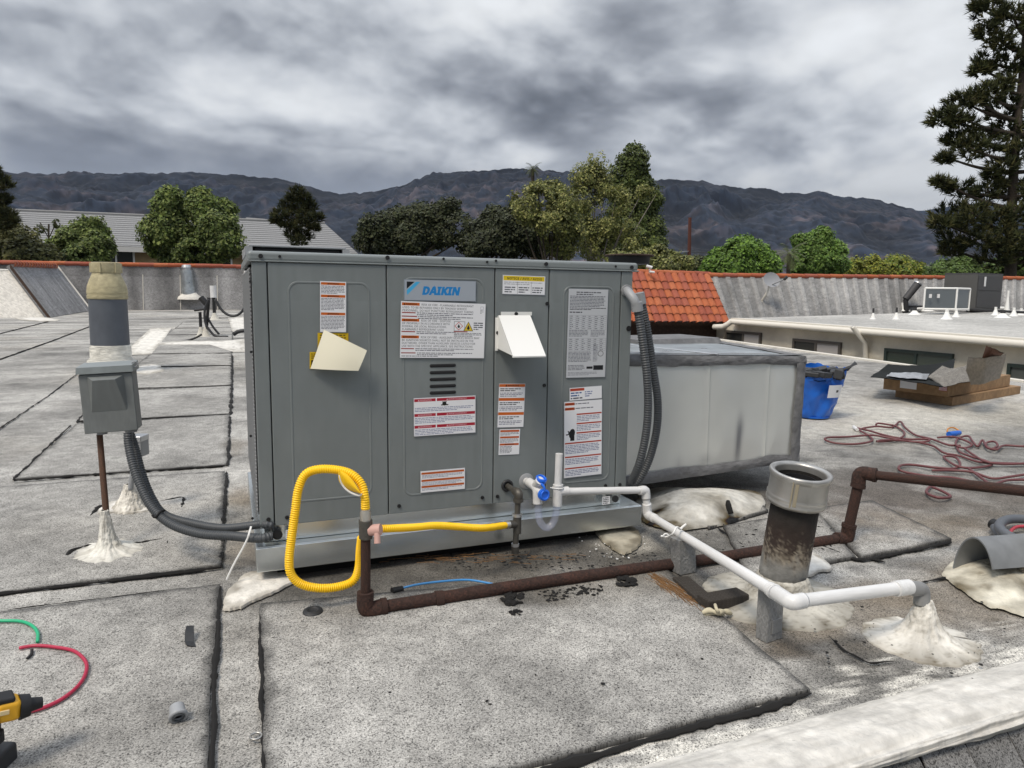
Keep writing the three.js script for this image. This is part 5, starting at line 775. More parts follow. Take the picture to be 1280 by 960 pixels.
{ // sealant wedge under the duct
  const t = thing('sealant_mound', 'broad white smeared sealant mound under the metal duct', 'sealant mound');
  splat('sealant', [[797, 650], [830, 663], [880, 661], [925, 652], [952, 637], [940, 616], [870, 612], [808, 616]], 0.06, M.mastic, { seed: 31, rag: 0.10, tint: [0.92, 0.92, 0.90], dirt: 0.9, prof: r => 1 - sstep(0.3, 1.0, r) }, t);
  add('tar_streak', tube([roofAt(910, 626, 0.085), roofAt(911, 633, 0.07), roofAt(914, 642, 0.04)], 0.014, { n: 7, step: 0.01, flat: 0.6, rf: s => 0.013 + (fbm(s * 40, 2, 2, 2) - 0.5) * 0.012 }), M.tar, t);
}
// ============================================================ electrical: disconnect box, risers and flexible conduit
{
  const dB = 3.05, bl = at(139.8, 540, dB), k = dB / F / 0.985;
  const t = thing('disconnect_box', 'grey electrical disconnect box with embossed cover on two thin risers', 'electrical box', bl, 0.30); t.rotation.z = 0.045;
  const w = 58 * k, h = 84 * k, d = 0.11;
  add('case', [rbox(w, h - 0.03, d, 0.004, 0, (h - 0.03) / 2, -d / 2)], M.boxGrey, t);
  const q = (x, y, z) => V(x, y, z), A = [q(-w * 0.37, h * 0.31, -0.002), q(w * 0.37, h * 0.31, -0.002), q(w * 0.36, h * 0.85, -0.002), q(-w * 0.36, h * 0.85, -0.002)], Bf = [q(-w * 0.33, h * 0.325, 0.002), q(w * 0.33, h * 0.325, 0.002), q(w * 0.215, h * 0.80, 0.040), q(-w * 0.215, h * 0.80, 0.040)];
  add('cover', [rbox(w + 0.006, h - 0.036, 0.01, 0.004, 0, (h - 0.036) / 2, 0), hexa(A, Bf).translate(0, 0, 0.004)], M.boxGrey, t);
  add('rain_hood', [hexa([q(-w * 0.545, h - 0.032, -d - 0.01), q(-w * 0.545, h - 0.032, 0.016), q(w * 0.545, h - 0.032, 0.016), q(w * 0.545, h - 0.032, -d - 0.01)].reverse(), [q(-w * 0.53, h + 0.006, -d - 0.01), q(-w * 0.53, h - 0.004, 0.012), q(w * 0.53, h - 0.004, 0.012), q(w * 0.53, h + 0.006, -d - 0.01)].reverse())], M.unitLight, t);
  add('hasp', [new THREE.TorusGeometry(0.012, 0.003, 6, 14).translate(w * 0.55, h - 0.005, -0.03)], M.fitting, t);
  add('hub', [cyl(0.020, 0.022, 0.016, 16, -0.05, -0.006, -0.05), cyl(0.025, 0.025, 0.016, 16, 0.066, -0.006, -0.045)], M.fitting, t);
  const rg = roofAt(137, 693), rt = at(124.5, 543, dB + 0.04), r = thing('riser_pipe', 'thin rusty riser standing in a white sealant cone under the grey box', 'riser pipe');
  const mid = rg.clone().lerp(rt, 0.28); add('pipe', rod(rg.clone().lerp(rt, 0.1), rt, 0.0135, 14, 0.0125), M.rustPost, r);
  mound([137, 690], [[0.17, 0], [0.14, 0.007], [0.10, 0.014], [0.055, 0.03], [0.036, 0.06], [0.028, 0.10], [0.022, 0.15], [0.016, 0.185], [0.012, 0.187]], { seed: 7, sq: 1.0, noise: 0.20, tint: [1.03, 1.03, 1.0], dirt: 0.4, lean: [-0.012, 0] }, r, 'sealant');
  const b2 = thing('junction_box', 'small light grey junction box on a short stub behind the conduits', 'electrical box'), g2 = roofAt(163, 639), j = over(g2, 174, 558);
  add('box', rbox(0.062, 0.095, 0.08, 0.006, j.x, j.y, j.z), M.fitting, b2); add('lid', rbox(0.066, 0.03, 0.085, 0.006, j.x, j.y + 0.045, j.z + 0.002), M.alu, b2);
  add('stub', tube([over(g2, 163, 612), over(g2, 166, 592), over(g2, 171, 570)], 0.014, { n: 10, step: 0.01 }), M.fitting, b2);
  mound([163, 638], [[0.095, 0], [0.085, 0.012], [0.062, 0.04], [0.045, 0.075], [0.03, 0.105], [0.022, 0.135], [0.014, 0.138]], { seed: 9, noise: 0.2, tint: [1.04, 1.02, 0.98], dirt: 0.35 }, b2, 'sealant');
  splat('white_coating', [[122, 642], [146, 628], [180, 628], [186, 640], [165, 644], [140, 644]], 0.004, M.whitecoat, { seed: 33, rag: 0.2 });
  const P = (x, y, d) => at(x, y, d), rf = ribbed(0.0175, 0.011, 0.0017), end = O(331, 667, 0.005);
  const c1 = thing('flexible_conduit', 'thick grey ribbed conduit curving from the box to the unit, in front', 'conduit');
  add('conduit', tube([P(160, 541, 3.01), P(161, 556, 3.0), P(166, 580, 2.97), P(175, 606, 2.93), P(190, 634, 2.88), P(214, 655, 2.82), P(250, 667, 2.76), P(290, 670, 2.72), end.clone().add(V(-0.015, -0.012, 0.02)), end.clone().add(V(0.03, -0.01, 0.0))], 0.0185, { n: 12, step: 0.0022, rf }), M.conduit, c1);
  const c2 = thing('flexible_conduit', 'second grey ribbed conduit curving from the box to the unit, behind', 'conduit');
  add('conduit', tube([P(163, 541, 3.05), P(170, 562, 3.06), P(178, 592, 3.03), P(190, 622, 2.99), P(206, 643, 2.95), P(240, 654, 2.88), P(280, 660, 2.80), end.clone().add(V(-0.02, 0.03, -0.02)), end.clone().add(V(0.03, 0.025, -0.02))], 0.0165, { n: 12, step: 0.0022, rf: ribbed(0.0155, 0.011, 0.0016) }), M.conduit, c2);
  const tw = thing('black_tie', 'black wire tie binding the two grey conduits together', 'tie wire'); add('tie', tube([P(190, 643, 2.83), P(194, 647, 2.83), P(200, 640, 2.84), P(206, 638, 2.86)], 0.005, { n: 6, step: 0.005 }), M.black, tw);
  const z = thing('zip_tie', 'white zip tie with long tail hanging from the conduits at the unit', 'zip tie');
  add('tail', tube([P(314, 658, 2.66), P(311, 668, 2.64), P(309, 674, 2.64), P(303, 686, 2.64), P(294, 702, 2.64), P(287, 716, 2.64), P(283, 725, 2.64)], 0.0042, { n: 6, step: 0.006, flat: 0.5 }), M.whiteTie, z);
  // conduits on the right flank of the unit
  const ce = thing('flexible_conduit', 'black ribbed conduit with grey elbow hanging at the right end of the unit', 'conduit');
  add('elbow', [tube([O(783, 363, 0.0), O(786, 366, 0.05), O(793, 376, 0.085), O(796.5, 388, 0.085)], 0.020, { n: 14, step: 0.006 }), rod(O(783, 363, -0.002), O(784, 363.5, 0.012), 0.027, 16), rod(O(795.5, 378, 0.085), O(797, 389, 0.085), 0.026, 16)], M.fitting, ce);
  add('conduit', tube([O(797, 386, 0.085), O(800, 405, 0.09), O(805, 440, 0.10), O(809, 475, 0.11), O(810, 510, 0.10), O(807, 545, 0.085), O(799, 580, 0.06), O(789, 603, 0.0)], 0.0195, { n: 12, step: 0.0022, rf: ribbed(0.0185, 0.0115, 0.0016) }), M.conduit, ce);
  const cf = thing('flexible_conduit', 'black ribbed conduit hanging outermost at the right end of the unit', 'conduit');
  add('conduit', tube([O(800, 372, 0.02), O(805, 392, 0.02), O(811, 425, 0.02), O(817, 465, 0.02), O(822, 500, 0.02), O(821, 535, 0.0), O(813, 570, -0.03), O(800, 598, -0.06), O(786, 612, -0.09)], 0.0195, { n: 12, step: 0.0022, rf: ribbed(0.0185, 0.0115, 0.0016) }), M.conduit, cf);
  add('hub', rod(O(799, 366, 0.02), O(801.5, 380, 0.02), 0.024, 14), M.fitting, cf);
}
// ============================================================ vents and cables farther back on the left
{
  const g = roofAt(140, 466), d = -g.z, k = d / F, t = thing('vent_stack', 'dark grey vent stack with tan bottle shaped cap behind the electrical box', 'vent stack', g), Y = y => over(g, 139, y).y - g.y, r = 22 * k;
  add('pipe', cyl(r * 0.97, r, Y(372) - Y(452), 40, 0, (Y(372) + Y(452)) / 2, 0), M.ventGrey, t);
  const cap = add('cap', lathe([[r * 0.98, Y(374)], [r * 1.03, Y(373)], [r * 1.03, Y(369.5)], [r * 1.0, Y(368.5)], [r * 1.03, Y(367)], [r * 1.03, Y(365)], [r * 0.99, Y(358)], [r * 0.86, Y(350)], [r * 0.74, Y(344)], [r * 0.70, Y(341)], [r * 0.70, Y(338)], [r * 0.60, Y(338)]], 40), M.tan, t);
  add('cap_collar', lathe([[r * 0.66, Y(341)], [r * 0.74, Y(341)], [r * 0.76, Y(329)], [r * 0.70, Y(328)], [r * 0.66, Y(332)], [r * 0.62, Y(336)], [0, Y(336)]], 32), M.tan, cap); for (let q = 0; q < 6; q++) { const a = q * 1.047 + 0.4; add('cap_rib', box(0.02, Y(329) - Y(341), 0.02, Math.cos(a) * r * 0.75, (Y(329) + Y(341)) / 2, Math.sin(a) * r * 0.75), M.tan, cap); }
  add('sealant', paintV(clean(lathe([[r * 1.25, Y(456)], [r * 1.2, Y(450)], [r * 1.05, Y(447)], [r * 1.05, Y(435)], [r * 1.0, Y(431)]], 40)), (x, y, z) => { const q = 0.95 + (fbm(x * 9, y * 9, z * 9, 3) - 0.5) * 0.5; return [q, q, q * 0.96]; }), M.mastic, t);
  mound([140, 466], [[0.36, 0], [0.30, 0.02], [0.24, Y(456) + 0.02]], { seed: 12, dirt: 0.5 }, t, 'flashing').position.sub(g);
  const fz = ZB - 0.09, f = (x, y) => { const r0 = ray(x, y), o = B(0, fz); const tt = o.sub(CAM).dot(AZ) / r0.dot(AZ); return r0.multiplyScalar(tt).add(CAM); };
  const v = thing('roof_vent', 'galvanised vent pipe with white collar on the far left parapet', 'vent pipe'), a = f(237, 371), b = f(233.5, 338);
  const kk = -a.z / F; add('pipe', rod(a, b, 8.5 * kk, 20, 7 * kk), M.galv, v); add('cap', [rod(b, b.clone().lerp(a, -0.16), 5.5 * kk, 16), along(b.clone().lerp(a, -0.10), b.clone().lerp(a, -0.22), cyl(5 * kk, 6.2 * kk, 0.1, 16))], M.alu, v);
  add('collar', [lathe([[15 * kk, -0.10], [14 * kk, 0.0], [11 * kk, 0.06], [8 * kk, 0.16]], 28).scale(1, 1, 0.8)], std(C(0.88, 0.87, 0.83), { map: dirtMap, roughness: 0.8 }), v).position.copy(a);
  const w = std(C(0.68, 0.67, 0.62), { map: dirtMap, roughness: 0.8 });
  const stub = (name, label, px, py, top, thick, col, base = 0.10) => { const gg = roofAt(px, py), tp = over(gg, ...top), o = thing(name, label, 'pipe stub'); add('pipe', rod(gg, tp, thick, 12), col, o); add('sealant', lathe([[base, 0], [base * 0.6, 0.03], [thick * 1.3, 0.16], [thick, 0.2]], 14), w, o).position.copy(gg); return [o, gg, tp]; };
  const [s1, gs1, ts1] = stub('standpipe', 'white topped standpipe nearest the far parapet left of the unit', 268.5, 400, [267, 371], 0.045, M.black, 0.2);
  add('white_top', rod(over(gs1, 267, 372), over(gs1, 266, 357), 0.085, 14), M.pvc, s1);
  const [s2] = stub('standpipe', 'thin black standpipe in white base left of the far cables', 251.5, 421, [250, 390], 0.03, M.black, 0.14);
  const [s3] = stub('standpipe', 'thin black standpipe in white base beside the looping cables', 257.5, 421, [261, 372], 0.03, M.black, 0.14);
  add('weatherhead', [rod(over(roofAt(257, 421), 251, 372), over(roofAt(257, 421), 258, 380), 0.06, 10)], M.black, s3); add('bracket', rod(over(roofAt(257, 421), 243, 388), over(roofAt(257, 421), 260, 386), 0.022, 8), M.black, s3);
  const cb = (label, pts, dd, r0) => { const o = thing('far_cable', label, 'cable'); add('cable', tube(pts.map(([x, y]) => at(x, y, dd)), r0, { n: 7, step: 0.05 }), M.rubber, o); };
  const d3 = -roofAt(257, 421).z;
  cb('black cable sagging from the white standpipe to the unit', [[269, 374], [276, 386], [284, 393], [293, 395], [301, 391], [308, 381]], d3 + 2, 0.03);
  cb('black cable looping down behind the thin standpipes', [[261, 374], [256, 388], [257, 404], [263, 414], [270, 420], [285, 421]], d3 - 0.1, 0.024); cb('black cable slanting from the standpipe to the roof', [[259, 396], [266, 408], [274, 418]], d3, 0.022); cb('grey conduit lying on the roof at the left edge of the unit', [[292, 418], [298, 414.5], [309, 413]], d3 - 0.2, 0.04);
  cb('thin black cable running flat on the roof before the standpipes', [[210, 427], [232, 426], [245, 422], [252, 418]], -roofAt(235, 426).z, 0.02);
  const o = thing('white_conduit', 'vertical white conduit on the parapet at the left edge of the unit', 'conduit'); add('conduit', rod(f(306.5, 338), f(307, 378), 0.05, 8), M.pvc, o);
}
// ============================================================ blue bag, boxes, hoses
{
  const g = roofAt(1016, 521), k = -g.z / F, t = thing('blue_bag', 'open blue plastic bag with white sheet stuck on its side beside the duct', 'bag', g, 0.2);
  const H = over(g, 1030, 461).y - g.y, prof = (v) => lerp(0.125, 0.215, Math.pow(v, 0.75));
  const mk = (off) => grid(64, 26, (u, v) => { const a = u * 6.283, n = fbm(Math.cos(a) * 2.2, Math.sin(a) * 2.2, v * 3, 4) - 0.5, cr = Math.sin(a * 5 + v * 4) * 0.006; const sq = 1 / Math.pow(Math.pow(Math.abs(Math.cos(a)), 3) + Math.pow(Math.abs(Math.sin(a)), 3), 1 / 3); const r = prof(v) * sq * (1 + n * 0.22) + cr * 1.6 + Math.sin(a * 9 + v * 7) * 0.004 - Math.abs(vn(Math.cos(a) * 4 + v * 2, Math.sin(a) * 4, v * 5) - 0.5) * 0.05 - off; const hv = v * H + (v > 0.9 ? Math.cos(a + 0.4) * 0.035 + n * 0.16 : 0); return { p: V(Math.cos(a) * r * 1.12, Math.max(0.003, hv + off * 0.3), Math.sin(a) * r * 0.95), uv: [u, v] }; });
  add('bag_side', [mk(0), mk(0.006), cyl(0.14, 0.14, 0.01, 24, 0, 0.01, 0)], M.plasticBlue, t);
  const r0 = mulberry(4), bits = []; for (let i = 0; i < 22; i++) { const a = r0() * 6.28, r = Math.sqrt(r0()) * 0.2; bits.push(rbox(0.06 + r0() * 0.1, 0.04 + r0() * 0.05, 0.05 + r0() * 0.08, 0.01).rotateY(a).rotateZ((r0() - 0.5) * 0.9).translate(Math.cos(a) * r, H * 0.86 + r0() * 0.03, Math.sin(a) * r)); }
  const sc = add('rubbish', bits, M.rubber, t); 
  add('black_offcut', [plate(V(0.08, H * 0.93, 0.16), V(0.24, H * 0.98, 0.12), V(0.33, H * 1.14, 0.10), V(0.30, H * 1.12, 0.16), 0.02)], M.rubber, t);
  const pg = grid(6, 6, (u, v) => { const a = lerp(1.02, 1.62, 1 - u), vv = lerp(0.46, 0.72, v), rr = prof(vv) * 1.13 + 0.016; return { p: V(Math.cos(a) * rr * 1.12, vv * H, Math.sin(a) * rr * 0.95), uv: [u, v] }; }); add('paper_sheet', pg, std(C(0.8, 0.8, 0.8), { roughness: 0.8, side: THREE.DoubleSide, map: canvasTex(64, 64, (x) => { x.fillStyle = '#555'; x.fillRect(36, 26, 12, 12); }) }), t);
}
{
  const c = (a, yaw, w, h, d) => { const g = new THREE.Group(); return g; };
  const lo = thing('cardboard_box', 'flat brown cardboard box at the bottom of the pile by the gap', 'cardboard box'), hi = thing('cardboard_box', 'flat brown cardboard box with white sticker under the scrap sheets', 'cardboard box');
  const A = roofAt(1119, 496), Bp = roofAt(1190, 507.5), Cp = roofAt(1275, 492), h0 = 0.085, D4 = A.clone().add(Cp).sub(Bp), U = h => V(0, h, 0), up = (p, h) => p.clone().add(U(h));
  const l4 = [A, Bp, Cp, D4]; add('carton', hexa(l4, l4.map(p => up(p, h0))), M.cardboard, lo);
  const ab = Bp.clone().sub(A).normalize(), bc = Cp.clone().sub(Bp).normalize(), H1 = at(1183, 497, 6.9);
  const A2 = at(1104, 486, -A.z - 0.05), B2 = at(1184, 499.5, -Bp.z + 0.0), C2 = at(1262, 481, -Cp.z - 0.05); A2.y = A.y + h0 + 0.006; B2.y = Bp.y + h0 + 0.006; C2.y = Cp.y + h0 + 0.006; const D2 = A2.clone().add(C2).sub(B2), h1 = 0.125; const u4 = [A2, B2, C2, D2], top = u4.map(p => up(p, h1));
  add('carton', hexa(u4, top), M.cardboard, hi);
  const st = (name, f0, f1, v0, v1, mat) => { const n = B2.clone().sub(A2).cross(V(0, 1, 0)).normalize(); if (n.dot(CAM.clone().sub(A2)) < 0) n.negate(); const p = (f, v) => A2.clone().lerp(B2, f).add(U(v * h1)).addScaledVector(n, 0.004); const m = add(name, plate(p(f0, v0), p(f1, v0), p(f1, v1), p(f0, v1), 0.003), mat, hi); return m; };
  const flag = canvasTex(96, 64, (x, w, h) => { for (let i = 0; i < 7; i++) { x.fillStyle = '#b5303c'; x.fillRect(0, i * 10, w, 5); } x.fillStyle = '#27356e'; x.fillRect(0, 0, 42, 34); });
  const unitUV = (m) => { const uv = m.geometry.attributes.uv, p = m.geometry; return m; };
  st('sticker', 0.27, 0.53, 0.28, 0.92, std(C(0.75, 0.75, 0.75), { roughness: 0.6, map: canvasTex(128, 96, (x) => { small(x, 10, 14, 104, 6, 12, '#777'); }) }));
  const fm = st('flag_sticker', 0.87, 0.985, 0.45, 1.0, std(C(0.8, 0.8, 0.8), { map: flag, roughness: 0.6 })); { const g = fm.geometry, uv = g.attributes.uv; let mu = 0, mv = 0; for (let i = 0; i < uv.count; i++) { mu = Math.max(mu, uv.getX(i)); mv = Math.max(mv, uv.getY(i)); } for (let i = 0; i < uv.count; i++) uv.setXY(i, uv.getX(i) / mu, uv.getY(i) / mv); }
  // bent sheets on top
  const dA = -A2.z, topY = A2.y + h1, tp = (x, y, h = 0) => { const r = ray(x, y), k = (topY + h - CAM.y) / r.y; return r.multiplyScalar(k).add(CAM); };
  const scr = (name, label, rows, mat, n = 10) => { const t = thing(name, label, 'scrap sheet'); const curves = rows.map(r => new THREE.CatmullRomCurve3(r.map(a => tp(...a)), false, 'catmullrom', 0.3)); const g = grid(30, n, (u, v) => { const k = v * (curves.length - 1), i = Math.min(curves.length - 2, Math.floor(k)), p = curves[i].getPoint(u).lerp(curves[i + 1].getPoint(u), k - i); p.y += (fbm(u * 6, v * 4, 3, 3) - 0.5) * 0.02; return { p, uv: [u, v * 0.6] }; }); const g2 = g.clone().translate(0, -0.006, -0.004); add('sheet', [g, g2], mat, t); return t; };
  scr('scrap_sheet', 'black scrap sheet with a pale inner face, leftmost on the box pile', [[[1088, 470.5, 0.03], [1120, 474, 0.012], [1150, 478.5, 0.012], [1178, 483, 0.012]], [[1098, 464, 0.02], [1130, 469, 0.015], [1160, 471, 0.015], [1190, 474, 0.02]], [[1110, 455, 0.09], [1140, 457, 0.09], [1165, 456, 0.10], [1194, 448, 0.14]]], M.sheetDark);
  scr('scrap_sheet', 'pale reflecting scrap sheet lying inside the black one', [[[1108, 469.5, 0.03], [1132, 472.5, 0.03], [1158, 474, 0.03]], [[1114, 465.5, 0.035], [1140, 466, 0.035], [1164, 463.5, 0.035]]], M.alu);
  scr('scrap_sheet', 'crumpled grey felt offcut in the middle of the box pile', [[[1170, 477, 0.02], [1181, 483, 0.012], [1198, 479, 0.03], [1216, 476, 0.03]], [[1160, 470, 0.05], [1178, 471, 0.07], [1196, 469, 0.06], [1212, 467, 0.05]], [[1178, 457, 0.12], [1190, 461, 0.10], [1202, 459, 0.11], [1210, 455, 0.13]]], std(C(0.36, 0.34, 0.31), { map: granMap, roughness: 0.95, side: THREE.DoubleSide }));
  scr('scrap_sheet', 'upright brown and grey felt offcut, tallest on the box pile', [[[1214, 480, 0.02], [1230, 479, 0.02], [1250, 472, 0.02]], [[1208, 462, 0.17], [1232, 460, 0.19], [1256, 453, 0.19]], [[1210, 446, 0.30], [1232, 448, 0.32], [1258, 442, 0.30]]], std(C(0.34, 0.31, 0.27), { map: dirtMap, bumpMap: granBump, bumpScale: 0.003, roughness: 0.95, side: THREE.DoubleSide }));
  scr('scrap_sheet', 'rust brown folded felt flap behind the tallest offcut', [[[1212, 458, 0.19], [1228, 455, 0.21], [1246, 449, 0.24]], [[1228, 446, 0.31], [1238, 444, 0.33], [1254, 442, 0.33]], [[1233, 432, 0.42], [1241, 436, 0.40], [1256, 441, 0.36]]], std(C(0.16, 0.075, 0.05), { map: dirtMap, roughness: 0.95, side: THREE.DoubleSide }));
}
{ // tangled hose
  const q = (a, u = 0.012) => a.map(([x, y], i) => roofAt(x, y, u + (i % 3) * 0.006));
  const line = (o, a, u) => add('hose_run', tube(q(a, u), 0.0082, { n: 8, step: 0.02 }), M.hose, o);
  const h = thing('air_hose', 'maroon hose lying in tangled loops on the roof beyond the flue', 'hose');
  line(h, [[1071, 535], [1085, 538], [1110, 545], [1135, 549], [1160, 549], [1158, 552], [1138, 552], [1110, 547], [1090, 544], [1060, 546], [1035, 547], [1032, 550], [1045, 554], [1070, 555], [1090, 551], [1085, 544], [1075, 537], [1095, 533], [1115, 534], [1125, 527], [1132, 535], [1145, 544], [1165, 549], [1185, 556], [1200, 557]]);
  line(h, [[1095, 531], [1098, 529], [1112, 531], [1120, 533], [1130, 540], [1128, 546], [1115, 551], [1095, 552], [1110, 550], [1140, 552], [1165, 557], [1180, 566], [1200, 570], [1222, 577], [1250, 579], [1290, 580], [1330, 583]]);
  line(h, [[1172, 547], [1190, 546], [1205, 550], [1215, 556], [1205, 560], [1195, 556], [1198, 548], [1210, 545], [1216, 552], [1222, 558], [1228, 550], [1233, 558], [1240, 561], [1247, 557], [1243, 552], [1234, 553], [1233, 559], [1245, 562], [1255, 557], [1280, 558], [1320, 559]], 0.016);
  line(h, [[1195, 557], [1200, 565], [1212, 570], [1240, 580], [1215, 585], [1195, 582], [1180, 572], [1184, 570], [1195, 572], [1200, 581], [1190, 586], [1165, 584], [1140, 581], [1126, 582], [1124, 587], [1135, 591], [1160, 595], [1190, 597], [1215, 602], [1240, 606]]);
  line(h, [[1205, 560], [1216, 568], [1232, 577], [1255, 580], [1290, 579]], 0.02); line(h, [[1165, 588], [1190, 588], [1215, 590], [1240, 598], [1262, 596], [1300, 590]]); line(h, [[1210, 585], [1225, 596], [1240, 605], [1262, 600], [1300, 600]], 0.018); line(h, [[1166, 605], [1158, 615], [1172, 622], [1188, 621], [1180, 615], [1166, 609]]);
  const bl = thing('hose_coupler', 'blue hose coupler with orange ring on the tangled hose', 'hose coupler'); add('coupler', [rod(roofAt(1186, 543, 0.03), roofAt(1195, 541.8, 0.03), 0.022, 12), rod(roofAt(1194, 542, 0.03), roofAt(1199, 541, 0.03), 0.02, 10)], M.plasticBlue, bl); add('ring', tube([roofAt(1184, 540, 0.03), roofAt(1185, 536, 0.05), roofAt(1191, 534.5, 0.05), roofAt(1198, 538, 0.03), roofAt(1199, 542, 0.02)], 0.006, { n: 7, step: 0.02 }), std(C(0.55, 0.22, 0.04), { roughness: 0.5 }), bl);
  const wf = thing('hose_fitting', 'small white fitting at the left end of the tangled hose', 'hose fitting'); add('fitting', rod(roofAt(1067, 533.5, 0.014), roofAt(1071.5, 537, 0.014), 0.014, 10), M.pvc, wf);
  const gh = thing('grey_hose', 'fat grey hose coiled behind the curved metal hood', 'hose');
  add('hose', tube([roofAt(1243, 655, 0.04), roofAt(1246, 664, 0.03), roofAt(1256, 674, 0.03), roofAt(1272, 684, 0.03), roofAt(1300, 690, 0.03), roofAt(1330, 672, 0.03), roofAt(1310, 655, 0.04), roofAt(1280, 649, 0.045), roofAt(1258, 650, 0.05), roofAt(1249, 658, 0.07), roofAt(1258, 668, 0.08), roofAt(1280, 678, 0.06)], 0.022, { n: 12, step: 0.01 }), std(C(0.10, 0.11, 0.125), { roughness: 0.5 }), gh); add('clamp', rod(roofAt(1240, 654, 0.045), roofAt(1247, 658, 0.04), 0.026, 12), M.black, gh);
  const rw = thing('red_wire', 'red wire curled inside the coiled grey hose', 'wire'); add('wire', tube([roofAt(1264, 672, 0.02), roofAt(1263, 665, 0.03), roofAt(1270, 659, 0.03), roofAt(1282, 658, 0.03), roofAt(1295, 662, 0.02)], 0.008, { n: 8, step: 0.01 }), std(C(0.42, 0.04, 0.06), { roughness: 0.45 }), rw);
}
{ // curved metal hood over a sealed opening
  const t = thing('curved_hood', 'curved grey metal hood over a cream sealant mound at the right edge', 'roof vent');
  const g = roofAt(1190, 716), gR = roofAt(1242, 742), ax = gR.clone().sub(g).setY(0), r = ax.length() / 2, c = g.clone().lerp(gR, 0.5), a = ax.clone().normalize(), l = V(-a.z, 0, a.x).multiplyScalar(-1); if (l.x < 0) l.negate();
  const L = 0.46, hh = over(g.clone().lerp(gR, 0.5), 1213, 672).y - c.y;
  const fw = l.clone().lerp(a, 0.0).normalize();
  const s = (off) => grid(36, 10, (u, v) => { const th = Math.PI * lerp(1.03, 0.16, u), rr = r - off; return { p: c.clone().addScaledVector(a, Math.cos(th) * rr * 1.0).add(V(0, Math.sin(th) * (hh - off) + 0.0, 0)).addScaledVector(fw, v * L), uv: [u * 0.4, v * L] }; });
  add('hood', [s(0), s(0.006), grid(36, 1, (u, v) => { const th = Math.PI * lerp(1.03, 0.16, u), rr = r - v * 0.006; return { p: c.clone().addScaledVector(a, Math.cos(th) * rr).add(V(0, Math.sin(th) * (hh - v * 0.006), 0)), uv: [u, v] }; })], std(C(0.30, 0.315, 0.325), { map: spangle, roughness: 0.65, side: THREE.DoubleSide, metalness: 0.2 }), t);
  splat('sealant', [[1180, 714], [1188, 728], [1210, 745], [1245, 762], [1290, 770], [1330, 745], [1320, 715], [1290, 690], [1250, 682], [1210, 690]], 0.04, M.mastic, { seed: 41, rag: 0.16, tint: [1.0, 0.97, 0.86], dirt: 0.8, prof: r0 => 1 - sstep(0.25, 0.97, r0) }, t);
  add('sealed_core', rbox(0.2, 0.14, 0.2, 0.03, 0, 0, 0), M.mastic.clone(), t).position.copy(c.clone().addScaledVector(fw, 0.28).add(V(0, 0.07, 0))); t.children[t.children.length - 1].material.vertexColors = false; t.children[t.children.length - 1].material.color.setRGB(0.42, 0.39, 0.31);
}
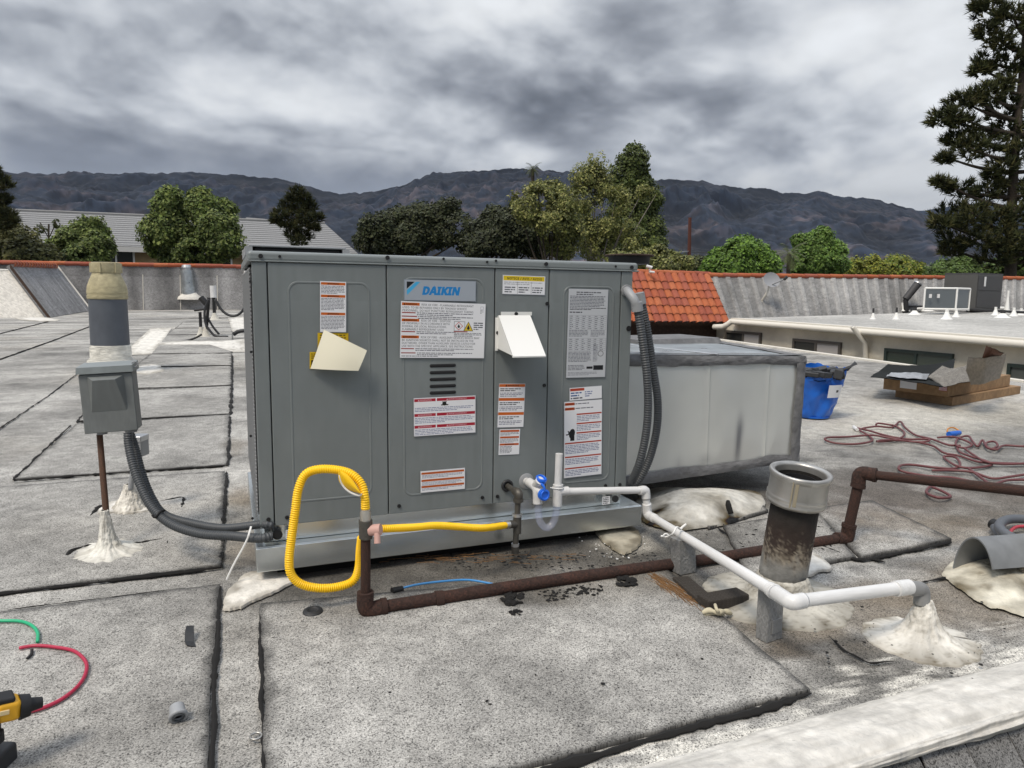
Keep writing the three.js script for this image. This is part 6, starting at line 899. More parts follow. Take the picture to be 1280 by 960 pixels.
// ============================================================ small things on the near roof
{
  const one = (name, label, cat, part, geo, mat) => { const t = thing(name, label, cat); add(part, geo, mat, t); return t; };
  one('red_wire', 'curved crimson wire lying on the roof at lower left', 'wire', 'wire', tube([[24, 810], [45, 807], [70, 809], [93, 814], [107, 827], [107, 842], [97, 858], [77, 874], [50, 886], [20, 892]].map(p => roofAt(p[0], p[1], 0.016)), 0.0055, { n: 10, step: 0.008 }), M.redWire);
  one('green_wire', 'short green wire curving in from the left edge', 'wire', 'wire', tube([[-40, 777], [0, 776], [25, 776.5], [40, 782], [47, 791], [47, 802]].map(p => roofAt(p[0], p[1], 0.016)), 0.0055, { n: 10, step: 0.008 }), M.greenWire);
  const bw = one('blue_wire', 'thin blue wire arching behind the rusty gas pipe', 'wire', 'wire', tube([roofAt(500, 736, 0.012), roofAt(520, 731, 0.025), roofAt(550, 727, 0.03), roofAt(585, 725, 0.02), roofAt(616, 730, 0.008)], 0.0045, { n: 8, step: 0.008 }), M.blueWire);
  add('black_tip', rod(roofAt(490, 739, 0.016), roofAt(503, 736, 0.014), 0.014, 12, 0.012), M.black, bw);
  const disc = thing('rubber_disc', 'round black rubber disc lying in front of the yellow hose', 'rubber disc', roofAt(391, 765, 0.012), 0); add('disc', lathe([[0, 0.004], [0.016, 0.004], [0.018, 0.010], [0.024, 0.011], [0.028, 0.006], [0.034, 0.006], [0.035, 0.0], [0.03, -0.002]], 32), M.rubber, disc); disc.rotation.x = 0.08;
  const bush = thing('conduit_bushing', 'grey metal bushing lying on its side on the near sheet', 'bushing', roofAt(222, 890, 0.032), 0.5); bush.rotation.x = 0.5; add('body', lathe([[0.013, -0.018], [0.019, -0.018], [0.021, 0.008], [0.024, 0.010], [0.024, 0.018], [0.013, 0.018], [0.013, -0.018]], 28).rotateX(Math.PI / 2), M.fitting, bush); add('bore', cyl(0.0135, 0.0135, 0.02, 20).rotateX(Math.PI / 2), M.black, bush); add('liner', new THREE.TorusGeometry(0.013, 0.0025, 8, 24).translate(0, 0, 0.0185), M.conduit, bush);
  const nut = thing('lock_nut', 'small pale ring nut lying near the left seam', 'ring nut', roofAt(320, 920, 0.009), 0.3); add('ring', new THREE.TorusGeometry(0.0145, 0.003, 6, 18).rotateX(Math.PI / 2), M.flueCap, nut);
  const scp = thing('black_scrap', 'bent black plastic scrap on the near left sheet', 'scrap', roofAt(238, 798, 0.012), 0.3);
  add('scrap', [plate(V(-0.014, 0.006, 0.026), V(0.014, 0.002, 0.03), V(0.012, 0.018, 0), V(-0.016, 0.024, -0.004), 0.003), plate(V(-0.016, 0.024, -0.004), V(0.012, 0.018, 0), V(0.008, 0.030, -0.03), V(-0.014, 0.034, -0.026), 0.003), plate(V(-0.004, 0.002, 0.05), V(0.024, -0.004, 0.058), V(0.014, 0.002, 0.03), V(-0.014, 0.006, 0.026), 0.003)], M.rubber, scp);
  one('black_clip', 'tiny curved black clip beside the crimson wire', 'clip', 'clip', tube([[40, 812], [39, 818], [34, 823]].map(p => roofAt(p[0], p[1], 0.014)), 0.005, { n: 6, step: 0.004, flat: 0.6 }), M.black);
  // flakes of tar near the gas pipe
  const rnd = mulberry(31); const lump = (px, py, r, h, s) => { const gs = []; for (let i = 0; i < 26; i++) { const a = rnd() * 6.283, k = Math.sqrt(rnd()) * r, c = roofAt(px, py, 0.012), q = r * (0.14 + rnd() * 0.26); gs.push(new THREE.IcosahedronGeometry(q, 0).scale(1.2, 0.25 + rnd() * 0.4, 0.5 + rnd() * 0.7).rotateX((rnd() - 0.5) * 1.2).rotateY(rnd() * 6).translate(c.x + Math.cos(a) * k, c.y + h * 0.35 * rnd() * (1 - k / r) + 0.002, c.z + Math.sin(a) * k)); } return gs; };
  one('tar_lump', 'crumbled black tar lump in front of the rusty pipe', 'tar lump', 'lump', lump(638, 749, 0.052, 0.03, 1), M.tar); one('tar_lump', 'smaller black tar lump below the crumbled one', 'tar lump', 'lump', lump(645, 766, 0.022, 0.012, 7), M.tar); one('tar_lump', 'flat black tar flake between the pipe and the timber', 'tar lump', 'lump', lump(783, 727, 0.045, 0.012, 4), M.tar);
  const deb = []; const fl = (px, py, r) => { const c = roofAt(px, py, 0.012), g = new THREE.IcosahedronGeometry(r, 0).scale(1.3, 0.3, 0.5 + rnd() * 0.9).rotateY(rnd() * 6); deb.push(g.translate(c.x, c.y + r * 0.2, c.z)); };
  for (let i = 0; i < 110; i++) { const u = rnd(); fl(660 + u * 70 + rnd() * 30, 747 - u * 12 + (rnd() - 0.5) * 12, 0.002 + rnd() * rnd() * 0.010); } for (let i = 0; i < 160; i++) fl(560 + rnd() * 260, 690 + rnd() * 22, 0.002 + rnd() * 0.006); for (let i = 0; i < 60; i++) fl(340 + rnd() * 640, 745 + rnd() * 150, 0.001 + rnd() * rnd() * 0.005); for (let i = 0; i < 120; i++) fl(1010 + rnd() * 260, 740 + rnd() * 110, 0.001 + rnd() * rnd() * 0.007); for (let i = 0; i < 120; i++) fl(880 + rnd() * 160, 630 + rnd() * 70, 0.0015 + rnd() * 0.006);
  tag(add('roof_debris', deb, M.tar), 'scattered black crumbs of tar on the roof', null, null, 'stuff');
  const chips = []; for (let i = 0; i < 60; i++) { const c = roofAt(735 + rnd() * 70 + (rnd() - 0.5) * 30, 668 + rnd() * 32, 0.008), r = 0.0015 + rnd() * rnd() * 0.008; chips.push(new THREE.IcosahedronGeometry(r, 0).scale(1.2, 0.4, 0.8).rotateY(rnd() * 6).translate(c.x, c.y + r * 0.2, c.z)); }
  tag(add('white_chips', chips, M.whiteTie), 'white flakes of coating at the right corner of the curb', null, null, 'stuff');
  const nd = []; for (let i = 0; i < 130; i++) { const u = rnd(), a = roofAt(808 + u * 55 + (rnd() - 0.5) * 14, 716 + u * 30 + (rnd() - 0.5) * 9, 0.006 + rnd() * 0.012), b = roofAt(822 + u * 55 + rnd() * 26, 724 + u * 30 + rnd() * 16, 0.004 + rnd() * 0.01); nd.push(rod(a, b, 0.0011, 4)); } for (let i = 0; i < 70; i++) { const a = roofAt(480 + rnd() * 230, 692 + rnd() * 12, 0.008); const b = a.clone().add(V((rnd() - 0.3) * 0.16, 0.003, (rnd() - 0.5) * 0.05)); nd.push(rod(a, b, 0.0010, 4)); }
  tag(add('pine_needles', nd, std(C(0.20, 0.105, 0.04), { roughness: 0.9 })), 'brown pine needles drifted against the timber and under the unit', null, null, 'stuff');
  // cordless drill standing at the left edge of the view
  const dp = roofAt(-4, 968), t = thing('cordless_drill', 'yellow and black cordless drill standing at the lower left corner', 'drill', V(dp.x, dp.y, dp.z), 0.0), hd = at(8, 892, -dp.z), hy = hd.y - dp.y, ang = -0.55;
  const hr = new THREE.Group(); hr.name = 'motor_housing'; t.add(hr); hr.position.set(0.015, hy, 0.0); hr.rotation.y = 0.75; hr.rotation.z = -0.12;
  add('housing', [rbox(0.10, 0.062, 0.064, 0.02, -0.045, 0, 0, 4), rbox(0.05, 0.05, 0.056, 0.012, 0.018, 0.008, 0, 3)], M.yellow.clone(), hr).material.color.setRGB(0.70, 0.36, 0.012);
  add('side_disc', [cyl(0.027, 0.030, 0.012, 28).rotateX(Math.PI / 2).translate(-0.03, -0.008, 0.034), new THREE.TorusGeometry(0.024, 0.004, 8, 28).translate(-0.03, -0.008, 0.040)], M.fitting, hr); add('vent_ring', cyl(0.02, 0.02, 0.004, 24).rotateX(Math.PI / 2).translate(-0.03, -0.008, 0.0405), M.black, hr);
  add('nose', [cyl(0.026, 0.030, 0.022, 24).rotateZ(-Math.PI / 2).translate(0.052, 0.004, 0), cyl(0.013, 0.018, 0.03, 18).rotateZ(-Math.PI / 2).translate(0.074, 0.004, 0)], M.black, hr); add('top_cap', [rbox(0.12, 0.014, 0.05, 0.006, -0.03, 0.036, 0)], M.black, hr); add('badge', rbox(0.02, 0.012, 0.004, 0.002, 0.008, 0.012, 0.029), std(C(0.7, 0.55, 0.3), { roughness: 0.5 }), hr);
  add('handle', tube([V(-0.005, hy - 0.02, 0), V(-0.012, hy * 0.55, 0.0), V(-0.02, 0.05, 0)], 0.022, { n: 16, step: 0.008, rf: s => 0.021 + 0.003 * Math.sin(s * 30) }), M.rubber, t); add('trigger', rbox(0.014, 0.034, 0.018, 0.005, 0.018, hy - 0.055, 0.004), M.black, t); add('battery', [rbox(0.075, 0.05, 0.11, 0.01, -0.02, 0.028, 0, 3)], M.rubber, t); add('grip_stripe', rbox(0.006, 0.07, 0.02, 0.003, 0.006, hy * 0.5, 0.012), M.yellow, t);
}
// ============================================================ things on the roof across the gap
{
  const hit = rb.hit, dish = thing('satellite_dish', 'grey satellite dish on the felt slope beyond the orange tiles', 'satellite dish'), p = (x, y, d = 17.0) => at(x, y, d);
  const c = p(964, 350, 17.0), n = V(0.15, 0.25, 0.95).normalize(), pr = []; for (let i = 0; i <= 8; i++) pr.push([i / 8 * 0.21, (i / 8) ** 2 * 0.045]);
  add('reflector', along(c, c.clone().addScaledVector(n, 0.01), lathe(pr, 28).scale(1, 1, 0.85).translate(0, -0.02, 0)), std(C(0.30, 0.31, 0.33), { roughness: 0.6, side: THREE.DoubleSide }), dish);
  add('feed_arm', rod(p(964, 356, 17.0), p(982, 348.5, 16.7), 0.016, 8), M.fitting, dish); add('feed_horn', rod(p(980, 349.5, 16.7), p(984, 346, 16.65), 0.035, 10), M.dark, dish); add('mast', tube([p(962, 355, 17.1), p(958, 367, 17.1), p(950, 379, 17.3)], 0.028, { n: 8, step: 0.05 }), M.trim, dish); add('foot', rod(p(948, 378, 17.3), p(952, 380, 17.2), 0.07, 10), M.trim, dish);
  const big = thing('hvac_unit', 'big dark grey air conditioner on the roof across the gap', 'air conditioner'), dd = 18.4, B0 = rb.foot(1219, 17.6), b = (x, y, d) => at(x, y, d);
  const d1 = -B0.z, L = b(1178, 381, d1 + 0.45), Rr = b(1250.5, 381.5, d1 + 0.5), Fp = B0.clone(); L.y = Rr.y = Fp.y + 0.1; Fp.y += 0.1; const Bk = L.clone().add(Rr).sub(Fp), topY = b(1219, 343, d1).y, T4 = [L, Fp, Rr, Bk].map(q => V(q.x, topY, q.z));
  add('cabinet', hexa([L, Fp, Rr, Bk], T4), M.hvacDark, big); add('lid', hexa(T4.map(q => q.clone().add(V(0, 0.002, 0))), T4.map(q => q.clone().add(V(0, 0.04, 0)))), M.hvacSide, big);
  const un = V(0, 1, 0), o2 = Rr.clone().sub(Fp), nF = V(-o2.z, 0, o2.x).normalize(); if (nF.z < 0) nF.negate(); const f = (u, y) => Fp.clone().addScaledVector(o2, u).add(V(0, (topY - Fp.y) * y, 0)).addScaledVector(nF, 0.012);
  add('access_panel', plate(f(0.03, 0.55), f(0.97, 0.55), f(0.97, 0.96), f(0.03, 0.96), 0.02), M.hvacSide, big); add('access_panel', plate(f(0.03, 0.04), f(0.97, 0.04), f(0.97, 0.52), f(0.03, 0.52), 0.02), M.hvacSide, big); add('label_plate', plate(f(0.24, 0.66), f(0.31, 0.66), f(0.31, 0.94), f(0.24, 0.94), 0.004).translate(nF.x * 0.01, 0, nF.z * 0.01), M.pvc, big);
  for (const u of [0.2, 0.75]) add('skid', box(0.25, 0.12, 0.25, Fp.x + o2.x * u, Fp.y - 0.05, Fp.z + o2.z * u - 0.2), M.black, big);
  const sm = thing('duct_box', 'small glossy grey duct box with white sealed edges before the big air conditioner', 'duct'), s0 = rb.foot(1195, 16.9).add(V(0, 0.08, 0)), s1 = b(1155, 379, -s0.z + 0.15), s2 = b(1211, 381, -s0.z + 0.35); s1.y = s2.y = s0.y; const s3 = s1.clone().add(s2).sub(s0), ty = b(1195, 360.5, -s0.z).y, q4 = [s1, s0, s2, s3]; const hi = q4.map(q => V(q.x, ty, q.z));
  add('body', hexa(q4.map(q => q.clone().add(V(0, 0.03, 0))), hi), std(C(0.16, 0.18, 0.19), { metalness: 0.5, roughness: 0.35 }), sm); for (const [i, j] of [[0, 1], [1, 2]]) add('sealant_edge', [rod(hi[i], hi[j], 0.022, 7), rod(q4[i].clone().add(V(0, 0.04, 0)), q4[j].clone().add(V(0, 0.04, 0)), 0.025, 7)], M.hoodWhite, sm); for (const i of [0, 1, 2]) add('sealant_edge', rod(q4[i], hi[i], 0.022, 7), M.hoodWhite, sm);
  for (const [x, y] of [[1163, 370], [1173, 370]]) { const m = b(x, y, -s0.z + 0.02); add('white_tag', box(0.05, 0.09, 0.03, m.x, m.y, m.z), M.pvc, sm); }
  const fl = thing('vent_pipe', 'dark slanting vent pipe left of the duct box across the gap', 'vent pipe'), e0 = hit(1133, 389), e1 = b(1132, 374, -e0.z), e2 = b(1147, 355, -e0.z); add('stem', rod(e0, e1, 0.06, 12), M.dark, fl); add('pipe', rod(e1, e2, 0.085, 14, 0.10), M.hvacSide, fl); add('sealant', lathe([[0.16, 0], [0.08, 0.06], [0.06, 0.22]], 14), M.hoodWhite, fl).position.copy(hit(1130, 388)); add('rim', rod(e2, e2.clone().lerp(e1, -0.06), 0.11, 14), M.alu, fl);
  const spots = [[1086, 383, 0.06, 0.12, 0], [1107, 383, 0.08, 0.12, 1], [1091, 399, 0.14, 0.07, 1], [1120, 399, 0.15, 0.08, 1], [1143, 393, 0.10, 0.16, 1], [1160, 388, 0.08, 0.2, 0], [1183, 399, 0.16, 0.13, 0], [1195, 396, 0.14, 0.09, 0], [1217, 389, 0.12, 0.13, 0], [1244, 394, 0.14, 0.1, 0], [1258, 391, 0.40, 0.09, 0], [1253, 397, 0.1, 0.18, 1], [1267, 395, 0.14, 0.1, 0], [1276, 394, 0.12, 0.1, 0]];
  const words = ['leftmost on the far white roof', 'just right of the leftmost one', 'with dark stub, nearest the gutter downspout', 'with dark stub, second along the gutter', 'with dark stub below the slanting vent', 'just right of the slanting vent', 'below the small duct box, on its left', 'below the small duct box, on its right', 'at the corner of the big air conditioner', 'right of the big air conditioner, first', 'tall and pale, right of the big air conditioner', 'wide, in front of the tall pale one', 'second from the right edge, across the gap', 'at the right edge, across the gap'];
  spots.forEach(([x, y, h, r, dk], i) => { const g = hit(x, y), t = thing('roof_stub', `white sealed roof stub ${words[i]}`, 'roof stub', g, 0, 'sealed stubs on the roof across the gap'); add('sealant', lathe([[r, -0.01], [r * 0.6, h * 0.25], [r * 0.32, h * 0.8], [r * 0.25, h], [0, h]], 14), M.hoodWhite, t); add('pipe', cyl(r * 0.28, r * 0.28, h * (dk ? 1.1 : 0.5), 10, 0, h * 1.1, 0), dk ? M.dark : M.hoodWhite, t); });
  const pr2 = thing('roof_pipe', 'long dark pipe lying below the far air conditioners', 'pipe'); add('pipe', tube([hit(1135, 388).add(V(0, 0.12, 0)), hit(1165, 388).add(V(0, 0.1, 0)), hit(1230, 392).add(V(0, 0.08, 0)), hit(1300, 396).add(V(0, 0.08, 0))], 0.03, { n: 8, step: 0.2 }), M.dark, pr2);
  const pr3 = thing('white_pipe', 'long white pipe lying on the roof below the duct box', 'pipe'); add('pipe', tube([hit(1145, 384).add(V(0, 0.05, 0)), hit(1175, 387).add(V(0, 0.08, 0)), hit(1215, 386.5).add(V(0, 0.08, 0)), hit(1255, 388).add(V(0, 0.06, 0))], 0.035, { n: 8, step: 0.2 }), M.hoodWhite, pr3);
  const cam = thing('security_camera', 'small white camera on the tiled ridge beside the unit', 'camera'), cp = at(812, 336, 16.2); add('housing', rod(at(808, 332.5, 16.2), at(815, 334.5, 16.2), 0.035, 10), M.pvc, cam); add('mount', [rod(cp, at(812, 341, 16.25), 0.02, 8), rod(at(812, 339.5, 16.2), at(818, 340.5, 16.2), 0.025, 8)], M.pvc, cam);
}
// ============================================================ house beyond the left parapet
{
  const t = thing('house', 'tan house with grey shingle roof beyond the left parapet', 'house'), d0 = 45;
  const e0 = at(-60, 301.5, 40), e1 = at(447, 311, 47), r0 = at(-60, 263, 47), r1 = at(437, 281, 53), ex = e1.clone().sub(e0).setY(0).normalize(), back = V(ex.z, 0, -ex.x); if (back.z > 0) back.negate();
  e1.y = e0.y; r1.y = r0.y; const e2 = e1.clone().addScaledVector(back, 14), e3 = e0.clone().addScaledVector(back, 14), n = 26;
  const R0 = e0.clone().addScaledVector(back, 6.5).setY(r0.y), R1 = e1.clone().addScaledVector(back, 6.5).setY(r0.y).addScaledVector(ex, -1.6);
  const rf = thing; const slope = (a, b, c, d) => grid(1, 34, (u, v) => { const p = a.clone().lerp(b, u).lerp(d.clone().lerp(c, u), v); return { p, uv: [u * a.distanceTo(b), v * a.distanceTo(d)] }; });
  const roof = add('roof', [slope(e0, e1, R1, R0), slope(e3, e2, R1, R0), slope(e1, e2, R1, R1)], M.shingle.clone(), t); roof.material.side = THREE.DoubleSide;
  const course = []; const nv = 15; for (let k = 0; k < nv; k++) { const v = (k + 0.5) / nv, a = e0.clone().lerp(R0, v), b = e1.clone().lerp(R1, v); course.push(rod(a, b, 0.035, 4)); }
  add('shingle_course', course, std(C(0.16, 0.165, 0.175), { roughness: 0.95 }), roof).userData.kind = 'stuff';
  add('ridge_cap', rod(R0.clone().add(V(0, 0.02, 0)), R1.clone().add(V(0, 0.02, 0)), 0.1, 8), M.shingle, roof);
  const f = V(0, -0.32, 0); add('fascia', plate(e0.clone().add(f), e1.clone().add(f), e1.clone().add(V(0, -0.02, 0)), e0.clone().add(V(0, -0.02, 0)), 0.06), std(C(0.50, 0.50, 0.49), { roughness: 0.7 }), t);
  const w0 = e0.clone().addScaledVector(back, 0.6), w1 = e1.clone().addScaledVector(back, 0.6).addScaledVector(ex, -0.5), w2 = w1.clone().addScaledVector(back, 12.8), w3 = w0.clone().addScaledVector(back, 12.8), fl = p => V(p.x, -3.25, p.z);
  add('wall', hexa([w0, w1, w2, w3].map(fl), [w0, w1, w2, w3].map(p => p.clone().add(V(0, -0.2, 0)))), M.stuccoTan, t);
  const wn = back, hitw = (x, y) => { const r = ray(x, y), k = w0.clone().sub(CAM).dot(wn) / r.dot(wn); return r.multiplyScalar(k).add(CAM).addScaledVector(wn, -0.03); };
  const win = (x0, x1, y0, y1) => { const a = hitw(x0, y0), b = hitw(x1, y0), h = a.y - hitw(x0, y1).y, L = Math.hypot(b.x - a.x, b.z - a.z), o = new THREE.Group(); o.name = 'window'; o.position.copy(a); o.rotation.y = Math.atan2(-ex.z, ex.x); t.add(o); add('frame', [box(L, 0.1, 0.08, L / 2, -0.05, 0), box(L, 0.1, 0.08, L / 2, -h + 0.05, 0), box(0.1, h - 0.2, 0.08, 0.05, -h / 2, 0), box(0.1, h - 0.2, 0.08, L - 0.05, -h / 2, 0), box(0.1, h - 0.2, 0.08, L / 2, -h / 2, 0)], M.frameWhite, o); for (const s of [0, 1]) add('pane', box(L / 2 - 0.15, h - 0.2, 0.03, 0.1 + (L / 2 - 0.15) / 2 + s * (L / 2 - 0.05), -h / 2, 0), M.glass, o); };
  win(121, 168, 310, 342); win(20, 52, 309, 341); win(250, 290, 312, 344);
  const far = thing('far_house', 'distant house roof behind the twin tree', 'house'); const q = at(292, 279, 75), q2 = at(330, 281, 75); add('roof', hexa([q.clone().add(V(0, -1, 0)), q2.clone().add(V(0, -1, 0)), q2.clone().add(V(0, -1, -6)), q.clone().add(V(0, -1, -6))], [q.clone().add(V(0.6, 0.8, -2)), q2.clone().add(V(-0.6, 0.8, -2)), q2.clone().add(V(-0.6, 0.8, -4)), q.clone().add(V(0.6, 0.8, -4))]), M.shingle, far); add('wall', hexa([q, q2, q2.clone().add(V(0, 0, -6)), q.clone().add(V(0, 0, -6))].map(fl), [q, q2, q2.clone().add(V(0, 0, -6)), q.clone().add(V(0, 0, -6))].map(p => p.clone().add(V(0, -1, 0)))), M.stuccoTan, far);
}
// ============================================================ trees
function leaves(blobs, n, size, cols, seed, { gap = 0.42, freq = 1.1, upb = 0.35, thin = 0.42, droop = 0, shell = 0.5 } = {}) {
  const rnd = mulberry(seed), pos = [], col = [], nor = [], vol = blobs.map(b => Math.pow(b[3] * b[4] * b[5], 0.72)), tot = vol.reduce((a, b) => a + b, 0), q = V(), N = V(), T = V(), S = V();
  let made = 0, tries = 0; while (made < n && tries++ < n * 6) {
    let r = rnd() * tot, k = 0; while (k < blobs.length - 1 && (r -= vol[k]) > 0) k++; const b = blobs[k];
    const z = rnd() * 2 - 1, a = rnd() * 6.283, s = Math.sqrt(1 - z * z), R = shell + (1 - shell) * Math.pow(rnd(), 0.5) ; const dx = s * Math.cos(a), dy = z, dz = s * Math.sin(a);
    const wob = 0.55 + 0.9 * fbm(dx * 3.4 + k * 7, dy * 3.4, dz * 3.4 + seed, 3);
    q.set(b[0] + dx * b[3] * R * wob, b[1] + dy * b[4] * R * wob, b[2] + dz * b[5] * R * wob);
    const cl = fbm(q.x * freq + seed, q.y * freq, q.z * freq, 3); if (cl < gap + (rnd() - 0.5) * 0.1) continue;
    N.set(dx + (rnd() - 0.5) * 1.5, dy + (rnd() - 0.5) * 1.5 + upb, dz + (rnd() - 0.5) * 1.5).normalize(); T.set(rnd() - 0.5, rnd() - 0.5 - droop, rnd() - 0.5); T.addScaledVector(N, -T.dot(N)).normalize(); S.copy(N).cross(T);
    const l = size * (0.6 + rnd() * 0.8), w = l * thin; const p0 = q, A = [q.x, q.y, q.z], tip = [q.x + T.x * l, q.y + T.y * l, q.z + T.z * l], m = [q.x + T.x * l * 0.45 + N.x * l * 0.1, q.y + T.y * l * 0.45 + N.y * l * 0.1, q.z + T.z * l * 0.45 + N.z * l * 0.1], e1 = [m[0] + S.x * w, m[1] + S.y * w - N.y * 0.0, m[2] + S.z * w], e2 = [m[0] - S.x * w, m[1] - S.y * w, m[2] - S.z * w];
    pos.push(...A, ...e1, ...tip, ...A, ...tip, ...e2); const c0 = cols[Math.floor(rnd() * cols.length)], kk = 0.7 + rnd() * 0.6 + (cl - 0.5) * 0.8; for (let i = 0; i < 6; i++) col.push(c0[0] * kk, c0[1] * kk, c0[2] * kk); made++;
  }
  const g = new THREE.BufferGeometry(); g.setAttribute('position', new THREE.Float32BufferAttribute(pos, 3)); g.setAttribute('uv', new THREE.Float32BufferAttribute(new Float32Array(pos.length / 3 * 2), 2)); g.setAttribute('color', new THREE.Float32BufferAttribute(col, 3)); g.computeVertexNormals(); return g;
}
function tufts(list, per, len, wid, cols, seed, nN = 16) { // list: [x,y,z,rx,ry,rz]
  const rnd = mulberry(seed), pos = [], col = [], nor = [];
  for (const b of list) for (let i = 0; i < per * Math.max(1, b[6] || 1); i++) {
    const z = rnd() * 2 - 1, a = rnd() * 6.283, s = Math.sqrt(1 - z * z), R = 0.35 + 0.65 * Math.sqrt(rnd()), c = V(b[0] + s * Math.cos(a) * b[3] * R, b[1] + z * b[4] * R, b[2] + s * Math.sin(a) * b[5] * R);
    const ax = V(s * Math.cos(a) * 0.8 + (rnd() - 0.5) * 0.7, z * 0.5 + 0.45 + rnd() * 0.3, s * Math.sin(a) * 0.8 + (rnd() - 0.5) * 0.7).normalize(), c0 = cols[Math.floor(rnd() * cols.length)], kk = 0.7 + rnd() * 0.6;
    for (let k = 0; k < nN; k++) { const d = V((rnd() - 0.5) * 1.7, (rnd() - 0.5) * 1.7, (rnd() - 0.5) * 1.7).add(ax).normalize(), l = len * (0.6 + rnd() * 0.6), sd = V(rnd() - 0.5, rnd() - 0.5, rnd() - 0.5).cross(d).normalize().multiplyScalar(wid), n = sd.clone().cross(d).normalize(), o = c.clone().addScaledVector(ax, (rnd() - 0.6) * len * 0.5); pos.push(o.x - sd.x, o.y - sd.y, o.z - sd.z, o.x + sd.x, o.y + sd.y, o.z + sd.z, o.x + d.x * l, o.y + d.y * l, o.z + d.z * l); for (let q = 0; q < 3; q++) { const kz = kk * (q === 2 ? 1.25 : 0.8); col.push(c0[0] * kz, c0[1] * kz, c0[2] * kz); } }
  }
  const g = new THREE.BufferGeometry(); g.setAttribute('position', new THREE.Float32BufferAttribute(pos, 3)); g.setAttribute('uv', new THREE.Float32BufferAttribute(new Float32Array(pos.length / 3 * 2), 2)); g.setAttribute('color', new THREE.Float32BufferAttribute(col, 3)); g.computeVertexNormals(); return g;
}
const GY = -3.25;
// a leafy tree from crown clumps given as [px, py, radius in px, flatness], at distance d
function tree(name, label, category, d, clumps, n, size, cols, seed, opt = {}) {
  const c0 = at(clumps[0][0], clumps[0][1], d), rnd = mulberry(seed + 500), k = d / F, base = V(opt.trunkX !== undefined ? at(opt.trunkX, 340, d).x : c0.x, GY, -d), t = thing(name, label, category, base, 0, opt.group);
  const bl = clumps.map(([x, y, r, f = 0.85]) => { const p = at(x, y, d + (rnd() - 0.5) * r * k * 1.2); return [p.x - base.x, p.y - base.y, p.z - base.z, r * k, r * k * f, r * k * 0.95]; });
  add('crown', leaves(bl, n, size, cols, seed, opt), M.leaf, t);
  const lowY = Math.min(...bl.map(b => b[1])), limbs = [], tr = opt.tr || 0.16, fork = V(0, Math.max(0.6, lowY * 0.6), 0);
  limbs.push(tube([V(0, 0, 0), V(0.06, fork.y * 0.5, 0.02), fork], tr, { n: 8, step: 0.3, rf: (s, L) => tr * (1.15 - 0.35 * s / L) }));
  for (const b of bl) limbs.push(tube([fork, fork.clone().lerp(V(b[0], b[1], b[2]), 0.5).add(V((rnd() - 0.5) * 0.3, 0.1, 0)), V(b[0], b[1] + b[4] * 0.4, b[2])], tr * 0.5, { n: 6, step: 0.3, rf: (s, L) => tr * 0.55 * (1 - 0.82 * s / L) }));
  add('trunk', limbs, opt.pale ? M.paleTrunk : M.trunk, t); return t;
}
const GR = { dark: [[0.026, 0.034, 0.012], [0.036, 0.045, 0.015], [0.045, 0.05, 0.02]], mid: [[0.055, 0.08, 0.02], [0.075, 0.10, 0.026], [0.04, 0.058, 0.016], [0.13, 0.15, 0.055]], oliv: [[0.085, 0.095, 0.032], [0.12, 0.125, 0.045], [0.06, 0.066, 0.025], [0.20, 0.19, 0.09]], bright: [[0.07, 0.13, 0.018], [0.10, 0.17, 0.026], [0.05, 0.095, 0.015]], yel: [[0.14, 0.15, 0.022], [0.18, 0.175, 0.03], [0.09, 0.11, 0.02]], bush: [[0.06, 0.06, 0.024], [0.08, 0.075, 0.03], [0.042, 0.045, 0.018]] };
tree('leafy_tree', 'full twin crowned green tree in front of the tan house', 'tree', 33, [[212, 262, 24], [205, 290, 27], [228, 300, 26], [258, 264, 24], [272, 285, 26], [240, 312, 24], [280, 305, 22], [196, 310, 14], [212, 246, 15], [250, 246, 14], [282, 262, 14], [262, 315, 22], [224, 322, 22]], 38400, 0.144, GR.mid, 11, { trunkX: 235, gap: 0.40, freq: 1.5, thin: 0.36, tr: 0.12, pale: 1 });
tree('leafy_shrub', 'light green bushy young tree left of the house window', 'tree', 31, [[112, 292, 22], [92, 302, 20], [118, 310, 22], [80, 315, 22], [100, 325, 24], [122, 324, 12], [116, 276, 11]], 24000, 0.137, [...GR.mid, [0.13, 0.16, 0.06]], 12, { gap: 0.38, freq: 1.6, thin: 0.36, tr: 0.09 });
tree('dark_shrub', 'dark brownish green bushes at the far left edge', 'shrub', 30, [[-10, 300, 34], [14, 305, 30], [28, 320, 28], [50, 325, 24], [-30, 325, 40], [60, 318, 14], [10, 285, 14], [66, 330, 20]], 25600, 0.122, GR.bush, 13, { gap: 0.36, freq: 1.5, tr: 0.1 });
{ const t = thing('bare_sapling', 'thin bare sapling against the grey shingle roof', 'sapling', V(at(62, 300, 32).x, GY, -32)), b = t.position, p = (x, y) => at(x, y, 32).sub(b); add('branches', [tube([V(0, 0, 0), p(62, 320), p(61, 280)], 0.04, { n: 6, step: 0.4 }), tube([p(62, 300), p(54, 285), p(50, 278)], 0.022, { n: 5, step: 0.2 }), tube([p(62, 296), p(67, 285), p(70, 276)], 0.022, { n: 5, step: 0.2 }), tube([p(56, 288), p(50, 288), p(46, 284)], 0.018, { n: 5, step: 0.2 })], M.trunk, t); add('leaf_sprays', leaves([[...p(51, 286).toArray(), 0.25, 0.2, 0.25], [...p(45, 292).toArray(), 0.15, 0.25, 0.2], [...p(70, 279).toArray(), 0.15, 0.2, 0.2]], 110, 0.14, GR.dark, 71, { gap: 0.2 }), M.leaf, t); }
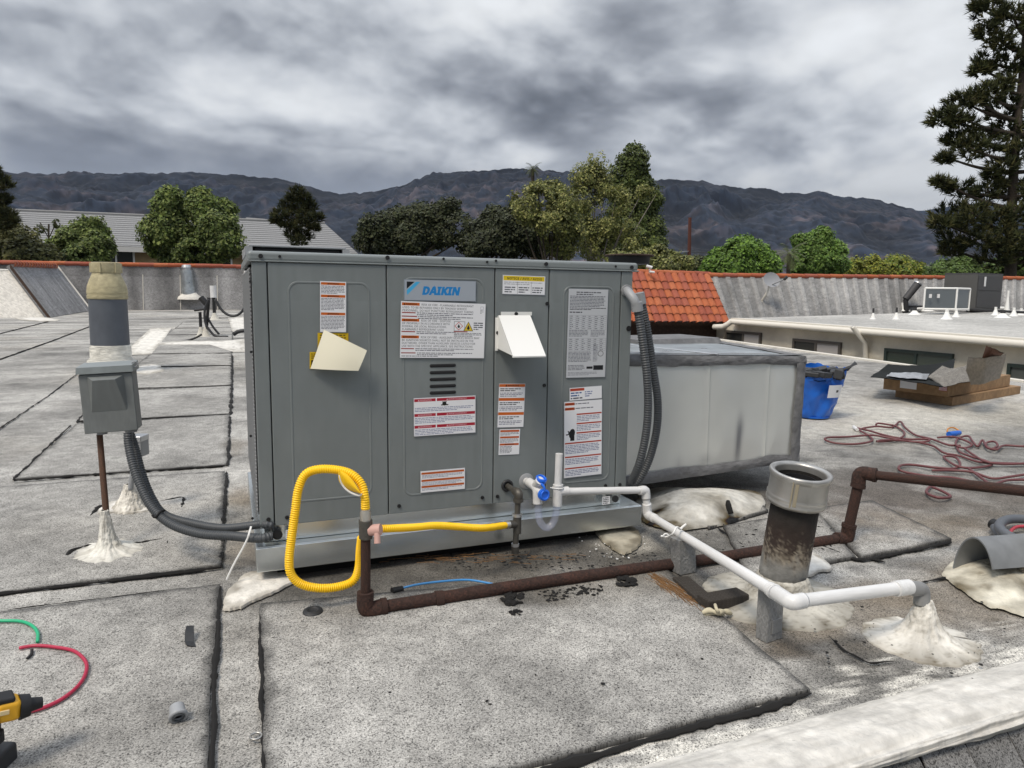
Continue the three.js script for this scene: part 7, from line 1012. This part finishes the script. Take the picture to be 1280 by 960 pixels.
function pine(name, label, d, trunk, clumps, per, len, wid, cols, seed, nN = 16, tr = 0.2) {
  const b0 = at(trunk[0][0], trunk[0][1], d), base = V(b0.x, GY, -d), t = thing(name, label, 'pine tree', base), k = d / F, rnd = mulberry(seed + 77);
  const sp = trunk.map(([x, y]) => at(x, y, d).sub(base)); sp.unshift(V(sp[0].x, 0, 0)); add('trunk', tube(sp, tr, { n: 10, step: 0.25, rf: (s, L) => tr * (1.1 - 0.85 * s / L) }), M.trunk, t);
  const bl = clumps.map(([x, y, r, f = 0.62]) => { const p = at(x, y, d + (rnd() - 0.5) * r * k * 2.0).sub(base); return [p.x, p.y, p.z, r * k, r * k * f, r * k, (r / 18) ** 1.6]; });
  const cv = new THREE.CatmullRomCurve3(sp), limbs = bl.map(b => { let best = 0, bd = 1e9; for (let i = 0; i <= 40; i++) { const q = cv.getPoint(i / 40), dd = Math.abs(q.y - (b[1] - Math.hypot(b[0] - q.x, b[2] - q.z) * 0.25)); if (dd < bd) { bd = dd; best = i / 40; } } const q = cv.getPoint(best), e = V(b[0], b[1], b[2]); return tube([q, q.clone().lerp(e, 0.5).add(V(0, -0.08, 0)), e.clone().add(V(0, 0.05, 0))], tr * 0.3, { n: 6, step: 0.2, rf: (s, L) => tr * 0.34 * (1 - 0.8 * s / L) + 0.012 }); });
  add('limbs', limbs, M.trunk, t); add('crown', tufts(bl, per, len, wid, cols, seed, nN), M.needle, t); return t;
}
const PN = [[0.034, 0.042, 0.013], [0.048, 0.054, 0.016], [0.07, 0.068, 0.022], [0.025, 0.032, 0.011]];
{
  const z = (a) => a.map(([x, y, r]) => [1080 + x / 2.745, y / 2.745, r / 2.745, 0.68]);
  const cl = z([[430, 40, 55], [510, 60, 60], [395, 20, 25], [420, 110, 35], [470, 150, 42], [395, 240, 30], [425, 215, 45], [510, 220, 62], [330, 350, 46], [375, 340, 40], [262, 408, 44], [310, 400, 34], [420, 325, 55], [480, 370, 66], [345, 430, 48], [310, 480, 36], [420, 490, 66], [500, 440, 62], [360, 510, 55], [280, 545, 26], [470, 575, 50], [530, 520, 55], [440, 600, 30], [468, 632, 14], [262, 628, 26], [290, 640, 20], [335, 650, 50], [420, 660, 48], [520, 660, 56], [300, 740, 66], [370, 735, 60], [470, 755, 58], [530, 740, 55], [262, 770, 34], [320, 815, 60], [395, 820, 52], [500, 825, 66], [300, 860, 40], [450, 880, 60], [530, 890, 66], [480, 290, 40]]);
  const ext = [[1300, 20, 24], [1320, 70, 26], [1296, 60, 18], [1310, 120, 26], [1335, 150, 26], [1300, 165, 22], [1320, 205, 26], [1300, 235, 22], [1340, 250, 26], [1310, 275, 26], [1330, 315, 26], [1295, 310, 22], [1285, -25, 22], [1262, -20, 20], [1310, -50, 26], [1280, -70, 24]].map(a => [...a, 0.65]);
  pine('tall_pine', 'tall pine with dark clumped needles at the right edge', 29, [[1262, 360], [1263, 300], [1268, 200], [1278, 90], [1288, -40], [1292, -110]], [...cl, ...ext], 54, 0.30, 0.024, PN.map(c => c.map(q => q * 1.15)), 21, 14, 0.24);
  pine('small_pine', 'small dark pine rising behind the left end of the unit', 40, [[371, 320], [371, 280], [372, 240]], [[372, 240, 9], [366, 247, 9], [380, 248, 9], [360, 257, 11], [374, 258, 13], [388, 258, 10], [350, 268, 10], [365, 270, 13], [383, 271, 12], [395, 272, 9], [345, 276, 7], [358, 281, 9], [378, 283, 11], [392, 284, 8], [366, 293, 10], [382, 295, 10], [372, 302, 11]], 70, 0.26, 0.02, PN, 23, 12, 0.12);
  pine('edge_pine', 'dark pine branches at the left edge above the bushes', 28, [[-14, 330], [-14, 260], [-10, 200]], [[-4, 222, 12], [6, 232, 9], [-10, 240, 14], [4, 250, 9], [-4, 262, 12], [10, 268, 9], [-14, 275, 15], [14, 276, 7], [4, 282, 10], [-10, 212, 8]], 60, 0.24, 0.016, PN, 25, 12, 0.14);
}
tree('dark_tree', 'broad dark green tree behind the middle of the unit', 'tree', 50, [[470, 285, 22], [500, 278, 24], [530, 275, 26], [556, 268, 20], [562, 258, 13], [545, 290, 26], [575, 288, 22], [515, 298, 26], [480, 302, 26], [455, 300, 14], [590, 300, 22]], 38400, 0.182, [[0.017, 0.023, 0.010], [0.023, 0.029, 0.012], [0.033, 0.037, 0.016]], 31, { gap: 0.38, freq: 0.9, tr: 0.25 });
tree('dark_tree', 'dark rounded tree left of the pale airy tree', 'tree', 48, [[620, 275, 20], [640, 280, 24], [608, 292, 24], [660, 292, 22], [632, 300, 28], [670, 305, 22], [645, 266, 12], [600, 308, 22]], 32000, 0.182, [[0.015, 0.021, 0.010], [0.021, 0.026, 0.012], [0.028, 0.032, 0.015]], 33, { gap: 0.38, freq: 0.9, tr: 0.25 });
tree('columnar_tree', 'tall dense green columnar tree behind the airy tree', 'tree', 56, [[792, 205, 19, 1.2], [785, 225, 24, 1.1], [798, 245, 26, 1.1], [790, 270, 32, 1.1], [805, 295, 28, 1], [780, 300, 28], [812, 310, 22], [776, 240, 18], [818, 250, 12]], 41600, 0.198, [[0.05, 0.068, 0.017], [0.07, 0.085, 0.022], [0.035, 0.05, 0.014]], 35, { gap: 0.32, freq: 1.1, tr: 0.3, droop: -0.5 });
tree('airy_tree', 'pale airy tree with bare twigs and light olive leaves behind the unit', 'tree', 44, [[745, 205, 20], [735, 225, 24], [755, 235, 26], [770, 255, 24], [740, 260, 28], [722, 250, 18], [760, 285, 28], [735, 290, 28], [780, 285, 20], [805, 240, 12], [748, 310, 26], [790, 312, 22], [820, 246, 8]], 17600, 0.152, GR.oliv, 37, { gap: 0.5, freq: 1.5, thin: 0.3, tr: 0.16, pale: 1, shell: 0.2 });
tree('airy_tree', 'loose olive green tree under the small palm', 'tree', 42, [[690, 240, 20], [672, 250, 22], [705, 255, 20], [660, 265, 20], [690, 275, 26], [712, 285, 22], [672, 235, 12], [645, 250, 12], [700, 305, 24], [662, 238, 10]], 19200, 0.160, GR.oliv, 39, { gap: 0.46, freq: 1.5, thin: 0.3, tr: 0.14, shell: 0.2 });
tree('olive_shrub', 'low olive shrubs over the tiled roof beside the unit', 'shrub', 36, [[822, 318, 14], [840, 325, 14], [806, 325, 16], [860, 330, 12], [830, 335, 18], [790, 330, 18], [770, 325, 16]], 11200, 0.129, GR.oliv, 41, { gap: 0.4, tr: 0.08 });
function palm(name, label, x, y, d, rpx, trunkTo, cols, seed) {
  const top = at(x, y, d), base = V(top.x, GY, top.z), t = thing(name, label, 'palm tree', base), h = top.y - GY, k = d / F, rnd = mulberry(seed); add('trunk', tube([V(0, 0, 0), V(0.1, h * 0.5, 0), V(0, h, 0)], 0.2, { n: 8, step: 0.5, rf: (s, L) => 0.22 - 0.08 * s / L }), M.trunk, t);
  for (let i = 0; i < 22; i++) { const a = i * 2.399, el = lerp(1.1, -0.7, i / 22), R = rpx * k * (0.8 + rnd() * 0.4), o = V(0, h, 0), d0 = V(Math.cos(a) * Math.cos(el), Math.sin(el), Math.sin(a) * Math.cos(el)), gs = []; let p = o.clone(), v = d0.clone(); const pos = [], col = []; const sd = V(-Math.sin(a), 0, Math.cos(a)); for (let s = 0; s < 9; s++) { const nx = p.clone().addScaledVector(v, R / 9); v.y -= 0.17; v.normalize(); const w = R * 0.24 * Math.sin(Math.PI * (s + 1) / 10.5); for (const q of [-1, 1]) for (let m = 0; m < 2; m++) { const m0 = p.clone().lerp(nx, m * 0.5), tip = m0.clone().addScaledVector(sd, q * w).addScaledVector(v, w * 0.7).add(V(0, -w * 0.35, 0)), m1 = p.clone().lerp(nx, m * 0.5 + 0.3); pos.push(...m0.toArray(), ...tip.toArray(), ...m1.toArray()); const c = cols[Math.floor(rnd() * cols.length)]; for (let z = 0; z < 3; z++) col.push(...c); } p = nx; } const g = new THREE.BufferGeometry(); g.setAttribute('position', new THREE.Float32BufferAttribute(pos, 3)); g.setAttribute('color', new THREE.Float32BufferAttribute(col, 3)); g.computeVertexNormals(); add('frond', g, M.leaf, t); }
  return t;
}
palm('fan_palm', 'small dark palm crown rising above the airy trees', 666, 211, 62, 13, 0, GR.dark, 3);
palm('fan_palm', 'dull green palm between the two bright green trees', 986, 318, 52, 25, 0, [[0.06, 0.075, 0.035], [0.08, 0.09, 0.045], [0.05, 0.06, 0.03]], 5);
tree('bright_tree', 'bright green rounded tree over the grey slope right of the pole', 'tree', 50, [[925, 315, 22], [905, 325, 20], [945, 322, 22], [930, 305, 14], [895, 335, 18], [960, 335, 16], [920, 338, 26]], 25600, 0.182, GR.bright, 43, { gap: 0.38, freq: 0.9, tr: 0.2 });
tree('bright_tree', 'taller green tree right of the dull palm', 'tree', 56, [[1025, 302, 18], [1012, 312, 20], [1040, 315, 18], [1022, 325, 24], [1045, 330, 16], [1005, 330, 18], [1028, 292, 10], [1000, 300, 10]], 25600, 0.198, [[0.05, 0.095, 0.018], [0.075, 0.13, 0.026], [0.10, 0.15, 0.04]], 45, { gap: 0.38, freq: 0.9, tr: 0.2 });
tree('yellow_tree', 'yellow green low trees over the far ridge, left one', 'tree', 60, [[1070, 334, 14], [1088, 330, 14], [1060, 340, 14], [1080, 342, 18], [1098, 338, 14]], 14400, 0.182, GR.yel, 47, { gap: 0.36, freq: 0.9, tr: 0.16 });
tree('yellow_tree', 'yellow green low trees over the far ridge, right one', 'tree', 62, [[1118, 330, 14], [1130, 334, 14], [1108, 338, 14], [1145, 338, 13], [1125, 344, 18]], 14400, 0.182, [...GR.yel, [0.07, 0.11, 0.02]], 49, { gap: 0.36, freq: 0.9, tr: 0.16 });
tree('green_tree', 'green bushy tree under the tall pine', 'tree', 58, [[1185, 335, 16], [1205, 332, 16], [1170, 342, 14], [1220, 340, 16], [1195, 346, 20], [1245, 338, 18], [1270, 335, 22]], 19200, 0.182, [[0.05, 0.085, 0.018], [0.07, 0.11, 0.028], [0.04, 0.06, 0.015]], 51, { gap: 0.36, freq: 0.9, tr: 0.16 });
tree('dark_tree', 'dark low tree far behind the utility pole', 'tree', 85, [[875, 330, 14], [850, 328, 12], [835, 332, 14], [890, 336, 14], [862, 338, 18], [905, 338, 14], [815, 330, 14]], 12800, 0.258, GR.dark, 53, { gap: 0.36, freq: 0.7, tr: 0.2 });
// utility pole and its wires
{
  const d = 48, b = at(863, 340, d), base = V(b.x, GY, -d), t = thing('utility_pole', 'slim reddish brown utility pole over the tiled roof', 'utility pole', base), top = at(862.5, 272, d).sub(base); add('pole', tube([V(0, 0, 0), top], 0.14, { n: 10, smooth: false, step: 1, rf: (s, L) => 0.15 - 0.04 * s / L }), std(C(0.15, 0.05, 0.035), { map: woodMap, roughness: 0.9 }), t);
  const w = thing('power_line', 'pair of thin power lines running left from the utility pole', 'power line'); const p = (x, y, dd) => at(x, y, dd); add('wire', tube([p(862, 314, 48), p(830, 317, 46), p(780, 319, 43)], 0.03, { n: 5, step: 1 }), M.alu, w); add('wire', tube([p(862, 317, 48), p(820, 320, 46), p(775, 323, 43)], 0.025, { n: 5, step: 1 }), M.dark, w); add('wire', tube([p(863, 315, 48), p(900, 316, 60), p(940, 316, 80)], 0.03, { n: 5, step: 1 }), M.dark, w);
}

renderer_setup();
function renderer_setup() {
  const renderer = new THREE.WebGLRenderer({ antialias: true });
  renderer.setSize(1024, 768);
  renderer.toneMapping = THREE.LinearToneMapping; renderer.toneMappingExposure = EXPOSURE;
  renderer.shadowMap.enabled = true; renderer.shadowMap.type = THREE.PCFSoftShadowMap;
  renderer.render(scene, camera);
}
